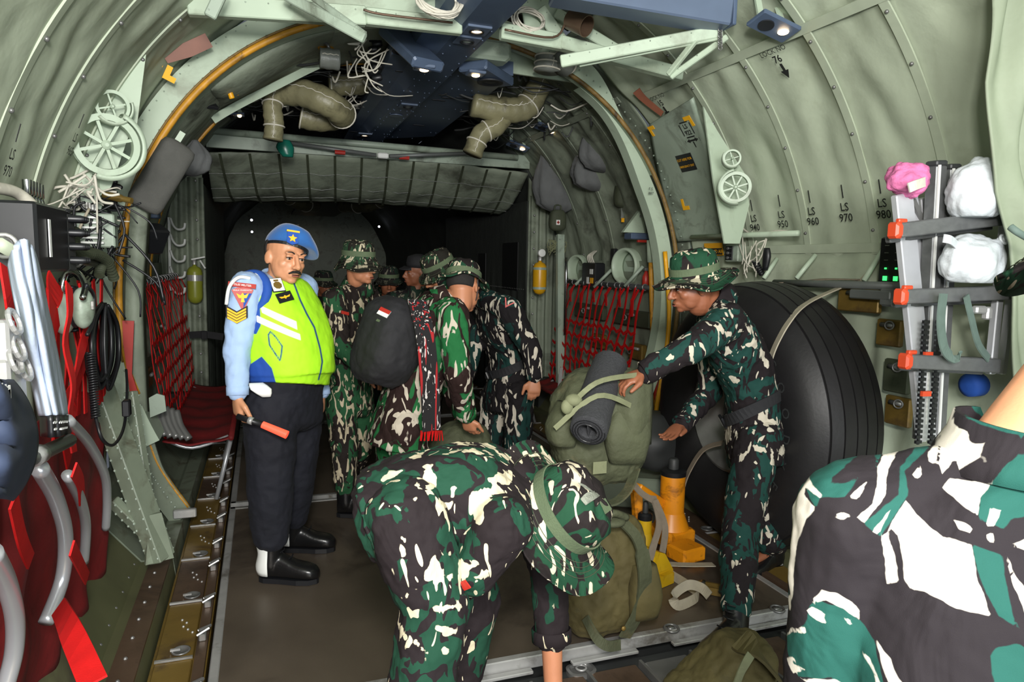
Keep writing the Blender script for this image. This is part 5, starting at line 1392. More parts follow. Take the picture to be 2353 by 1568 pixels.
# silver tank like insulated hoses under the left net
for k in range(6):
    p = [P(345+k*12, 925+k*4, 4.5), P(350+k*13, 960+k*4, 4.45), P(365+k*14, 1000+k*2, 4.4)]
    one('silver_hose', MB().tube(smooth_path(p, 5), .022, 8), M['steel'], 'crumpled silver hose below the left red netting, %s from the left' % ['first', 'second', 'third', 'fourth', 'fifth', 'last'][k], 'hose', 'silver hoses under the left net', smooth=True)
# hook plate by the truss
plate([(360, 905), (378, 910), (382, 945), (345, 960), (342, 915)], 4.2, 'lug_plate', 'pale2', 'grey green lug plate under the left red netting', 'plate')
# ================================================================== PEOPLE
def nrm(v): return V(v).normalized()
def hframe(up, fwd):
    u = nrm(up); f = V(fwd); f = nrm(f-u*f.dot(u)); r = f.cross(u)
    return Matrix((r, f, u)).transposed()      # columns right, forward, up
def hand(m, w, d, n, side, curl=.5, s=1.0, spread=.0, thumb=.5):
    """w wrist, d towards the fingers, n palm normal, side = unit vector to the thumb"""
    w = V(w); d = nrm(d); n = V(n); n = nrm(n-d*n.dot(d)); sd = V(side); sd = nrm(sd-d*sd.dot(d)-n*sd.dot(n))
    m.eloft([(w-d*.02, sd*.027*s, n*.020*s), (w+d*.012*s, sd*.030*s, n*.019*s), (w+d*.045*s, sd*.040*s, n*.018*s), (w+d*.080*s, sd*.042*s, n*.015*s), (w+d*.092*s, sd*.038*s, n*.011*s)], 16, p=2.5)
    L = (.068, .078, .073, .056)
    for k in range(4):
        o = (.031-.0205*k)*s
        dd = nrm(d+sd*(o/s)*spread*6); p = w+d*(.084-.004*abs(k-1.2))*s+sd*o
        pts = [p]; ang = curl*.45*(1+.12*k); rr = [.0092*s, .0086*s, .0078*s, .0066*s]
        for j, fr in enumerate((.44, .31, .25)):
            v = dd*math.cos(ang)+n*math.sin(ang); p = p+v*L[k]*fr*s; pts.append(p); ang += curl*(.8+.15*k)
        m.limb(pts, rr, 10)
    p = w+d*.028*s+sd*.030*s; v1 = nrm(d*.75+sd*.75+n*.35*thumb); v2 = nrm(d*1.0+sd*.25+n*.5*thumb)
    m.limb([p-sd*.01, p+v1*.034*s, p+v1*.034*s+v2*.030*s, p+v1*.034*s+v2*.052*s], [.014*s, .0125*s, .0105*s, .0085*s], 10)
def head_mb(m, c, F, k=1.0, full=1.0):
    c = V(c); q = lambda x, y, z: c+F@V((x*k, y*k, z*k)); R = lambda a, b, d: (a*k, b*k, d*k)
    m.ell(q(0, -.012, .030), R(.078, .096, .088), F, 22, 14)
    m.ell(q(0, .022, -.035), R(.066*full, .068, .078), F, 20, 12)
    m.ell(q(0, .040, -.078), R(.044*full, .045, .034), F, 16, 10)
    m.ell(q(0, .070, -.098), R(.022*full, .018, .015), F)
    for s in (-1, 1):
        m.ell(q(s*.038, .054, -.030), R(.024*full, .026, .024), F)
        m.ell(q(s*.040*full, .030, -.062), R(.020*full, .036, .034), F)
        m.ell(q(s*.030, .082, .022), R(.024, .012, .009), F)
        m.ell(q(s*.031, .079, .004), R(.017, .010, .008), F)
        m.ell(q(s*.031, .079, -.010), R(.017, .010, .006), F)
        m.ell(q(s*.080, -.008, -.012), R(.008, .019, .031), F @ Matrix.Rotation(s*.35, 3, 'Z'))
        m.ell(q(s*.0125, .100, -.040), R(.009, .010, .008), F)
    m.limb([q(0, .090, .012), q(0, .102, -.014), q(0, .113, -.036)], [.009*k, .010*k, .013*k], 10)
    m.ell(q(0, .092, -.064), R(.024, .010, .0065), F)
    m.ell(q(0, .090, -.076), R(.020, .010, .0075), F)
    m.ell(q(0, .078, -.070), R(.030, .018, .022), F)
def face_parts(par, c, F, k=1.0, moust=False, hair=True, skin='skin'):
    c = V(c); q = lambda x, y, z: c+F@V((x*k, y*k, z*k))
    for s in (-1, 1):
        e = obj('eye', MB().ell(q(s*.031, .0820, -.003), (.0120*k, .0075*k, .0050*k), F), M['eye'], par, smooth=True)
        obj('iris', MB().ell(q(s*.031+.001, .0872, -.0032), (.0056*k, .0035*k, .0048*k), F), M['iris'], e, smooth=True)
        obj('upper_lid', MB().tube([q(s*.031+x, .0875-abs(x)*.25, .0035-abs(x)*.12) for x in (-.015, -.008, 0, .008, .015)], .0024*k, 6), M['hair'], par, smooth=True)
        obj('eyebrow', MB().tube(smooth_path([q(s*.014, .096, .020), q(s*.030, .095, .027), q(s*.048, .082, .022)], 4), [.002*k]+[.0042*k]*7+[.002*k], 6, flat=.6), M['hair'], par, smooth=True)
    obj('mouth', MB().ell(q(0, .1005, -.070), (.021*k, .003*k, .0022*k), F), M['iris'], par, smooth=True)
    obj('lips', MB().ell(q(0, .0985, -.0755), (.018*k, .005*k, .0055*k), F), M['lip'], par, smooth=True)
    if moust:
        mm = MB()
        for s in (-1, 1): mm.limb([q(s*.002, .106, -.056), q(s*.016, .103, -.058), q(s*.030, .094, -.066)], [.0062*k, .0062*k, .0025*k], 8)
        obj('moustache', mm, M['hair'], par, smooth=True)
    if hair:
        def hf(u, v):
            a = PI*(1.06+.88*u)+0; b = -.52+1.5*v
            return q(.081*math.cos(b)*math.cos(a), -.014+.100*math.cos(b)*math.sin(a), .030+.092*math.sin(b))
        obj('hair', MB().grid(hf, 24, 12), M['hair'], par, smooth=True, mods=[SOL(.004)])

def boonie(par, c, F, mat_='camo_hat', band='hatband', s=1.0, droop=.03, wave=.012, seed=0, nb=.155, name='boonie_hat', loose=0, chin=False):
    """floppy camouflage hat; c is the centre of the head opening"""
    c = V(c); rr = []
    prof = [(nb+.003, -droop), (nb, -droop-.004), (.100, .000), (.096, .012), (.094, .040), (.088, .075), (.070, .092), (.035, .099), (.004, .100)]
    inner = [(.090, .068), (.092, .004), (.100, -.006), (nb, -droop-.009)]
    n = 64
    for r, h in (prof[::-1]+[(nb, -droop-.010), (.099, -.008), (.090, .0), (.086, .07), (.004, .09)]):
        ring = []
        for i in range(n):
            a = 2*PI*i/n; k = max(0, (r-.1)/(nb-.1))
            w = k*(wave*math.sin(a*3+seed)+wave*.6*math.sin(a*5+seed*2)) + (1-k)*0
            side = -k*.018*abs(math.cos(a))**2
            crumple = (.004*math.sin(a*7+h*90+seed) if r < .1 else .0)
            ring.append(c+F@V((r*s*math.cos(a)*.90*(1+crumple*4), r*s*math.sin(a)*1.08, (h+w+side+crumple*.8)*s)))
        rr.append(ring)
    h = obj(name, MB().rings(rr), M[mat_], par, smooth=True)
    bp = []
    for i in range(49):
        a = 2*PI*i/48; bp.append(c+F@V((.0975*s*math.cos(a)*.90, .0975*s*math.sin(a)*1.08, .022*s)))
    obj('hat_band', MB().ribbon(bp, .030*s, .004, F@V((0, 0, 1))), M[band], h, smooth=False)
    st = []
    for q_ in (.112, .122, .132, .142):
        ring = []
        for i in range(49):
            a = 2*PI*i/48; k = (q_-.1)/(nb-.1); w = k*(wave*math.sin(a*3+seed)+wave*.6*math.sin(a*5+seed*2))-k*.018*abs(math.cos(a))**2
            ring.append(c+F@V((q_*s*math.cos(a)*.90, q_*s*math.sin(a)*1.08, (-droop*k+w+.001)*s)))
        st.append(ring)
    sm = MB()
    for ring in st: sm.tube(ring, .0011, 4)
    obj('brim_stitching', sm, M['olivekit'], h)
    if chin: obj('chin_cord', MB().tube(smooth_path([c+F@V((-.085, .0, .0)), c+F@V((-.08, .03, -.09)), c+F@V((-.02, .06, -.145)), c+F@V((.06, .03, -.11)), c+F@V((.085, 0, 0))], 6), .003, 6), M['black'], h, smooth=True)
    return h

def torso_secs(J, w, d, kx=1.0):
    hv = nrm(J['hipR']-J['hipL']); sv = nrm(J['shR']-J['shL'])
    pel = (J['hipR']+J['hipL'])/2; sh = (J['shR']+J['shL'])/2; neck = J['neck']
    mid = J.get('waist', pel.lerp(sh, .45)); ax0 = nrm(mid-pel); ax1 = nrm(sh-mid)
    f0 = nrm(ax0.cross(hv))*-1; f1 = nrm(ax1.cross(sv))*-1
    if f1.dot(J['front']) < 0: f1 = -f1
    if f0.dot(J['front']) < -.2: f0 = -f0
    L = (J['shR']-J['shL']).length/2
    return pel, mid, sh, neck, hv, sv, f0, f1, ax0, ax1, L

def person(label, J, shirt, pants, skin='skin', vox=.010, build=1.0, hat=None, sleeves=True, hands=None, rolled=False, wrk=.02, belly=0, sex_full=1.0, boots=True, face=True, moust=False, headk=1.0, hairy=True, fine=.0055, cuff=None, belt=None, hem=.09, arms=True, legs=True, headF=None, tw=1.0, shirtname='field_jacket', group=None, sleeve_mat=None, noface=False, tk=1.0, sl=1.0, col_axis=None, col_k=1.0, hemup=.22):
    b = build; J = {k: (V(v) if not isinstance(v, (int, float)) else v) for k, v in J.items()}
    pel, mid, sh, neck, hv, sv, f0, f1, ax0, ax1, L = torso_secs(J, 1, 1)
    HF = hframe(J['hup'], J['look'])
    # ---- the body: one continuous surface
    m = MB(); head_mb(m, J['head'], HF, headk, sex_full)
    m.limb([J['head']+HF@V((0, -.02, -.03)), J['head']+HF@V((0, -.018, -.09)), neck], [.060*headk, .056*headk, .064*headk], 18)
    m.eloft([(pel-ax0*.06, hv*.13*b, f0*.09*b), (pel, hv*.15*b, f0*.10*b), (mid, hv.lerp(sv, .5)*.12*b, f1*.09*b), (mid.lerp(sh, .7), sv*L*.75, f1*.095*b), (sh+ax1*.0, sv*L*.9, f1*.07), (neck, sv*.055, f1*.055)], 24, p=2.4, sub=3)
    if arms:
        for s in 'LR':
            m.limb([J['sh'+s], J['el'+s], J['wr'+s]], [.050*b, .040*b, .028], 14)
    if legs:
        for s in 'LR':
            m.limb([J['hip'+s], J['kn'+s], J['an'+s]], [.080*b, .055*b, .040*b], 14)
            t_ = J['to'+s]; m.limb([J['an'+s], (J['an'+s]+t_)/2+V((0, 0, -.005)), J['an'+s].lerp(t_, .8)], [.032, .026, .020], 10)
    for s, h in (hands or {}).items(): hand(m, J['wr'+s], *h)
    body = obj('person', m, M[skin], None, smooth=True, mods=REM(fine, 5, .5))
    tag(body, label, 'person', group)
    if not noface: face_parts(body, J['head'], HF, headk, moust, hairy)
    # ---- shirt or jacket
    m = MB()
    secs = [(pel-ax0*hem, hv*.178*b*tw, f0*(.128*b)), ((pel if hem >= 0 else pel-ax0*(hem-.01)), hv*.180*b*tw, f0*(.132+belly*.4)*b), (mid, hv.lerp(sv, .5)*.165*b*tw, f1*(.125+belly)*b), (mid.lerp(sh, .55), sv*L*.98*tw, f1*(.130+belly*.5)*b), (sh-ax1*.02, sv*L*1.0, f1*.105*b), (sh+ax1*.045, sv*L*.72, f1*.085*b), (neck.lerp(sh, .35)+ax1*.02, sv*.075, f1*.070)]
    if belly: secs = [(c+(f1*belly*.75 if 1 <= i <= 3 else V((0, 0, 0))), a_, b_) for i, (c, a_, b_) in enumerate(secs)]
    m.eloft(secs, 32, p=2.35, sub=3)
    if arms:
        for s in 'LR':
            e, w_ = J['el'+s], J['wr'+s]; cf = w_-(w_-e).normalized()*.012
            if rolled: cf = e.lerp(w_, rolled)
            if sleeves: m.limb([J['sh'+s], J['sh'+s].lerp(e, .5), e, e.lerp(cf, .5), cf], [.080*b*sl, .071*b*sl, .062*b*sl, .056*b*sl, .049*b*sl], 18)
            m.limb([neck.lerp(sh, .45)+(J['sh'+s]-sh)*.15, J['sh'+s]+ax1*.008], [.062*b, .074*b], 16)
    mods = REM(vox, 4, .5)+[wrinkle(.055, wrk), wrinkle(.02, wrk*.25, 1)]
    o = obj(shirtname, m, M[shirt], body, smooth=True, mods=mods)
    # collar
    cn = J['head'].lerp(neck, .78); ca = nrm(J['head']-neck); cr = []
    if col_axis: ca = nrm(col_axis)
    CF = frame(ca, f1)
    cm = MB()
    hn = (J['head']-neck).length
    ring = [[neck+ca*(t*.17)+CF@V((r*col_k*math.cos(a), r*col_k*math.sin(a)+.0, (.010*math.sin(a*1)-(.028 if abs(a-PI/2) < .25 else 0))*t*3)) for a in [2*PI*i/32 for i in range(32)]] for r, t in ((.104, -.22), (.094, .0), (.082, .16), (.078, .30), (.072, .30), (.070, .1))]
    obj('collar', cm.rings(ring, caps=False), M[shirt], o, smooth=True, mods=[SOL(.004)])
    if arms and sleeves:
        for s in 'LR':
            e, w_ = J['el'+s], J['wr'+s]; cf = e.lerp(w_, rolled) if rolled else w_-(w_-e).normalized()*.005
            d = nrm(w_-e); R = .049*b*sl if not rolled else .060
            if cuff != 'none': obj('cuff', MB().lathe([(R*.98, -.028), (R*1.04, -.024), (R*1.02, .012), (R*.85, .014), (R*.85, -.02)], cf, d, 24, caps=False), M[cuff or shirt], o, smooth=True)
    # ---- trousers
    if legs:
        m = MB()
        m.eloft([(pel+ax0*(.08 if not belly else .16), hv*.155*b*tk, f0*(.115+belly)*b*tk), (pel, hv*.172*b*tk, f0*.126*b*tk), (pel-ax0*.08, hv*.165*b*tk, f0*.120*b*tk), (pel-ax0*.13, hv*.12*b, f0*.09*b)], 28, p=2.4, sub=2)
        for s in 'LR':
            k, a = J['kn'+s], J['an'+s]; lo = a.lerp(k, hemup)
            m.limb([J['hip'+s]+hv*(.0), J['hip'+s].lerp(k, .5), k, k.lerp(lo, .5), lo], [.102*b*tk, .096*b*tk, .086*b*tk, .082*b*tk, .068*b*tk], 20)
        tr_ = obj('trousers', m, M[pants], body, smooth=True, mods=REM(vox, 4, .5)+[wrinkle(.07, wrk*1.2, 2), wrinkle(.025, wrk*.3, 3)])
        if boots:
            for s in 'LR':
                k, a, t_ = J['kn'+s], J['an'+s], J['to'+s]; up = nrm(k-a); fd = nrm(V((t_.x-a.x, t_.y-a.y, 0))); sdv = fd.cross(V((0, 0, 1)))
                g = J.get('gz', 0.0); hz = g+.0
                heel = V((a.x, a.y, 0))-fd*.05; toe = heel+fd*.285
                z0 = min(a.z, t_.z)-.075 if J.get('free'+s) else g
                m = MB()
                fs_ = []
                for u, w_, h_ in ((0, .028, .075), (.06, .037, .100), (.22, .040, .125), (.42, .043, .110), (.60, .050, .084), (.78, .052, .072), (.92, .045, .060), (1.0, .022, .036)):
                    c = heel.lerp(toe, u); c.z = z0+.022+h_/2
                    fs_.append((c, sdv*w_, V((0, 0, h_/2))))
                m.eloft(fs_, 20, p=2.6, sub=2)
                m.limb([V((a.x, a.y, z0+.09)), a.lerp(k, .22), a.lerp(k, .38)], [.054, .056, .058], 18)
                bt = obj('boot', m, M['boot'], body, smooth=True, mods=REM(.007, 3, .5))
                sm = MB(); rr = []
                for z in (z0, z0+.024):
                    rr.append([heel+V((0, 0, z))+fd*(x*.97+.002)+sdv*y*.86 for x, y in [(-.006, -.02), (.02, -.036), (.10, -.040), (.19, -.052), (.25, -.046), (.285, -.020), (.290, 0), (.285, .020), (.25, .046), (.19, .052), (.10, .040), (.02, .036), (-.006, .02)]])
                obj('sole', sm.rings(rr), M['black'], bt)
                lm = MB()
                for q in range(5):
                    c = V((a.x, a.y, z0+.10+q*.028))+fd*(.066-.004*q+(.05-.012*q if q < 2 else 0)); lm.tube([c-sdv*.025, c+fd*.006, c+sdv*.025], .0035, 5)
                obj('laces', lm, M['black'], bt)
    if belt:
        bc = pel.lerp(mid, belt.get('t', .55)); bl = []
        bw, bd = belt['w'], belt['d']; off = belt.get('off', V((0, 0, 0)))
        for i in range(41):
            a = 2*PI*i/40; bl.append(bc+off+hv*bw*math.copysign(abs(math.cos(a))**.85, math.cos(a))+f1*bd*math.copysign(abs(math.sin(a))**.85, math.sin(a)))
        be = obj('belt', MB().ribbon(bl, .055, .006, nrm(mid-pel)), M['blacksoft'], body)
        bk = bc+off+f1*(bd+.006); FF = frame(f1, nrm(mid-pel))
        obj('buckle', MB().box(bk, (.062, .058, .014), FF, bev=.004), M['black'], be); obj('buckle_edge', MB().box(bk+hv*.03, (.006, .05, .018), FF, bev=.002), M['alu'], be)
    return body, o, HF

# ------------------------------------------------ man in the lime vest
Y0 = 3.5
J = dict(head=P(656, 590, 3.42), hup=(.13, -.05, 1), look=(.46, -.86, -.20), neck=P(633, 655, 3.50), waist=P(650, 850, 3.50),
         shR=P(566, 668, 3.34), shL=P(694, 668, 3.66), hipR=P(622, 930, 3.42), hipL=P(684, 930, 3.62), front=V((.78, -.62, 0)),
         elR=P(545, 800, 3.32), wrR=P(546, 905, 3.28), elL=P(722, 800, 3.72), wrL=P(738, 905, 3.68),
         knR=P(622, 1100, 3.40), anR=P(622, 1272, 3.40), toR=P(725, 1320, 3.30), knL=P(676, 1090, 3.66), anL=P(660, 1215, 3.72), toL=P(728, 1262, 3.64))
J['anR'] = V((J['anR'].x, 3.42, .10)); J['anL'] = V((J['anL'].x+.02, 3.76, .10)); J['toR'] = J['anR']+V((.20, -.08, -.06)); J['toL'] = J['anL']+V((.20, -.06, -.06))
hd = {'R': (V((.02, -.02, -1)), V((.9, .35, 0)), V((.3, -1, 0)), .85, 1.08, 0, .8), 'L': (V((.02, 0, -1)), V((-.9, .2, 0)), V((.5, -1, 0)), .5, 1.05)}
pol, ps, HF = person('stout man in a blue beret and lime yellow vest holding a red glowing baton', J, 'lightblue', 'navy', 'skinpale', build=1.08, hands=hd, belly=.030, sex_full=1.08, moust=True, headk=1.04, wrk=.016, shirtname='shirt', fine=.0048, tw=.98, hem=-.12, tk=1.16, sl=.88, hemup=.33)
_pel, _mid, _sh, _neck, _hv, _sv, _f0, _f1, _ax0, _ax1, _L = torso_secs({k: V(v) for k, v in J.items()}, 1, 1)
# vest over the shirt
m = MB(); bl = .045; b = 1.08
secs = [(_pel+_ax0*.105+_f1*.025, _hv*.200*b, _f1*.172*b), (_pel+_ax0*.16+_f1*.022, _hv*.204*b, _f1*.188*b), (_mid+_f1*.030, _sv*.200*b, _f1*.196*b), (_mid.lerp(_sh, .5)+_f1*.03, _sv*_L*1.08, _f1*.180*b), (_sh-_ax1*.03+_f1*.01, _sv*_L*1.03, _f1*.135*b), (_sh+_ax1*.055, _sv*_L*.74, _f1*.10*b), (_neck.lerp(_sh, .3)+_ax1*.02, _sv*.082, _f1*.080)]
m.eloft(secs, 40, p=2.4, sub=4)
for s in 'LR': m.ell(V(J['sh'+s])+(V((.03, .03, .015)) if s == 'R' else V((0, 0, 0))), (.070, .070, .070))
def vest_material():
    q = NT('vest cloth'); lay = {}
    for nm in ('blue', 'white', 'pocket'):
        at = q.n('ShaderNodeAttribute', attribute_name='a_'+nm); s_ = q.n('ShaderNodeMapRange'); q.val(s_, 'From Min', -.002); q.val(s_, 'From Max', .002); q.l(at.outputs['Fac'], s_.inputs[0]); lay[nm] = s_.outputs[0]
    col = q.mix(lay['blue'], lin((172, 238, 30)), lin((26, 72, 156))); col = q.mix(lay['white'], col, lin((244, 246, 240))); col = q.mix(lay['pocket'], col, lin((30, 70, 120)))
    q.l(col, q.b.inputs['Base Color']); q.b.inputs['Roughness'].default_value = .75
    q.bump(q.noise(9, 3, .8, q.mapping()).outputs['Fac'], .3, .012)
    return q.m
def sdf_poly(pts, poly):
    """signed distance, positive inside; pts Nx2"""
    P_ = np.asarray(poly, float); n = len(P_); d = np.full(len(pts), 1e9); ins = np.zeros(len(pts), bool)
    x, y = pts[:, 0], pts[:, 1]
    for i in range(n):
        a, b_ = P_[i], P_[(i+1) % n]; e = b_-a; w = pts-a
        t = np.clip((w@e)/max(e@e, 1e-12), 0, 1); dd = np.hypot(*(w-np.outer(t, e)).T); d = np.minimum(d, dd)
        c = ((a[1] > y) != (b_[1] > y)); xi = a[0]+(y-a[1])*(b_[0]-a[0])/(b_[1]-a[1]+1e-12); ins ^= c & (x < xi)
    return np.where(ins, d, -d)
def paint_attr(o, nm, polys_px, O, n, u, v, front=None, lines=None):
    """pattern pieces laid out on a flat plane through the garment, stored on its mesh"""
    O = V(O); W = wloc(o); me = o.data
    co = np.zeros(len(me.vertices)*3); me.vertices.foreach_get('co', co); co = co.reshape(-1, 3)+np.array(W)
    pts = np.stack([(co-np.array(O))@np.array(u), (co-np.array(O))@np.array(v)], 1)
    best = np.full(len(co), -1.0)
    for pl in polys_px:
        q = [PPL(px, py, O, n)-O for px, py in pl]; best = np.maximum(best, sdf_poly(pts, [(a.dot(u), a.dot(v)) for a in q]))
    for pl, wd_ in (lines or []):
        q = [PPL(px, py, O, n)-O for px, py in pl]; q = [np.array((a.dot(u), a.dot(v))) for a in q]
        for a, b_ in zip(q[:-1], q[1:]):
            e = b_-a; w = pts-a; t = np.clip((w@e)/max(e@e, 1e-12), 0, 1); dd = np.hypot(*(w-np.outer(t, e)).T); best = np.maximum(best, wd_-dd)
    if front is not None:
        nv = np.zeros(len(me.vertices)*3); me.vertex_normals.foreach_get('vector', nv); nv = nv.reshape(-1, 3)
        best = np.where(nv@np.array(front) > -.15, best, -1)
    at = me.attributes.get('a_'+nm) or me.attributes.new('a_'+nm, 'FLOAT', 'POINT'); at.data.foreach_set('value', best.astype(np.float32))
vest = obj('vest', m, vest_material(), pol, smooth=True, mods=REM(.006, 5, .5)+[wrinkle(.09, .012, 4)])
VN = nrm(CAM-P(640, 780, 3.35)); VN.z = 0; VN.normalize(); VU = V((0, 0, 1)).cross(VN).normalized(); VV = V((0, 0, 1)); VO = P(640, 780, 3.36)
paint_attr(vest, 'blue', [[(480, 560), (640, 560), (645, 622), (622, 615), (605, 625), (583, 668), (598, 700), (600, 745), (590, 765), (470, 765)], [(560, 900), (572, 838), (602, 815), (625, 840), (637, 885), (640, 930), (560, 930)], [(640, 560), (740, 560), (740, 640), (690, 640), (676, 640), (640, 628)]], VO, VN, VU, VV)
paint_attr(vest, 'white', [[(596, 612), (628, 634), (596, 668), (574, 650)], [(599, 700), (603, 716), (682, 754), (680, 736)], [(590, 722), (591, 737), (690, 778), (688, 764)]], VO, VN, VU, VV)
paint_attr(vest, 'pocket', [], VO, VN, VU, VV, front=VN, lines=[([(617, 765), (622, 758), (634, 770), (648, 790), (646, 808), (643, 822), (632, 806), (620, 788), (617, 765)], .0035), ([(676, 652), (690, 690), (704, 720), (722, 752), (735, 800), (740, 830), (732, 872)], .004)])
obj('vest_armhole', MB().torus(.088, .022, V(J['shR'])+_sv*(-.030)+V((0, 0, -.01)), _sv+V((0, 0, .25)), 36, 8), M['royal'], pol, smooth=True)
# badges
def on_front(par, px, py, w, h, mm, y, nm, rot=0, thick=.004, n=None):
    c = P(px, py, y); F = frame(n or VN, (0, 0, 1)) @ Matrix.Rotation(rot, 3, 'Z')
    return obj(nm, MB().box(c, (w, h, thick), F, bev=.001), M[mm], par), c, F
def shrink_y(par, px, py, tgt, extra=.004):
    """depth of the garment surface along the sight line"""
    dep = tgt.matrix_world
    bpy.context.view_layer.update()
    o = tgt; W = wloc(o); r = ray(px, py).normalized()
    ok, loc, nn, idx = o.ray_cast(CAM-W, r)
    if ok: return loc+W+nn*extra, nn
    return None, None
def badge(par, tgt, px, py, w, h, mm, nm, rot=0, thick=.004, extra=.004, poly=None, up=(0, 0, 1)):
    c, nn = shrink_y(par, px, py, tgt, extra)
    if c is None: c = P(px, py, 3.3); nn = VN
    F = frame(nn, up) @ Matrix.Rotation(rot, 3, 'Z')
    mb = MB().prism(poly, c, F, thick) if poly else MB().box(c, (w, h, thick), F)
    return obj(nm, mb, M[mm], par), c, F
b1_, c, F = badge(pol, vest, 636, 657, .058, .072, 'black', 'chest_badge', rot=.12, extra=.006)
obj('badge_card', MB().box(c+F@V((0, 0, .003)), (.052, .066, .002), F), M['white'], b1_)
obj('badge_emblem', MB().lathe([(.002, .003), (.020, .0015), (.0, 0)][::-1], c+F@V((0, -.004, .004)), F@V((0, 0, 1)), 8, caps=False).box(c+F@V((0, .022, .004)), (.022, .010, .001), F), M['gold'], b1_)
b2_, c, F = badge(pol, vest, 653, 684, .080, .046, 'black', 'wing_badge', rot=.22, extra=.006)
obj('gold_wings', MB().prism([(-.030, .006), (-.008, .002), (0, .008), (.008, .002), (.030, .006), (.022, -.004), (.006, -.004), (0, -.010), (-.006, -.004), (-.022, -.004)], c+F@V((0, 0, .003)), F, .002), M['decalyellow'], b2_)
# sleeve patches on the near arm
b3_, c, F = badge(pol, ps, 558, 685, 0, 0, 'redpaint', 'shoulder_patch', extra=.004, poly=[(-.045, .035), (-.022, .046), (.022, .046), (.045, .035), (.004, -.055), (-.004, -.055)])
obj('blue_half', MB().prism([(.004, .020), (.038, .020), (.002, -.045)], c+F@V((0, 0, .003)), F, .002), M['royal'], b3_)
obj('gold_eagle', MB().prism([(-.026, .022), (-.008, .012), (0, .024), (.008, .012), (.026, .022), (.016, .0), (.005, .0), (.008, -.018), (-.008, -.018), (-.005, .0), (-.016, .0)], c+F@V((0, 0, .005)), F, .002), M['decalyellow'], b3_)
obj('unit_lettering', text_mb('MULA WARDAYA', .0095, c+F@V((0, .034, .004)), F), M['white'], b3_)
t4, c, F = badge(pol, ps, 557, 656, .118, .020, 'redpaint', 'title_tab', rot=-.1, extra=.005)
obj('title_lettering', text_mb('POLISI MILITER', .0125, c+F@V((0, 0, .003)), F, bold=.01), M['white'], t4)
t5, c, F = badge(pol, ps, 545, 718, 0, 0, 'black', 'rank_chevrons', extra=.004, poly=[(-.046, .030), (0, .004), (.046, .030), (.046, -.022), (0, -.050), (-.046, -.022)])
cm = MB()
for k in range(4):
    y = .020-.0125*k
    cm.prism([(-.040, y), (0, y-.022), (.040, y), (.040, y-.009), (0, y-.031), (-.040, y-.009)], c+F@V((0, 0, .003)), F, .002)
obj('gold_stripe', cm, M['decalyellow'], t5)
# lanyard braid on the shoulder
obj('shoulder_braid', MB().tube(smooth_path([P(520, 700, 3.27), P(527, 660, 3.26), P(548, 638, 3.27), P(575, 640, 3.28)], 6), .008, 8), M['white'], pol, smooth=True)
obj('white_pouch', MB().eloft([(P(588, 880, 3.30), (.03, 0, 0), (0, .012, 0)), (P(600, 895, 3.28), (.045, 0, 0), (0, .014, 0)), (P(612, 912, 3.28), (.02, 0, 0), (0, .010, 0))], 16, p=3, sub=2), M['white'], pol, smooth=True)
# beret
hc = V(J['head']); k = 1.06; HF0 = HF; HF = HF0 @ Matrix.Rotation(-.24, 3, 'Y')
m = MB(); rr = []
for i in range(13):
    t = i/12; a = PI*t/2
    rr.append([hc+HF@V(((.090*math.cos(ph)*math.cos(a)**.6+.0+.030*t*1.0)*k, (.108*math.sin(ph)*math.cos(a)**.6-.012)*k, (.045+.070*math.sin(a)-.28*(.055*math.cos(ph))*math.cos(a)**.6*1.0+.0)*k)) for ph in [2*PI*j/36 for j in range(36)]])
rr = [[hc+HF@V((.080*math.cos(ph)*k, (.098*math.sin(ph)-.012)*k, (.036+.018*math.sin(ph)*1)*k)) for ph in [2*PI*j/36 for j in range(36)]],
      [hc+HF@V((.092*math.cos(ph)*k, (.110*math.sin(ph)-.012)*k, (.046+.020*math.sin(ph))*k)) for ph in [2*PI*j/36 for j in range(36)]]]
def dome(t, ph):
    r = math.cos(t*PI/2)**.55; sd_ = -math.cos(ph)          # drapes towards the wearer's left
    bul = math.sin(PI*min(1, t*1.15))**.7
    x = .096*math.cos(ph)*r-.030*math.sin(t*PI/2)-(.040*max(0, sd_)*bul)
    y = .114*math.sin(ph)*r-.014+.012*bul
    z = .052+.022*math.sin(ph)*(1-t)+.082*math.sin(t*PI/2)*(1-.0*t)-.062*max(0, sd_)**.8*bul+.022*max(0, -sd_)*bul
    return hc+HF@V((x*k, y*k, z*k))
for i in range(1, 12): rr.append([dome(i/12, 2*PI*j/36) for j in range(36)])
rr.append([dome(.995, 2*PI*j/36) for j in range(36)])
br = obj('beret', MB().rings(rr), M['beret'], pol, smooth=True, mods=[('SUBSURF', dict(levels=1, render_levels=1))])
obj('beret_band', MB().ribbon([hc+HF@V((.084*math.cos(2*PI*j/36)*k, (.102*math.sin(2*PI*j/36)-.012)*k, (.036+.018*math.sin(2*PI*j/36))*k)) for j in range(37)], .014, .004, HF@V((0, 0, 1))), M['black'], br)
c = hc+HF@V((.050*k, .090*k, .076*k)); FB = frame(HF@V((.45, .85, .25)), HF@V((.15, -.2, 1)))
bd = obj('beret_badge', MB().prism([(-.024, .030), (.024, .030), (.024, -.022), (0, -.032), (-.024, -.022)], c, FB, .005), M['royal'], br)
star = [((.020 if i % 2 == 0 else .009)*math.sin(i*PI/5), (.020 if i % 2 == 0 else .009)*math.cos(i*PI/5)) for i in range(10)]
obj('gold_star', MB().prism(star, c+FB@V((0, -.002, .004)), FB, .003).box(c+FB@V((0, .032, .002)), (.056, .008, .006), FB), M['decalyellow'], bd)
HF = HF0
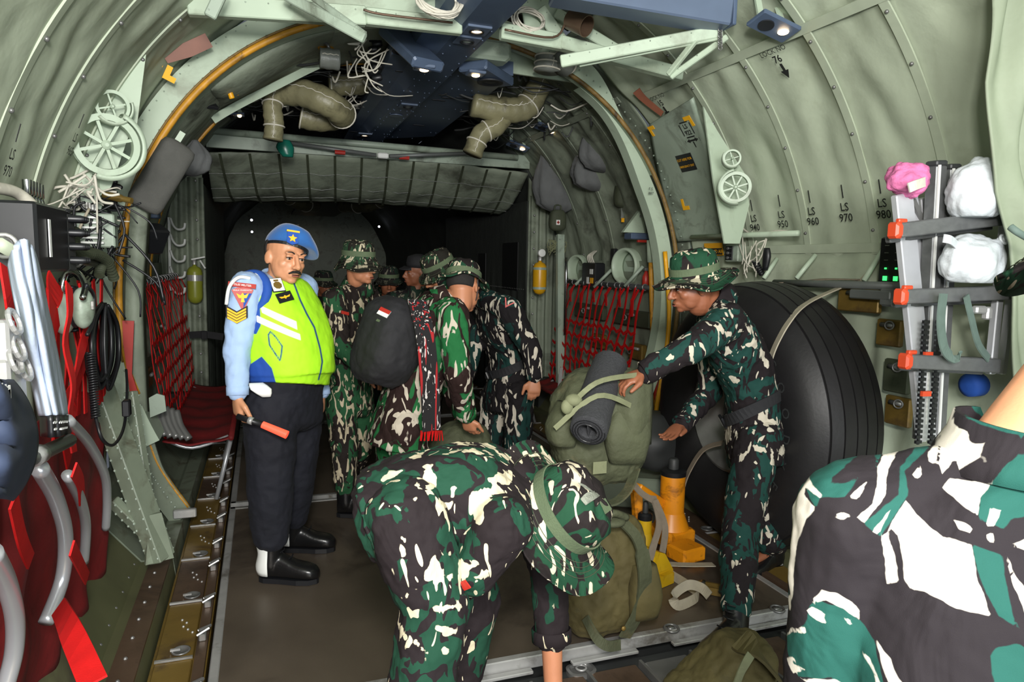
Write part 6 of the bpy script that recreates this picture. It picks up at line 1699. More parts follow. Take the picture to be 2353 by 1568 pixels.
# white gaiters on the boots
for s, an in (('R', J['anR']), ('L', J['anL'])):
    fd = nrm(V(J['to'+s])-V(an)); fd.z = 0; sdv = fd.cross(V((0, 0, 1)))
    def gf(u, v):
        a = D(-60-190*u)-0.0; z = .07+.20*v
        d_ = fd*math.cos(a)+sdv*math.sin(a)
        return V((an[0], an[1], z))+d_*(.066+.008*math.sin(v*9)+.004*v)
    def gf(u, v):
        a = PI*.46+PI*1.08*u; z = .05+.20*v
        return V((an[0], an[1], z))+fd*math.cos(a)*(.064+.006*math.sin(v*10))+sdv*math.sin(a)*(.066+.006*math.sin(v*8))
    obj('gaiter', MB().grid(gf, 20, 10), M['white'], pol, smooth=True, mods=[SOL(.005)])
# baton
t = thing('signal_baton', P(600, 975, 3.22), 'short signal baton with a glowing red tube in the lime vest man hand', 'baton')
a_, b_, c_ = P(545, 957, 3.22), P(603, 976, 3.18), P(660, 1000, 3.14)
obj('handle', MB().tube([a_, b_], .013, 14), M['black'], t, smooth=True)
obj('collar_ring', MB().tube([a_.lerp(b_, .45), a_.lerp(b_, .62)], .017, 14), M['alu'], t, smooth=True)
obj('light_tube', MB().tube([b_, c_], [.015, .018], 16), M['batlight'], t, angle=50)

# ------------------------------------------------ standing soldier behind him
J = dict(head=P(826, 607, 4.22), hup=(.03, -.05, 1), look=(.62, -.70, -.42), neck=P(822, 655, 4.30), waist=P(800, 830, 4.3),
         shR=P(768, 690, 4.16), shL=P(850, 690, 4.42), hipR=P(782, 910, 4.22), hipL=P(826, 910, 4.38), front=V((.75, -.65, 0)),
         elR=P(785, 800, 4.08), wrR=P(838, 850, 4.0), elL=P(862, 800, 4.40), wrL=P(880, 862, 4.22),
         knR=P(792, 1040, 4.2), knL=P(826, 1035, 4.42), anR=(0, 0, 0), anL=(0, 0, 0), toR=(0, 0, 0), toL=(0, 0, 0))
J['anR'] = PZ(795, 1150, .10); J['anR'].z = .1; J['toR'] = J['anR']+V((.2, -.07, -.06)); J['anL'] = V((-.52, 4.75, .1)); J['toL'] = J['anL']+V((.2, -.05, -.06))
sa, ss, HF = person('young soldier in a camouflage hat standing with head bowed behind the lime vest man', J, 'camo_mid', 'camo_mid', 'skin', hands={'R': (V((.8, -.1, -.6)), V((.2, .3, -1)), V((.3, -.8, .4)), .6), 'L': (V((.3, -.6, -.6)), V((-.3, .3, -1)), V((-.5, -.6, 0)), .6)}, build=.92, headk=1.0)
boonie(sa, J['head']+HF@V((0, -.01, .040)), HF, 'camo_hat', s=1.0, droop=.055, nb=.135, seed=1)
badge(sa, ss, 792, 720, .055, .018, 'redpaint', 'name_tape', rot=-.25)

# ------------------------------------------------ soldier with the black backpack, bending
J = dict(head=P(1066, 662, 3.52), hup=(.12, .35, .9), look=(.70, .62, -.45), neck=P(1025, 692, 3.55), waist=P(955, 870, 3.6),
         shR=P(1040, 725, 3.38), shL=P(985, 705, 3.78), hipR=P(930, 985, 3.45), hipL=P(905, 975, 3.72), front=V((.85, .35, -.35)),
         elR=P(1052, 860, 3.32), wrR=P(1072, 955, 3.42), elL=P(1020, 850, 3.85), wrL=P(1060, 950, 3.8),
         knR=P(955, 1120, 3.50), knL=P(905, 1110, 3.80), anR=(0, 0, 0), anL=(0, 0, 0), toR=(0, 0, 0), toL=(0, 0, 0))
J['anR'] = V((J['knR'].x-.10, 3.42, .1)); J['toR'] = J['anR']+V((.18, .1, -.06)); J['anL'] = V((J['knL'].x-.06, 3.80, .1)); J['toL'] = J['anL']+V((.18, .08, -.06))
sb, sbs, HF = person('soldier in bright green camouflage bending forward with a black backpack on his back', J, 'camo_green', 'camo_green', 'skin', hands={'R': (V((.3, .2, -1)), V((.7, .6, 0)), V((.7, -.5, 0)), .7), 'L': (V((.3, .2, -1)), V((.7, .6, 0)), V((.5, .5, 0)), .7)}, build=1.08, tw=1.08, hem=.13, headk=.98)
boonie(sb, J['head']+HF@V((0, -.005, .045)), HF, 'camo_hat2', s=1.0, droop=.012, seed=3, nb=.145, chin=True)

# ------------------------------------------------ soldier with the red rank mark, bending to the left
J = dict(head=P(1012, 628, 4.35), hup=(-.45, -.1, .8), look=(-.72, .10, -.62), neck=P(1078, 668, 4.32), waist=P(1172, 815, 4.35),
         shL=P(1168, 712, 4.05), shR=P(1100, 700, 4.52), hipL=P(1192, 905, 4.22), hipR=P(1142, 905, 4.50), front=V((-.85, -.45, -.2)),
         elL=P(1222, 808, 3.98), wrL=P(1228, 868, 3.96), elR=P(1085, 810, 4.42), wrR=P(1062, 900, 4.35),
         knL=P(1190, 1010, 4.20), knR=P(1125, 1010, 4.48), anR=(0, 0, 0), anL=(0, 0, 0), toR=(0, 0, 0), toL=(0, 0, 0))
J['anL'] = V((J['knL'].x+.02, 4.25, .1)); J['toL'] = J['anL']+V((-.14, -.16, -.06)); J['anR'] = V((J['knR'].x, 4.52, .1)); J['toR'] = J['anR']+V((-.16, -.14, -.06))
sc_, scs, HF = person('soldier with a red V rank mark on his sleeve leaning forward before the red netting', J, 'camo_dark2', 'camo_dark2', 'skin', hands={'L': (V((-.05, -.1, -1)), V((.2, .9, 0)), V((-.9, -.1, 0)), .55, 1.05), 'R': (V((-.2, -.1, -1)), V((0, .8, 0)), V((.9, -.1, 0)), .6)}, build=1.05, belt=dict(w=.185, d=.150, t=.75), hem=.12)
boonie(sc_, J['head']+HF@V((0, -.01, .045)), HF, 'camo_hat', s=1.02, droop=.03, seed=5, nb=.14)
vb, c, F = badge(sc_, scs, 1166, 700, 0, 0, 'redpaint', 'rank_mark', extra=.005, poly=[(-.035, .03), (-.026, .03), (0, -.008), (.026, .03), (.035, .03), (0, -.024)], rot=-.5)
c2, n2 = shrink_y(sc_, 1108, 745, scs)
if c2 is not None: obj('chest_lettering', text_mb('TNI A', .035, c2, frame(n2), bold=.02), M['black'], sc_)

# ------------------------------------------------ soldier lifting the rucksack, right
J = dict(head=P(1592, 655, 2.62), hup=(-.22, -.05, .95), look=(-.80, .22, -.50), neck=P(1640, 690, 2.64), waist=P(1722, 880, 2.70),
         shL=P(1672, 738, 2.50), shR=P(1640, 730, 2.84), hipL=P(1742, 1010, 2.60), hipR=P(1722, 1005, 2.84), front=V((-.88, .2, -.25)),
         elL=P(1590, 800, 2.40), wrL=P(1482, 856, 2.44), elR=P(1632, 900, 2.96), wrR=P(1566, 975, 2.86),
         knL=P(1700, 1230, 2.52), knR=P(1765, 1235, 2.80), anR=(0, 0, 0), anL=(0, 0, 0), toR=(0, 0, 0), toL=(0, 0, 0), gz=-.06)
J['anL'] = PZ(1690, 1445, .03); J['anL'].z = .04; J['toL'] = J['anL']+V((-.19, -.07, -.06))
J['anR'] = V((J['knR'].x+.10, 2.86, .10)); J['toR'] = J['anR']+V((-.18, -.05, -.06))
sd_, sds, HF = person('tall soldier in dark camouflage and wide hat lifting the olive rucksack at the right', J, 'camo_dark', 'camo_dark', 'skindark', vox=.008, fine=.0045,
    hands={'L': (V((-.9, .1, -.35)), V((-.3, .2, -.9)), V((-.4, -.8, 0)), .75), 'R': (V((-.85, -.35, -.45)), V((-.4, -.1, .9)), V((.2, -.9, .2)), .25, 1.05, .25)}, build=1.0, belt=dict(w=.178, d=.142, t=.55), hem=.15, headk=.98)
boonie(sd_, J['head']+HF@V((0, -.015, .048)), HF, 'camo_hat2', s=1.05, droop=.018, seed=7, nb=.165, wave=.010)
# cargo pocket
# ------------------------------------------------ soldier bending in the foreground
J = dict(head=P(1275, 1200, 1.72), hup=(.50, -.62, .60), look=(.25, -.30, -1.0), neck=P(1185, 1130, 1.80), waist=P(1035, 1120, 1.80),
         shR=P(1150, 1210, 1.60), shL=P(1190, 1105, 1.98), hipR=P(935, 1190, 1.66), hipL=P(950, 1130, 1.95), front=V((.3, -.2, -.95)),
         elR=P(1090, 1310, 1.62), wrR=P(1020, 1350, 1.80), elL=P(1262, 1300, 1.90), wrL=P(1272, 1600, 1.84),
         knR=P(1000, 1390, 1.62), knL=P(1085, 1380, 1.98), anR=(0, 0, 0), anL=(0, 0, 0), toR=(0, 0, 0), toL=(0, 0, 0), gz=-.085)
J['anR'] = V((J['knR'].x-.12, 1.60, .02)); J['toR'] = J['anR']+V((.2, -.05, -.06)); J['anL'] = V((J['knL'].x-.08, 2.02, .02)); J['toL'] = J['anL']+V((.2, -.05, -.06))
se, ses, HF = person('soldier in the foreground bent double in a wide brimmed camouflage hat reaching to the floor', J, 'camo_front', 'camo_front', 'skin', vox=.0065, fine=.005, rolled=.55, hands={'L': (V((0, -.05, -1)), V((-.8, 0, 0)), V((0, -1, 0)), .5), 'R': (V((-.2, -.1, -1)), V((.8, 0, 0)), V((0, 1, 0)), .6)}, build=1.02, wrk=.016, hem=.10, tw=1.0)
eh = boonie(se, J['head']+HF@V((0, -.015, .035)), HF, 'camo_hat2', s=1.2, droop=.012, seed=2, nb=.172, wave=.014)
c = J['head']+HF@V((.01, -.035, .152))
obj('mesh_panel', MB().grid(lambda u, v: J['head']+HF@V((-.03+.09*u, -.085+.085*v, .150+.012*math.sin(PI*u)-.02*(1-v))), 8, 8), M['meshgrey'], eh, smooth=True, mods=[SOL(.003)])
obj('hook_patch', MB().box(J['head']+HF@V((-.02, .030, .152)), (.045, .035, .004), HF), M['hatband'], eh)
rd, c, F = badge(se, ses, 1070, 1343, .024, .024, 'redpaint', 'red_tab', rot=.6)
# ------------------------------------------------ soldier seen from behind, right edge
J = dict(head=P(2400, 640, .66), hup=(.25, .15, 1), look=(.35, 1, -.15), neck=P(2335, 1050, .70), waist=P(2270, 1700, .66),
         shL=P(1960, 1190, .80), shR=P(2620, 1180, .60), hipL=P(2010, 2150, .80), hipR=P(2480, 2150, .66), front=V((.1, 1, 0)),
         elL=P(1900, 1640, .80), wrL=P(2080, 1900, .98), elR=P(2700, 1650, .62), wrR=P(2600, 1900, .8),
         knR=(0, 0, 0), knL=(0, 0, 0), anR=(0, 0, 0), anL=(0, 0, 0), toR=(0, 0, 0), toL=(0, 0, 0))
J['head'] = P(2560, 600, .76)
hl, hr = J['hipL'], J['hipR']
J['knL'] = hl+V((-.02, .10, -.42)); J['knR'] = hr+V((.02, .10, -.42)); J['anL'] = V((hl.x, .75, .02)); J['anR'] = V((hr.x, .62, .02)); J['toL'] = J['anL']+V((0, .2, -.05)); J['toR'] = J['anR']+V((0, .2, -.05)); J['gz'] = -.085
print('F', {k: tuple(round(x, 2) for x in v) for k, v in J.items() if not isinstance(v, float)})
sf_, sfs, HF = person('soldier seen from behind filling the right foreground with a shaven neck', J, 'camo_dark', 'camo_dark', 'skinpale', vox=.0055, fine=.006, hands={}, build=1.10, wrk=.008, noface=True, tw=1.08, headk=1.05, col_axis=(.12, .0, 1), col_k=1.12)

def camo_painted(name, base, green, cream, warp=.006, flecks=False):
    q = NT(name); col = lin(base)
    nz = q.math('MULTIPLY', q.math('SUBTRACT', q.noise(45, 2, 0, q.mapping()).outputs['Fac'], .5), warp)
    if flecks:
        nz = q.math('ADD', nz, q.math('MULTIPLY', q.math('SUBTRACT', q.noise(17, 1.5, 1.8, q.mapping((1, 1, .6), (.4, .3, 0))).outputs['Fac'], .52), .05))
        st = lambda v, t: q.math('GREATER_THAN', v, t)
        col = q.mix(st(q.noise(6, 1, 1.6, q.mapping((1, 1, .6), (.2, .5, 0), (3, 1, 2))).outputs['Fac'], .55), col, lin(green))
    for nm, c in (('green', green), ('cream', cream)):
        at = q.n('ShaderNodeAttribute', attribute_name='a_'+nm); s_ = q.n('ShaderNodeMapRange'); q.val(s_, 'From Min', -.0008); q.val(s_, 'From Max', .0008)
        q.l(q.math('ADD', at.outputs['Fac'], nz), s_.inputs[0]); col = q.mix(s_.outputs[0], col, lin(c))
        if flecks and nm == 'green': col = q.mix(st(q.noise(12, .6, 2.2, q.mapping((1.3, 1.3, .6), (.9, .3, 0))).outputs['Fac'], .59), col, lin(base))
        if flecks and nm == 'cream': col = q.mix(st(q.noise(10, .3, 2.8, q.mapping((1.7, 1.7, .5), (-.6, .5, .2))).outputs['Fac'], .70), col, lin(cream))
    q.l(col, q.b.inputs['Base Color']); q.b.inputs['Roughness'].default_value = .85; q.b.inputs['Specular IOR Level'].default_value = .2
    q.bump(q.math('ADD', q.noise(7, 3, 1.2, q.mapping((1, 1, .6))).outputs['Fac'], q.math('MULTIPLY', q.noise(900, 1, 0, q.mapping()).outputs['Fac'], .02)), .5, .03)
    return q.m
ZF = lambda L: [[(1750+x*.4579, 850+y*.4579) for x, y in pl] for pl in L]
F_CREAM = ZF([[(760,290),(715,320),(610,420),(585,480),(590,560),(570,640),(495,700),(530,722),(600,640),(630,600),(635,490),(680,420),(740,330)],
[(240,535),(150,690),(115,780),(105,900),(130,1000),(155,1100),(110,1185),(150,1190),(175,1090),(178,940),(205,820),(250,720),(300,660),(232,610)],
[(240,535),(330,600),(320,615),(225,570)],
[(925,280),(905,360),(890,470),(905,515),(960,460),(1060,455),(1120,420),(1210,380),(1100,355),(1060,370),(1035,310)],
[(905,580),(940,535),(1060,555),(1130,500),(1215,430),(1250,400),(1180,520),(1090,620),(1070,700),(980,640)],
[(725,630),(650,750),(690,790),(720,930),(720,990),(750,1035),(820,1040),(960,1110),(1130,1155),(1060,980),(1040,830),(930,800),(910,805),(780,700)],
[(610,790),(640,770),(680,900),(690,1000),(640,1015)],
[(285,1100),(330,1045),(400,1060),(470,1100),(510,1150),(505,1200),(430,1140),(350,1100),(275,1120)],
[(250,1165),(280,1140),(345,1160),(335,1190),(360,1220),(300,1200)], [(455,610),(550,525),(500,615)], [(840,460),(835,420),(900,360),(870,470)],
[(755,520),(795,470),(805,520),(780,535)], [(390,690),(430,672),(470,690),(430,708)], [(570,760),(665,650),(600,780)], [(945,710),(1050,750),(1040,780),(980,760)],
[(1110,750),(1130,665),(1190,680),(1150,750)], [(1110,790),(1140,780),(1150,825),(1120,820)], [(205,1500),(390,1490),(480,1560),(300,1545)], [(130,1325),(160,1270),(240,1240),(245,1265),(170,1290)],
[(70,1300),(100,1220),(100,1260),(80,1380)], [(585,1275),(600,1330),(640,1450),(750,1568),(820,1568),(700,1440),(650,1350)], [(510,1340),(560,1370),(640,1540),(650,1568),(610,1568),(580,1430)],
[(135,1440),(165,1405),(200,1410),(165,1440),(240,1455),(170,1490)], [(1215,840),(1317,810),(1400,800),(1400,900),(1250,850)], [(1205,880),(1260,1000),(1317,1060),(1400,1060),(1400,1300),(1317,1220),(1270,1100),(1215,960)],
[(430,1175),(480,1210),(470,1225),(440,1200)], [(780,240),(830,190),(885,210),(840,235)], [(905,230),(940,190),(995,180),(965,235)], [(1400,300),(1600,420),(1500,600),(1420,500)]])
F_GREEN = ZF([[(60,750),(100,650),(200,520),(400,370),(560,300),(750,260),(760,290),(700,320),(600,430),(580,480),(540,350),(480,430),(370,520),(370,550),(430,545),(500,520),(440,605),(320,610),(300,660),(225,560),(120,720)],
[(930,280),(880,320),(770,400),(700,480),(690,600),(530,725),(610,790),(740,600),(720,500),(860,380),(925,330)], [(1075,700),(1090,600),(1160,540),(1260,420),(1317,400),(1500,450),(1500,700),(1240,720),(1190,760),(1080,720)],
[(1040,830),(1110,860),(1190,880),(1200,1000),(1230,1160),(1260,1210),(1160,1150),(1080,990)], [(1120,1320),(1150,1290),(1250,1280),(1317,1320),(1500,1400),(1500,1700),(1020,1700),(1030,1480),(1080,1450),(1140,1460)],
[(270,1130),(310,1100),(430,1130),(510,1200),(580,1290),(600,1380),(650,1568),(650,1700),(380,1700),(380,1480),(200,1500),(140,1400),(130,1320),(240,1230),(260,1170)], [(80,1090),(130,1060),(155,1110),(110,1185),(70,1190)], [(1010,240),(1130,180),(1317,250),(1317,330),(1200,310)]])
FO = P(2080, 1250, .74); FN = V((CAM.x-FO.x, CAM.y-FO.y, .15)).normalized(); FU = V((0, 0, 1)).cross(FN).normalized(); FV = FN.cross(FU)
fm = camo_painted('camouflage cloth large', (30, 26, 29), (26, 72, 64), (192, 186, 174))
fc = [c_ for c_ in sfs.children if c_.name.startswith('collar')][0]
for o_ in (sfs, fc):
    o_.data.materials.clear(); o_.data.materials.append(fm)
    paint_attr(o_, 'green', F_GREEN, FO, FN, FU, FV); paint_attr(o_, 'cream', F_CREAM, FO, FN, FU, FV)
def nape(u, v):
    a = PI*(1.0+1.0*u); b = -1.0+1.3*v
    return J['head']+HF@V((.086*math.cos(b)*math.cos(a), -.012+.106*math.cos(b)*math.sin(a), .025+.094*math.sin(b)))
obj('hair', MB().grid(nape, 24, 14), M['hair'], sf_, smooth=True, mods=[SOL(.004)])
boonie(sf_, J['head']+HF@V((0, -.01, .02)), HF, 'camo_hat2', s=1.1, droop=.035, nb=.155, seed=4)

ZE = lambda L: [[(850+x*.3942, 950+y*.3942) for x, y in pl] for pl in L]
E_CREAM = ZE([[(480,155),(560,170),(690,175),(720,190),(600,195),(520,190)],[(450,205),(560,215),(700,235),(900,262),(700,265),(580,245)],[(585,470),(640,440),(740,435),(775,470),(700,480),(660,540),(630,640),(590,600),(570,540)],
[(690,400),(740,350),(835,335),(830,390),(760,430),(720,410)],[(410,505),(510,510),(490,560),(430,590),(385,575)],[(345,330),(375,320),(380,430),(350,520),(335,510),(360,440),(335,380)],[(295,410),(310,440),(315,500),(290,510)],
[(275,240),(325,225),(300,270),(250,300),(240,280)],[(60,410),(130,370),(200,350),(150,395),(80,420)],[(195,740),(215,730),(245,780),(250,835),(225,820),(200,790)],[(160,800),(172,810),(170,930),(150,925)],
[(400,760),(480,790),(520,850),(610,865),(560,930),(530,935),(500,860),(440,800)],[(390,780),(400,830),(440,870),(480,930),(470,950),(410,930),(330,960),(320,930),(370,860)],[(270,970),(315,975),(310,1000),(230,1050),(215,1040)],
[(320,1075),(520,1080),(540,1100),(420,1120),(330,1100)],[(400,1215),(510,1210),(520,1250),(470,1290),(440,1270)],[(225,1330),(240,1250),(280,1270),(380,1370),(340,1380),(280,1310)],[(440,1290),(480,1350),(450,1385),(400,1340)],
[(180,1210),(215,1220),(220,1260),(190,1270)],[(320,1370),(400,1395),(320,1410)],[(600,930),(690,890),(650,960),(620,950)],[(1020,1330),(1040,1310),(1035,1345)],[(1150,1200),(1170,1190),(1165,1230)]])
E_GREEN = ZE([[(330,180),(480,150),(560,170),(450,200),(300,215),(250,240)],[(390,300),(520,290),(640,400),(600,440),(520,500),(400,510),(380,560),(330,520),(380,440)],[(100,440),(200,330),(240,400),(230,600),(300,650),(250,640),(160,600),(80,600)],
[(400,640),(560,610),(600,700),(590,840),(520,850),(430,770),(400,720)],[(160,830),(250,830),(240,900),(200,960),(160,930)],[(330,960),(470,950),(560,1040),(500,1060),(330,1070),(300,1010)],[(220,1150),(330,1100),(540,1110),(560,1200),(400,1210),(380,1300),(220,1230)],
[(180,1400),(320,1400),(480,1400),(500,1568),(200,1568)],[(640,200),(850,240),(760,250)],[(700,500),(760,470),(760,560),(700,600)],[(1130,1120),(1180,1150),(1160,1300),(1120,1330)],[(960,1060),(1010,1080),(990,1180)]])
EO = P(1050, 1200, 1.72)
def paint_person(body, O, green, cream, cols, name):
    n = (CAM-O).normalized(); u = V((0, 0, 1)).cross(n).normalized(); v = n.cross(u); m_ = camo_painted(name, *cols, warp=.01, flecks=True)
    for o_ in list(body.children):
        if o_.name.split('.')[0] not in ('field_jacket', 'trousers'): continue
        for q_ in [o_]+[c_ for c_ in o_.children if c_.name.split('.')[0] in ('collar', 'cuff')]:
            q_.data.materials.clear(); q_.data.materials.append(m_); paint_attr(q_, 'green', green, O, n, u, v); paint_attr(q_, 'cream', cream, O, n, u, v)
paint_person(se, EO, E_GREEN, E_CREAM, ((32, 26, 28), (25, 62, 46), (196, 186, 158)), 'camouflage cloth front')
ZD = lambda L: [[(1400+x*.3827, 500+y*.3827) for x, y in pl] for pl in L]
ZD2 = lambda L: [[(1400+x*.3942, 950+y*.3942) for x, y in pl] for pl in L]
D_CREAM = ZD([[(525,470),(635,462),(590,490),(560,480)],[(540,570),(590,535),(600,580),(620,610),(590,605),(560,590)],[(640,560),(660,560),(665,610),(650,620)],[(680,560),(700,600),(740,615),(690,605)],[(755,505),(780,510),(830,600),(815,605),(790,560)],
[(815,690),(850,680),(860,740),(895,790),(870,815),(820,790),(850,760)],[(390,640),(450,650),(540,690),(500,740),(470,800),(450,790),(490,720),(440,690)],[(345,750),(375,760),(380,800),(330,850),(270,860),(300,830),(355,830)],[(200,860),(230,840),(215,880),(270,910),(320,925),(250,930)],
[(600,700),(670,710),(760,770),(700,760),(640,730)],[(895,800),(940,850),(985,900),(940,920),(900,850)],[(600,960),(670,915),(640,950),(600,990)],[(735,970),(775,985),(770,1000),(740,990)],[(660,1200),(740,1170),(775,1190),(720,1260),(740,1340),(700,1370),(680,1300),(690,1240)],
[(880,1160),(910,1155),(960,1210),(1040,1250),(950,1240),(900,1210)],[(930,1240),(1000,1275),(1050,1265),(960,1290)],[(865,1370),(960,1360),(940,1420),(880,1400)],[(960,1380),(985,1385),(985,1480),(965,1470)],[(1010,1390),(1060,1370),(1080,1440),(1020,1430)],[(770,1400),(800,1380),(790,1430)],
[(530,850),(545,840),(560,960),(540,930)],[(455,800),(480,795),(470,810)],[(480,1130),(500,1140),(510,1200),(495,1180)]])+ZD2([[(630,340),(675,350),(665,365),(630,360)],[(620,660),(645,660),(650,740),(630,730)],[(630,500),(680,490),(640,520)],[(920,650),(960,660),(970,700),(930,700)],[(915,770),(990,790),(990,840),(930,810)],
[(735,820),(765,840),(740,850)],[(875,980),(970,970),(950,1010),(900,1010)],[(745,940),(770,990),(755,1000)],[(890,530),(965,530),(940,550),(900,550)],[(760,230),(800,225),(775,280),(750,290)]])
D_GREEN = ZD([[(480,560),(530,450),(640,410),(700,450),(600,480),(540,530),(560,600),(480,640),(430,600)],[(560,640),(620,600),(740,620),(780,700),(760,760),(660,690),(560,700)],[(560,800),(640,740),(700,800),(820,860),(860,900),(800,1000),(860,1080),(640,1120),(560,1010),(530,900)],
[(780,480),(830,560),(880,680),(900,780),(830,660),(760,560)],[(420,830),(500,800),(520,860),(440,920),(300,990),(330,930)],[(870,1110),(960,1100),(1040,1180),(1070,1240),(930,1170)],[(880,1300),(1090,1290),(1090,1340),(870,1360)],[(830,1000),(940,960),(1000,960),(990,1000),(860,1050)],
[(430,1160),(520,1060),(580,1080),(500,1220)]])+ZD2([[(640,230),(700,280),(700,500),(620,520),(620,400)],[(840,320),(930,330),(930,510),(840,500)],[(730,630),(820,640),(850,700),(850,820),(740,800)],[(600,780),(680,800),(750,1000),(780,1080),(640,1000)],[(840,900),(960,930),(930,980),(860,960)]])
paint_person(sd_, P(1700, 950, 2.62), D_GREEN, D_CREAM, ((30, 25, 27), (25, 60, 54), (190, 182, 164)), 'camouflage cloth right')
# ------------------------------------------------ background people, deep in the dark hold
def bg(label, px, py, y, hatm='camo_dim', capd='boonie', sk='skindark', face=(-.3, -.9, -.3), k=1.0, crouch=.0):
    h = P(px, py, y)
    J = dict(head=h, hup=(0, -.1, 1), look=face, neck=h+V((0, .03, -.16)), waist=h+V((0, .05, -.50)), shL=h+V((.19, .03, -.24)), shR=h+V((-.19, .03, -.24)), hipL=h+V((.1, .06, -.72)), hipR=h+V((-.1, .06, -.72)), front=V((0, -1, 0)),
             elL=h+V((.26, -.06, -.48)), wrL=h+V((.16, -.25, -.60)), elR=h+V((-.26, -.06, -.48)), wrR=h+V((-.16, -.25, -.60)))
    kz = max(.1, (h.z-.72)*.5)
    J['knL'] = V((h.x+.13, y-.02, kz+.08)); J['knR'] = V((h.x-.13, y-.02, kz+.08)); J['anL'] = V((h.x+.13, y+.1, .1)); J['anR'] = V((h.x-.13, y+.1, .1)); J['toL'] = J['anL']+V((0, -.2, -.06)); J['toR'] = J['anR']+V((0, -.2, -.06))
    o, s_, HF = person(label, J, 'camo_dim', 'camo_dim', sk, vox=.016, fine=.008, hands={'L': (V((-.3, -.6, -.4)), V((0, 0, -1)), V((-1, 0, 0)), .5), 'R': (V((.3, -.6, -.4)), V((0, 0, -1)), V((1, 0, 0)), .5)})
    if capd == 'boonie': boonie(o, J['head']+HF@V((0, -.01, .042)), HF, hatm, droop=.03, nb=.14)
    else: 
        obj('cap', MB().lathe([(.092, 0), (.096, .03), (.085, .08), (.03, .10), (.004, .10)], J['head']+HF@V((0, -.01, .040)), HF@V((0, 0, 1)), 28), M['blacksoft'], o, smooth=True)
        obj('cap_peak', MB().grid(lambda u, v: J['head']+HF@V((.07*math.cos(PI*u), .08+.07*v*math.sin(PI*u), .042-.02*v)), 12, 4), M['blacksoft'], o, smooth=True, mods=[SOL(.004)])
    return o
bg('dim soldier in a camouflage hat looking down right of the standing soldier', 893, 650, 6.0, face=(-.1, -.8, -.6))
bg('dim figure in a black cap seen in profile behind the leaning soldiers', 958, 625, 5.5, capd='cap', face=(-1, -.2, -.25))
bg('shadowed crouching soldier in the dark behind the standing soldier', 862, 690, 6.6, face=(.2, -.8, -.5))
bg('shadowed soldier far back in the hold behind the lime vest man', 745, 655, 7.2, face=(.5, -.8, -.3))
# ================================================================== GEAR
# big aircraft tyre leaning by the right wall
TX0, TX1, TYC, TZC, TR = 1.28, 1.80, 3.16, .74, .74
ty = thing('aircraft_tyre', ((TX0+TX1)/2, TYC, 0), 'huge black ribbed aircraft tyre standing on edge against the right wall', 'tyre')
xm = (TX0+TX1)/2; hw = (TX1-TX0)/2
prof = []
tread = [(1.0, .0), (.998, .10), (.985, .10), (.985, .13), (.998, .13), (.99, .36), (.975, .36), (.975, .39), (.988, .39), (.965, .60), (.95, .60), (.95, .63), (.955, .63), (.90, .80), (.84, .92), (.76, .99), (.66, 1.0), (.56, .95), (.50, .86), (.46, .80), (.43, .72), (.40, .66)]
full = [(r, -x) for r, x in tread[::-1]]+[(r, x) for r, x in tread[1:]]
prof = [(TR*r, hw*x) for r, x in full]+[(TR*.40, 0)]
obj('tyre_carcass', MB().rings([[V((xm+h, TYC+r*math.cos(a), TZC+r*math.sin(a))) for r, h in prof] for a in [2*PI*i/110 for i in range(110)]], loop=True), M['rubber'], ty, angle=38)
m = MB()
m.lathe([(TR*.40, -hw*.62), (TR*.43, -hw*.78), (TR*.41, -hw*.80), (TR*.30, -hw*.55), (TR*.22, -hw*.40), (TR*.10, -hw*.42), (TR*.02, -hw*.42)], (xm, TYC, TZC), (1, 0, 0), 40, caps=False)
obj('wheel_rim', m, M['steel'], ty, angle=30)
lt_ = MB()
for i, ch in enumerate('GOODYEAR'):
    a = D(118-14*i) if False else D(40-13.5*i); rr_2 = TR*.72
    c = V((xm-hw*1.005, TYC+rr_2*math.cos(PI-a)*1, TZC+rr_2*math.sin(a)))
    c = V((xm-hw*1.003, TYC-rr_2*math.cos(a), TZC+rr_2*math.sin(a)))
    rad = V((0, -math.cos(a), math.sin(a)))
    lt_.merge(text_mb(ch, .070, c, frame((-1, 0, 0), rad), bold=.01))
obj('raised_lettering', lt_, M['darkgrey'], ty)
# tie straps over the tyre
carc = [c_ for c_ in ty.children if c_.name.startswith('tyre_carcass')][0]
def on_tyre(px, py, off=.012):
    bpy.context.view_layer.update(); W = wloc(carc); r = ray(px, py).normalized()
    ok, loc, nn, i_ = carc.ray_cast(CAM-W, r)
    return (loc+W+nn*off) if ok else None
s1 = [PX(1978, 645, 1.84), PX(1950, 653, 1.80)]+[q_ for q_ in (on_tyre(*a_) for a_ in ((1905, 672), (1868, 692), (1835, 715), (1810, 748), (1792, 780), (1780, 808), (1772, 835))) if q_]
one('tie_down_strap', MB().ribbon(smooth_path(s1, 5), .045, .006, (.3, 1, 0)), M['beige'], 'light webbing strap crossing the upper face of the big tyre', 'strap')
one('tie_down_strap', MB().ribbon(smooth_path([PX(1978, 643, 1.84), PX(1900, 642, 1.83), PX(1850, 646, 1.80), PX(1790, 650, 1.74)], 5), .04, .006, (.3, 1, 0)), M['greybeige'], 'grey webbing strap lying flat along the rail above the tyre', 'strap')
one('tie_down_strap', MB().ribbon(smooth_path([PX(2040, 572, 1.84), PX(2010, 610, 1.84), PX(1978, 645, 1.83)], 5), .03, .005, (.3, 1, 0)), M['beige'], 'narrow webbing strap running up from the tyre top to the wall', 'strap')
one('tie_down_strap', MB().ribbon(smooth_path([P(1660, 1018, 3.1), P(1615, 1035, 3.2), P(1580, 1090, 3.25), P(1565, 1140, 3.25)], 6), .045, .006, (.3, 1, 0)), M['greybeige'], 'grey brown strap running from the tyre hub down to the jacks', 'strap')
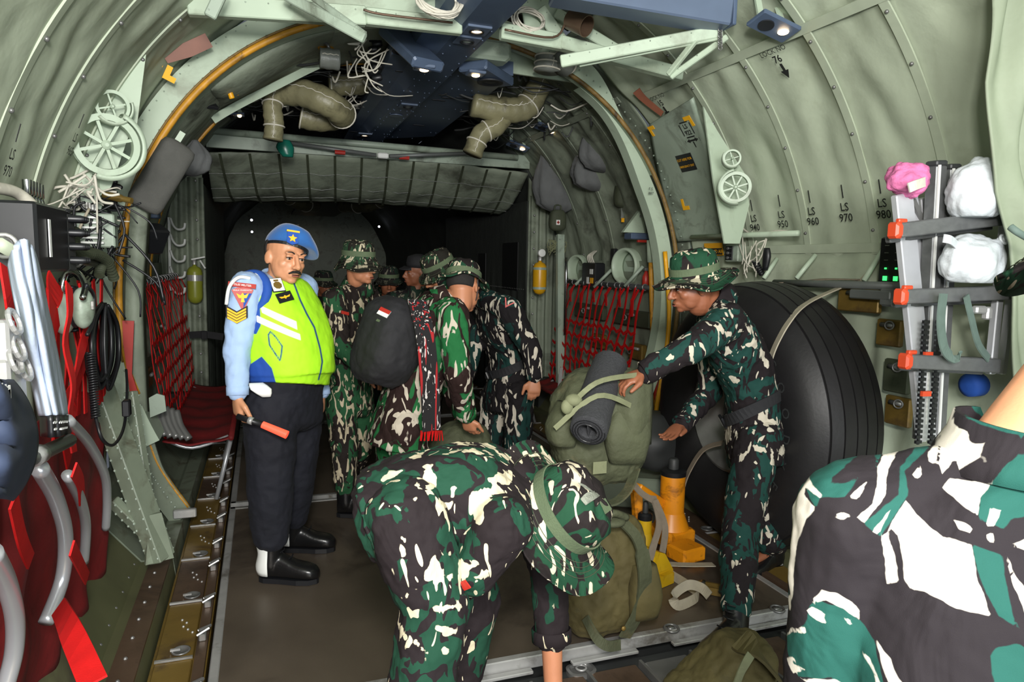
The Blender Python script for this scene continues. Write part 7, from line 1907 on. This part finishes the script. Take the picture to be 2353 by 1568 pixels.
one('tie_down_strap', MB().ribbon(smooth_path([P(1790, 1085, 3.0), P(1812, 1100, 2.9), P(1830, 1118, 2.8)], 4), .045, .006, (.3, 1, 0)), M['greybeige'], 'short piece of webbing at the lower front of the tyre', 'strap')
# ladders
def pr(a, b, w, h, mm, nm, par, up=(0, 1, 0)): return obj(nm, MB().bar(a, b, w, h, up, .004), M[mm], par)
ld = thing('folding_ladder', P(2200, 800, 2.03), 'aluminium ladder with grey rungs and orange red end caps leaning by the curtain', 'ladder')
YL = 2.03
rails = [(P(2070, 440, YL+.05), P(2105, 700, YL+.05), P(2125, 960, YL+.05)), ]
pr(P(2072, 445, YL), P(2128, 1010, YL), .085, .03, 'aluladder', 'side_rail', ld)
pr(P(2092, 450, YL+.05), P(2150, 1010, YL+.05), .05, .03, 'aluladder', 'side_rail', ld)
pr(P(2118, 455, YL+.08), P(2140, 700, YL+.08), .04, .03, 'aluladder', 'side_rail', ld)
pr(P(2312, 485, YL-.08), P(2275, 860, YL-.08), .035, .03, 'aluladder', 'side_rail', ld)
pr(P(2326, 660, YL-.05), P(2300, 860, YL-.05), .03, .03, 'aluladder', 'side_rail', ld)
for k, (a, b) in enumerate((((2062, 530), (2312, 500)), ((2075, 682), (2322, 672)), ((2085, 830), (2290, 840)))):
    A, B = P(*a, YL-.05), P(*b, YL-.12)
    pr(A, B, .045, .055, 'steprung', 'rung', ld, (0, 0, 1))
    pr(A+V((.02, .06, -.03)), B+V((0, .06, -.03)), .03, .03, 'steprung', 'rung', ld, (0, 0, 1))
    obj('end_cap', MB().box(A+V((-.01, 0, 0)), (.036, .06, .05), frame((0, -1, 0)), bev=.008).box(A+V((.006, -.01, .035)), (.042, .016, .02), frame((0, -1, 0)), bev=.004), M['ladderfoot'], ld)
    if k == 1: obj('end_cap', MB().box(B+V((.01, 0, 0)), (.02, .05, .04), frame((0, -1, 0)), bev=.006), M['ladderfoot'], ld)
m = MB()
for a, b in (((2068, 450), (2110, 540)), ((2098, 460), (2130, 530))): m.bar(P(*a, YL+.02), P(*b, YL+.04), .02, .01, (0, 1, 0))
obj('spreader', m, M['steel'], ld)
pl_ = thing('plank_pair', P(2150, 600, 2.0), 'two tall grey aluminium planks standing upright behind the ladder rungs', 'planks')
for k, (t_, b_) in enumerate((((2152, 382), (2118, 1010)), ((2184, 390), (2150, 1010)))):
    A, B = P(*t_, YL-.01+k*.02), P(*b_, YL+.02)
    pr(A, B, .055, .05, 'steprung', 'plank', pl_)
    d = (B-A).normalized()
    obj('bright_edge', MB().bar(A+V((-.020+.03*0, -.03, 0)), B+V((-.020, -.03, 0)), .009, .006, (0, 1, 0)), M['white'], pl_)
    obj('end_block', MB().bar(A-d*.0, A-d*.02, .058, .053, (0, 1, 0), .006), M['darkgrey'], pl_)
rk = thing('strap_rack', P(2165, 880, 2.0), 'black toothed plastic strips with a red band hanging by the ladder foot', 'strips')
m = MB()
for x0 in (2128, 2158):
    m = MB()
    for k in range(24): m.box(P(x0-k*.8, 740+k*12, YL-.06), (.030, .01, .012))
    m.bar(P(x0, 735, YL-.058), P(x0-19, 1022, YL-.058), .010, .006, (0, 1, 0))
    obj('toothed_strip', m, M['black'], rk)
for a, b in (((2128, 815), (2136, 815)), ((2122, 905), (2132, 905))): obj('red_band', MB().bar(P(*a, YL-.07)+V((-.01, 0, 0)), P(*b, YL-.07)+V((.012, 0, 0)), .012, .02), M['ladderfoot'], rk)
def crumple(c, r, mm, name, label, cat, seed, knot=None, n=56, amp=.22, flat=.0):
    c = V(c); rr = []
    for i in range(33):
        b = -PI/2+PI*i/32; ring = []
        for j in range(n):
            a = 2*PI*j/n; d = V((math.cos(a)*max(math.cos(b), .02), math.sin(a)*max(math.cos(b), .02), math.sin(b)))
            q = 1+amp*.5*mnoise.noise(d*1.3+V((seed, 0, 0)))+amp*.45*abs(mnoise.noise(d*2.3+V((seed, 3, 0))))+amp*.06*mnoise.noise(d*6+V((seed, 3, 1)))
            p = V((d.x*r[0]*q, d.y*r[1]*q, d.z*r[2]*q))
            if flat and p.z < -r[2]*flat: p.z = -r[2]*flat
            ring.append(c+p)
        rr.append(ring)
    t = thing(name, c-V((0, 0, r[2])), label, cat)
    obj('body', MB().rings(rr), M[mm], t, smooth=True)
    if knot:
        k = MB().torus(.016, .006, c+V(knot), (0, -1, .4), 14, 6); k.ell(c+V(knot)+V((0, .01, -.005)), (.02, .015, .015))
        obj('knot', k, M[mm], t, smooth=True)
    return t
crumple(P(2248, 442, 1.90), (.115, .085, .115), 'plasticbag', 'plastic_bag', 'upper knotted white plastic bag resting on the top ladder rung', 'bag', 1, (.02, -.08, .075), flat=.8, amp=.35)
crumple(P(2232, 602, 1.90), (.130, .085, .098), 'plasticbag', 'plastic_bag', 'lower white plastic bag resting on the middle ladder rung', 'bag', 4, (.09, -.05, .085), flat=.8, amp=.35)
obj_ = one('bag_handle', MB().ribbon(smooth_path([P(2200, 565, 1.88), P(2185, 552, 1.86), P(2168, 548, 1.86)], 4), .03, .004, (0, 0, 1)), M['plasticbag'], 'torn white plastic handle hanging left of the lower plastic bag', 'strip')
crumple(P(2084, 412, 2.02), (.072, .07, .064), 'pink', 'pink_cloth', 'crumpled pink cloth bundle with a cream strip on top of the ladder', 'cloth', 2, amp=.5)
one('cloth_strip', MB().ribbon(smooth_path([P(2088, 432, 1.93), P(2105, 425, 1.93), P(2125, 418, 1.95)], 4), .035, .006, (0, 0, 1)), M['cord'], 'cream cloth strip folded on the pink bundle', 'cloth')
for k, (pts, w, mm) in enumerate((([(2168, 675), (2162, 740), (2170, 800), (2190, 822), (2205, 818)], .05, 'greenstrap'), ([(2220, 680), (2232, 730), (2248, 790), (2272, 825)], .035, 'greenstrap'))):
    one('ladder_strap', MB().ribbon(smooth_path([P(a, b, 1.90) for a, b in pts], 6), w, .006, (1, .2, 0)), M[mm], ['wide faded green strap looped under the middle rung', 'narrow grey green strap looped right of the faded one'][k], 'strap')
one('strap_buckle', MB().box(P(2250, 712, 1.90), (.06, .03, .03), bev=.006).box(P(2268, 720, 1.90), (.03, .03, .05), bev=.006), M['alu'], 'small silver ratchet buckle under the middle ladder rung', 'buckle')
one('blue_lamp', MB().lathe([(.03, -.04), (.05, -.03), (.05, .03), (.03, .04)], P(2238, 885, 2.1), (1, 0, 0), 20), M['royal'], 'small round blue object behind the ladder near the man neck', 'lamp', smooth=True)

# jacks
def jack(c, label, mm, h, r, base, ring=True, s=1.0, rot=0):
    c = V(c); t = thing('hydraulic_jack', c, label, 'jack'); R = Matrix.Rotation(rot, 3, 'Z')
    obj('base', MB().box(c+V((0, 0, .045)), (base[0], base[1], .09), R, bev=.012), M[mm], t)
    obj('skirt', MB().lathe([(r*1.5, 0), (r*1.2, .05), (r*1.02, .09)], c+V((0, 0, .09)), (0, 0, 1), 28), M[mm], t, angle=40)
    obj('cylinder', MB().lathe([(r, 0), (r, h), (r*.96, h+.01)], c+V((0, 0, .09)), (0, 0, 1), 32), M[mm], t, angle=40)
    obj('top_ring', MB().lathe([(r*1.04, 0), (r*1.06, .025), (r*.8, .035), (r*.5, .036)], c+V((0, 0, .09+h)), (0, 0, 1), 28), M['black'], t, angle=40)
    obj('ram', MB().lathe([(r*.42, 0), (r*.42, .05), (r*.30, .06)], c+V((0, 0, .125+h)), (0, 0, 1), 20), M['darkgrey'], t, angle=40)
    return t
j1 = PZ(1540, 1245, 0)
jack(j1, 'tall chipped orange hydraulic jack standing left of the big tyre', 'jack', .30, .068, (.20, .20), rot=.2)
obj_b = one('orange_block', MB().box(PZ(1575, 1285, 0)+V((0, 0, .04)), (.16, .14, .08), Matrix.Rotation(.2, 3, 'Z'), bev=.01), M['jack'], 'chipped orange foot block of equipment in front of the tall jack', 'block')
j2 = PZ(1478, 1300, 0)
t = jack(j2, 'small jack with a black cap half hidden behind the standing rucksack', 'jack2', .16, .035, (.10, .10))
# yellow triangular block
c = PZ(1500, 1345, 0); t = thing('wheel_chock', c, 'yellow triangular metal chock on the deck beside the rucksack', 'chock')
F = frame((.35, -1, 0))
m = MB(); m.prism([(-.12, 0), (.12, 0), (.12, .05), (.05, .15), (0, .17), (-.10, .12), (-.12, .10)], c+V((0, .04, 0)), F, .11)
obj('block', m, M['jack2'], t)
obj('front_lip', MB().prism([(-.12, 0), (.125, 0), (.125, .055), (-.12, .055)], c+V((-.015, -.03, 0)), F, .05), M['jack2'], t)
obj('rib', MB().prism([(-.03, .07), (.085, .07), (.0, .155)], c+V((-.01, -.022, 0)), F, .02), M['jack2'], t)
one('jack_stand', MB().bar(P(1462, 1120, 3.2), P(1530, 1165, 3.3), .06, .05, (0, 0, 1), .006).bar(P(1462, 1130, 3.2), P(1470, 1240, 3.15), .05, .05, (0, 1, 0), .006).bar(P(1455, 1205, 3.1), P(1470, 1320, 3.0), .04, .05, (0, 1, 0), .006), M['jack'], 'orange steel jack frame behind the rucksack', 'frame')
# shelf like floor equipment behind the jacks
c = PZ(1520, 1120, 0)
t = thing('equipment_case', (1.15, 3.9, 0), 'low grey green equipment case with a gold latch behind the jacks', 'case')
obj('case', MB().box((1.22, 4.05, .10), (.62, .5, .20), Matrix.Rotation(-.5, 3, 'Z'), bev=.01), M['frame'], t)
obj('latch', MB().tube(smooth_path([P(1495, 1062, 3.9), P(1520, 1060, 3.85), P(1545, 1078, 3.85), P(1530, 1085, 3.85)], 5), .014, 8), M['seal'], t, smooth=True)
one('grey_bundle', MB().eloft([(P(1500, 950, 3.8), (.10, 0, 0), (0, .10, 0)), (P(1520, 1000, 3.7), (.20, 0, 0), (0, .14, 0)), (P(1510, 1060, 3.7), (.16, 0, 0), (0, .12, 0)), (P(1510, 1080, 3.7), (.05, 0, 0), (0, .05, 0))], 24, sub=4), M['brownstrap'] if False else M['darkgrey'], 'dark grey rounded bundle behind the lifting hand', 'bundle', smooth=True)
# floor straps and ratchet
one('floor_strap', MB().ribbon(smooth_path([PZ(1460, 1290, .02), PZ(1560, 1298, .03), PZ(1640, 1298, .02)], 5), .045, .005, (0, 1, 0)), M['beige'], 'light webbing strap lying straight across the deck behind the chock', 'strap')
lp = [PZ(1540, 1320, .015), PZ(1580, 1345, .02), PZ(1605, 1368, .03), PZ(1560, 1392, .02), PZ(1548, 1370, .06), PZ(1580, 1345, .09), PZ(1612, 1352, .07), PZ(1630, 1370, .05)]
one('floor_strap', MB().ribbon(smooth_path(lp, 7), .045, .005, (.3, .3, 1)), M['beige'], 'light webbing strap coiled beside the ratchet near the soldier boot', 'strap')
c = PZ(1635, 1372, .0)
t = thing('ratchet_buckle', c, 'brass and steel ratchet buckle on the deck beside the soldier leg', 'buckle')
obj('frame', MB().bar(c+V((-.06, .05, .03)), c+V((.05, -.05, .03)), .012, .035).bar(c+V((-.02, .08, .03)), c+V((.09, -.02, .03)), .012, .035), M['gold'], t)
obj('spool', MB().tube([c+V((-.05, .02, .04)), c+V((.0, .07, .04))], .014, 10).tube([c+V((.02, -.04, .04)), c+V((.07, .0, .04))], .012, 10), M['steel'], t, smooth=True)
for k, pts in enumerate(([P(1500, 1140, 2.95), P(1515, 1200, 2.85), P(1500, 1260, 2.8), P(1478, 1330, 2.7)], [P(1505, 1150, 2.92), P(1528, 1210, 2.85), P(1522, 1270, 2.8)], [P(1440, 1090, 3.0), P(1470, 1130, 2.95), P(1500, 1150, 2.92)])):
    one('jack_strap', MB().ribbon(smooth_path(pts, 5), .04, .005, (1, .3, 0)), M['greybeige'], ['long grey brown strap hanging from the small jack to the deck', 'short grey brown strap hanging beside the tall orange jack', 'grey brown strap crossing behind the lifted rucksack base'][k], 'strap')

# -------- rucksacks
def rucksack(secs, mm, label, vox=.008, wrk=.03, name='rucksack', extra=None, n=32, p=2.8):
    m = MB(); m.eloft(secs, n, p=p, sub=3)
    if extra: extra(m)
    c = V(secs[0][0]); t = thing(name, c, label, 'rucksack')
    obj('main_body', m, M[mm], t, smooth=True, mods=REM(vox, 4, .5)+[wrinkle(.09, wrk, 6), wrinkle(.03, wrk*.3, 7)])
    return t
YB = 2.62
up_ = nrm(P(1415, 830, YB)-P(1350, 1100, YB)); sd2 = nrm(P(1500, 960, YB)-P(1280, 960, YB)); bk = up_.cross(sd2)
rs = rucksack([(P(1372, 1105, YB), sd2*.13, bk*.08), (P(1372, 1070, YB), sd2*.185, bk*.13), (P(1372, 985, YB), sd2*.215, bk*.15), (P(1385, 900, YB), sd2*.205, bk*.14), (P(1405, 858, YB), sd2*.15, bk*.11), (P(1415, 845, YB), sd2*.08, bk*.06)], 'olive', 'big faded olive rucksack with a rolled black sleeping mat, held by the right soldier')
obj('front_pocket', MB().eloft([(P(1440, 1062, YB-.16), sd2*.08, bk*.03), (P(1442, 1000, YB-.17), sd2*.10, bk*.045), (P(1452, 930, YB-.14), sd2*.075, bk*.035)], 20, p=3, sub=3), M['olive'], rs, smooth=True)
obj('side_pocket', MB().eloft([(P(1290, 1020, YB-.10), sd2*.05, bk*.06), (P(1290, 980, YB-.10), sd2*.06, bk*.07), (P(1305, 925, YB-.08), sd2*.04, bk*.05)], 20, p=3, sub=3), M['olive'], rs, smooth=True)
obj('top_flap', MB().grid(lambda u, v: P(1405+95*u-5*v, 868+150*v+16*math.sin(u*3), YB-.165+.03*math.cos(u*5)-.02*math.sin(v*3)), 12, 12), M['olive'], rs, smooth=True, mods=[SOL(.008)])
obj('cloth_label', MB().box(P(1378, 1075, YB-.17), (.06, .004, .05), frame((0, -1, .1)).inverted().inverted() if False else None), M['olivestrap'], rs)
mp_ = smooth_path([P(1402, 838, 2.62), P(1378, 900, 2.50), P(1352, 990, 2.34)], 6)
mt = thing('rolled_sleeping_mat', P(1352, 990, 2.4), 'rolled black foam sleeping mat tied on the olive rucksack', 'sleeping mat')
rr = []
ax = nrm(mp_[-1]-mp_[0]); 
m = MB(); R0 = .074
q = [(R0, 0), (R0, 1)]
secm = []
for i, p_ in enumerate(mp_):
    Fm = frame(ax, (0, 0, 1)); secm.append([p_+Fm@V((R0*(1+.02*math.sin(i*2))*math.cos(a), R0*math.sin(a), 0)) for a in [2*PI*j/32 for j in range(32)]])
endc = mp_[-1]; Fm = frame(ax, (0, 0, 1))
for rr2, dz in ((.066, .006), (.034, .006), (.030, 0), (.030, -.10), (.002, -.10)): secm.append([endc+ax*dz+Fm@V((rr2*math.cos(a), rr2*math.sin(a), 0)) for a in [2*PI*j/32 for j in range(32)]])
obj('foam_roll', MB().rings(secm), M['matblack'], mt, angle=50)
sp_ = [endc+ax*.009+Fm@V(((.034+.032*i/70)*math.cos(i*.27), (.034+.032*i/70)*math.sin(i*.27), 0)) for i in range(71)]
obj('spiral_edge', MB().tube(sp_, .0016, 5), M['black'], mt)
obj('roll_end_flap', MB().box(endc+ax*-.01, (.004, .05, .03), Fm), M['matblack'], mt)
for a_, b_, c_ in (((1300, 945), (1370, 880), (1462, 862)), ((1275, 985), (1372, 910), (1455, 935))):
    obj('mat_strap', MB().ribbon(smooth_path([P(*a_, 2.42), P(*b_, 2.36), P(*c_, 2.42)], 6), .020, .004, up_), M['olivestrap'], rs)
obj('strap_knot', MB().ell(P(1318, 920, 2.40), (.035, .03, .025)).ell(P(1303, 935, 2.40), (.025, .02, .03)), M['olivestrap'], rs, smooth=True)
obj('shoulder_strap', MB().ribbon(smooth_path([P(1460, 1080, 2.50), P(1440, 1130, 2.44), P(1400, 1158, 2.42), P(1350, 1140, 2.45)], 6), .05, .008, (0, 1, 0)), M['olive'], rs)
# rucksack standing on the deck
b0 = PZ(1380, 1440, 0)
B2 = V((b0.x, 2.50, 0)); up3 = V((0, 0, 1)); s3 = nrm((1, -.05, 0)); k3 = nrm((.05, 1, 0))
gr = rucksack([(B2+V((-.03, .02, .03)), s3*.13, k3*.10), (B2+V((-.03, .02, .10)), s3*.165, k3*.14), (B2+V((0, .02, .25)), s3*.165, k3*.14), (B2+V((.02, .02, .42)), s3*.14, k3*.12), (B2+V((.03, .02, .50)), s3*.08, k3*.06)], 'olive2', 'brown olive rucksack standing on the deck under the lifted one')
obj('side_pocket', MB().eloft([(B2+V((.10, -.13, .12)), s3*.06, k3*.04), (B2+V((.10, -.14, .22)), s3*.07, k3*.05), (B2+V((.10, -.12, .34)), s3*.05, k3*.04)], 20, p=3, sub=3), M['olive2'], gr, smooth=True)
obj('shoulder_strap', MB().ribbon(smooth_path([P(1425, 1195, 2.38), P(1465, 1240, 2.34), P(1482, 1320, 2.32), P(1470, 1400, 2.34), P(1435, 1465, 2.36)], 7), [.045]*10+[.065]*19, .010, (1, .2, 0)), M['olive'], gr)
obj('shoulder_strap', MB().ribbon(smooth_path([P(1345, 1420, 2.38), P(1370, 1465, 2.32), P(1395, 1485, 2.30), P(1425, 1482, 2.32)], 6), .04, .008, (0, .3, 1)), M['olive'], gr)
obj('strap_knot', MB().ell(P(1410, 1200, 2.36), (.05, .04, .02)).tube(smooth_path([P(1385, 1195, 2.36), P(1410, 1180, 2.34), P(1440, 1190, 2.36)], 5), .015, 8), M['olive'], gr, smooth=True)
obj('buckle', MB().ell(P(1433, 1445, 2.33), (.010, .006, .010)), M['gold'], gr, smooth=True)
# duffel in front
d0 = PZ(1690, 1600, -.06)
df = rucksack([(P(1605, 1620, 1.98), (.10, 0, 0), (0, .12, 0)), (P(1640, 1590, 2.0), (.16, 0, 0), (0, .16, 0)), (P(1680, 1530, 2.02), (.15, 0, .02), (0, .15, 0)), (P(1690, 1480, 2.04), (.10, 0, .02), (0, .10, 0)), (P(1680, 1458, 2.05), (.04, 0, 0), (0, .04, 0))], 'olive2', 'olive canvas duffel bag on the floor at the lower right', name='duffel_bag')
obj('side_flap', MB().ribbon(smooth_path([P(1700, 1468, 1.98), P(1740, 1500, 1.92), P(1790, 1560, 1.88)], 5), .10, .010, (0, 1, .4)), M['olive2'], df)
obj('webbing', MB().ribbon(smooth_path([P(1725, 1505, 1.86), P(1705, 1540, 1.84), P(1690, 1580, 1.84)], 4), .03, .005, (1, 0, 0)), M['olivestrap'], df)
# green bag being handled by the bending pair
gb = rucksack([(P(1050, 1080, 3.75), (.20, 0, 0), (0, .12, 0)), (P(1055, 1030, 3.75), (.20, 0, 0), (0, .14, 0)), (P(1062, 985, 3.75), (.13, 0, 0), (0, .10, 0)), (P(1070, 968, 3.75), (.05, 0, 0), (0, .05, 0))], 'olive', 'green canvas bag held between the two leaning soldiers', vox=.010)
# black backpack on the bending soldier
bp1, bp2 = P(930, 700, 3.42), P(880, 880, 3.40)
ax = nrm(bp2-bp1); sx = nrm(V((.8, .3, .35))); sx = nrm(sx-ax*sx.dot(ax)); nx = ax.cross(sx)
bp = rucksack([(P(928, 690, 3.52), sx*.08, nx*.10), (P(915, 715, 3.50), sx*.14, nx*.15), (P(895, 790, 3.48), sx*.15, nx*.17), (P(872, 850, 3.48), sx*.13, nx*.16), (P(860, 882, 3.50), sx*.08, nx*.10)], 'blacksoft', 'black backpack with a red and white flag patch on the bending soldier back', name='backpack', wrk=.02)
bmain = [c_ for c_ in bp.children if c_.name.startswith('main_body')][0]
fl_, c, F = badge(bp, bmain, 883, 720, .060, .040, 'white', 'flag_patch', rot=-.42, extra=.006)
obj('red_half', MB().box(c+F@V((0, .010, .003)), (.060, .020, .002), F), M['redpaint'], fl_)
sp2, c, F = badge(bp, bmain, 870, 738, .020, .012, 'hatband', 'small_patch', rot=-.3, extra=.005)
obj('zip_line', MB().tube(smooth_path([P(940, 720, 3.30), P(900, 800, 3.29), P(862, 870, 3.30)], 6), .004, 6), M['darkgrey'], bp) if False else None
# woven scarf strap hanging by the backpack
sc1 = smooth_path([P(958, 690, 3.36), P(975, 760, 3.24), P(985, 850, 3.22), P(990, 930, 3.22), P(992, 990, 3.22)], 8)
q = NT('woven scarf'); u = q.n('ShaderNodeTexCoord'); mpn = q.mapping((1, 1, 1))
nz = q.noise(26, 1, 1.5, q.mapping((2.2, 2.2, .6))).outputs['Fac']; st_ = q.math('GREATER_THAN', nz, .645)
wv = q.noise(11, 0, 0, q.mapping((7, 7, .12))).outputs['Fac']; rd_ = q.math('GREATER_THAN', wv, .66)
q.l(q.mix(st_, q.mix(rd_, lin((24, 22, 24)), lin((160, 30, 34))), lin((206, 200, 196))), q.b.inputs['Base Color']); q.b.inputs['Roughness'].default_value = .9
t = thing('woven_scarf', sc1[-1], 'black red and white woven scarf hanging beside the black backpack', 'scarf')
obj('cloth', MB().ribbon(sc1, .095, .008, (1, .2, 0)), q.m, t)
m = MB()
for k in range(14):
    p0 = P(968+k*3.6, 990, 3.22); m.tube([p0, p0+V((random.uniform(-.01, .01), 0, -.05))], .003, 4)
obj('fringe', m, M['red'], t)
# jacket and cap hanging at the left
t = thing('hanging_jacket', PX(90, 560, -1.6), 'pale blue white jacket draped over the left rail with a black printed hem', 'jacket')
def jk(u, v):
    px = (40+(150-38)*u*(.75+.5*v)+30*v) if True else 0
    l = V((22+70*v**1.1, 0, 0)).x; r = 85+72*v**.9
    px = l+(r-l)*u; py = 610+345*v-60*math.sin(PI*u)**.8*(1-v)**3
    x = -1.58+.007*math.sin(u*11+v*2)+.03*mnoise.noise(V((u*5, v*2.2, 7)))-.05*(abs(u-.5)*2)**3
    return PX(px, py, x)
obj('jacket_cloth', MB().grid(jk, 30, 50), M['jacket'], t, smooth=True, mods=[SOL(.010)])
def jh(u, v):
    a = jk(u, 1.0); d = V((0, 0, -.055*v)); return a+d+V((.004, 0, 0))
hm = obj('printed_hem', MB().grid(jh, 30, 4), M['black'], t, smooth=True, mods=[SOL(.012)])
m = MB()
for k in range(10): m.box(jk(.15+.07*k, 1.0)+V((.012, 0, -.018)), (.002, .014, .004)); m.box(jk(.3+.05*k, 1.0)+V((.012, 0, -.035)), (.002, .010, .004))
obj('white_print', m, M['white'], hm)
t = thing('dark_blue_bag', PX(30, 960, -1.3), 'dark blue padded jacket with a white emblem hanging at the left edge', 'jacket')
def cap_(u, v):
    px = -60+135*u*math.sin(PI*(.12+.76*v))**.55; py = 880+265*v
    return PX(px, py, -1.48+.10*math.sin(PI*u)+.02*mnoise.noise(V((u*5, v*5, 2))))
obj('cloth', MB().grid(cap_, 24, 30), M['navycap'], t, smooth=True, mods=[SOL(.02)])
m = MB()
for i in range(3):
    for j in range(3): m.box(PX(-2+9*i, 900+9*j+2*i, -1.375), (.004, .016, .018))
obj('white_emblem', m, M['white'], t)
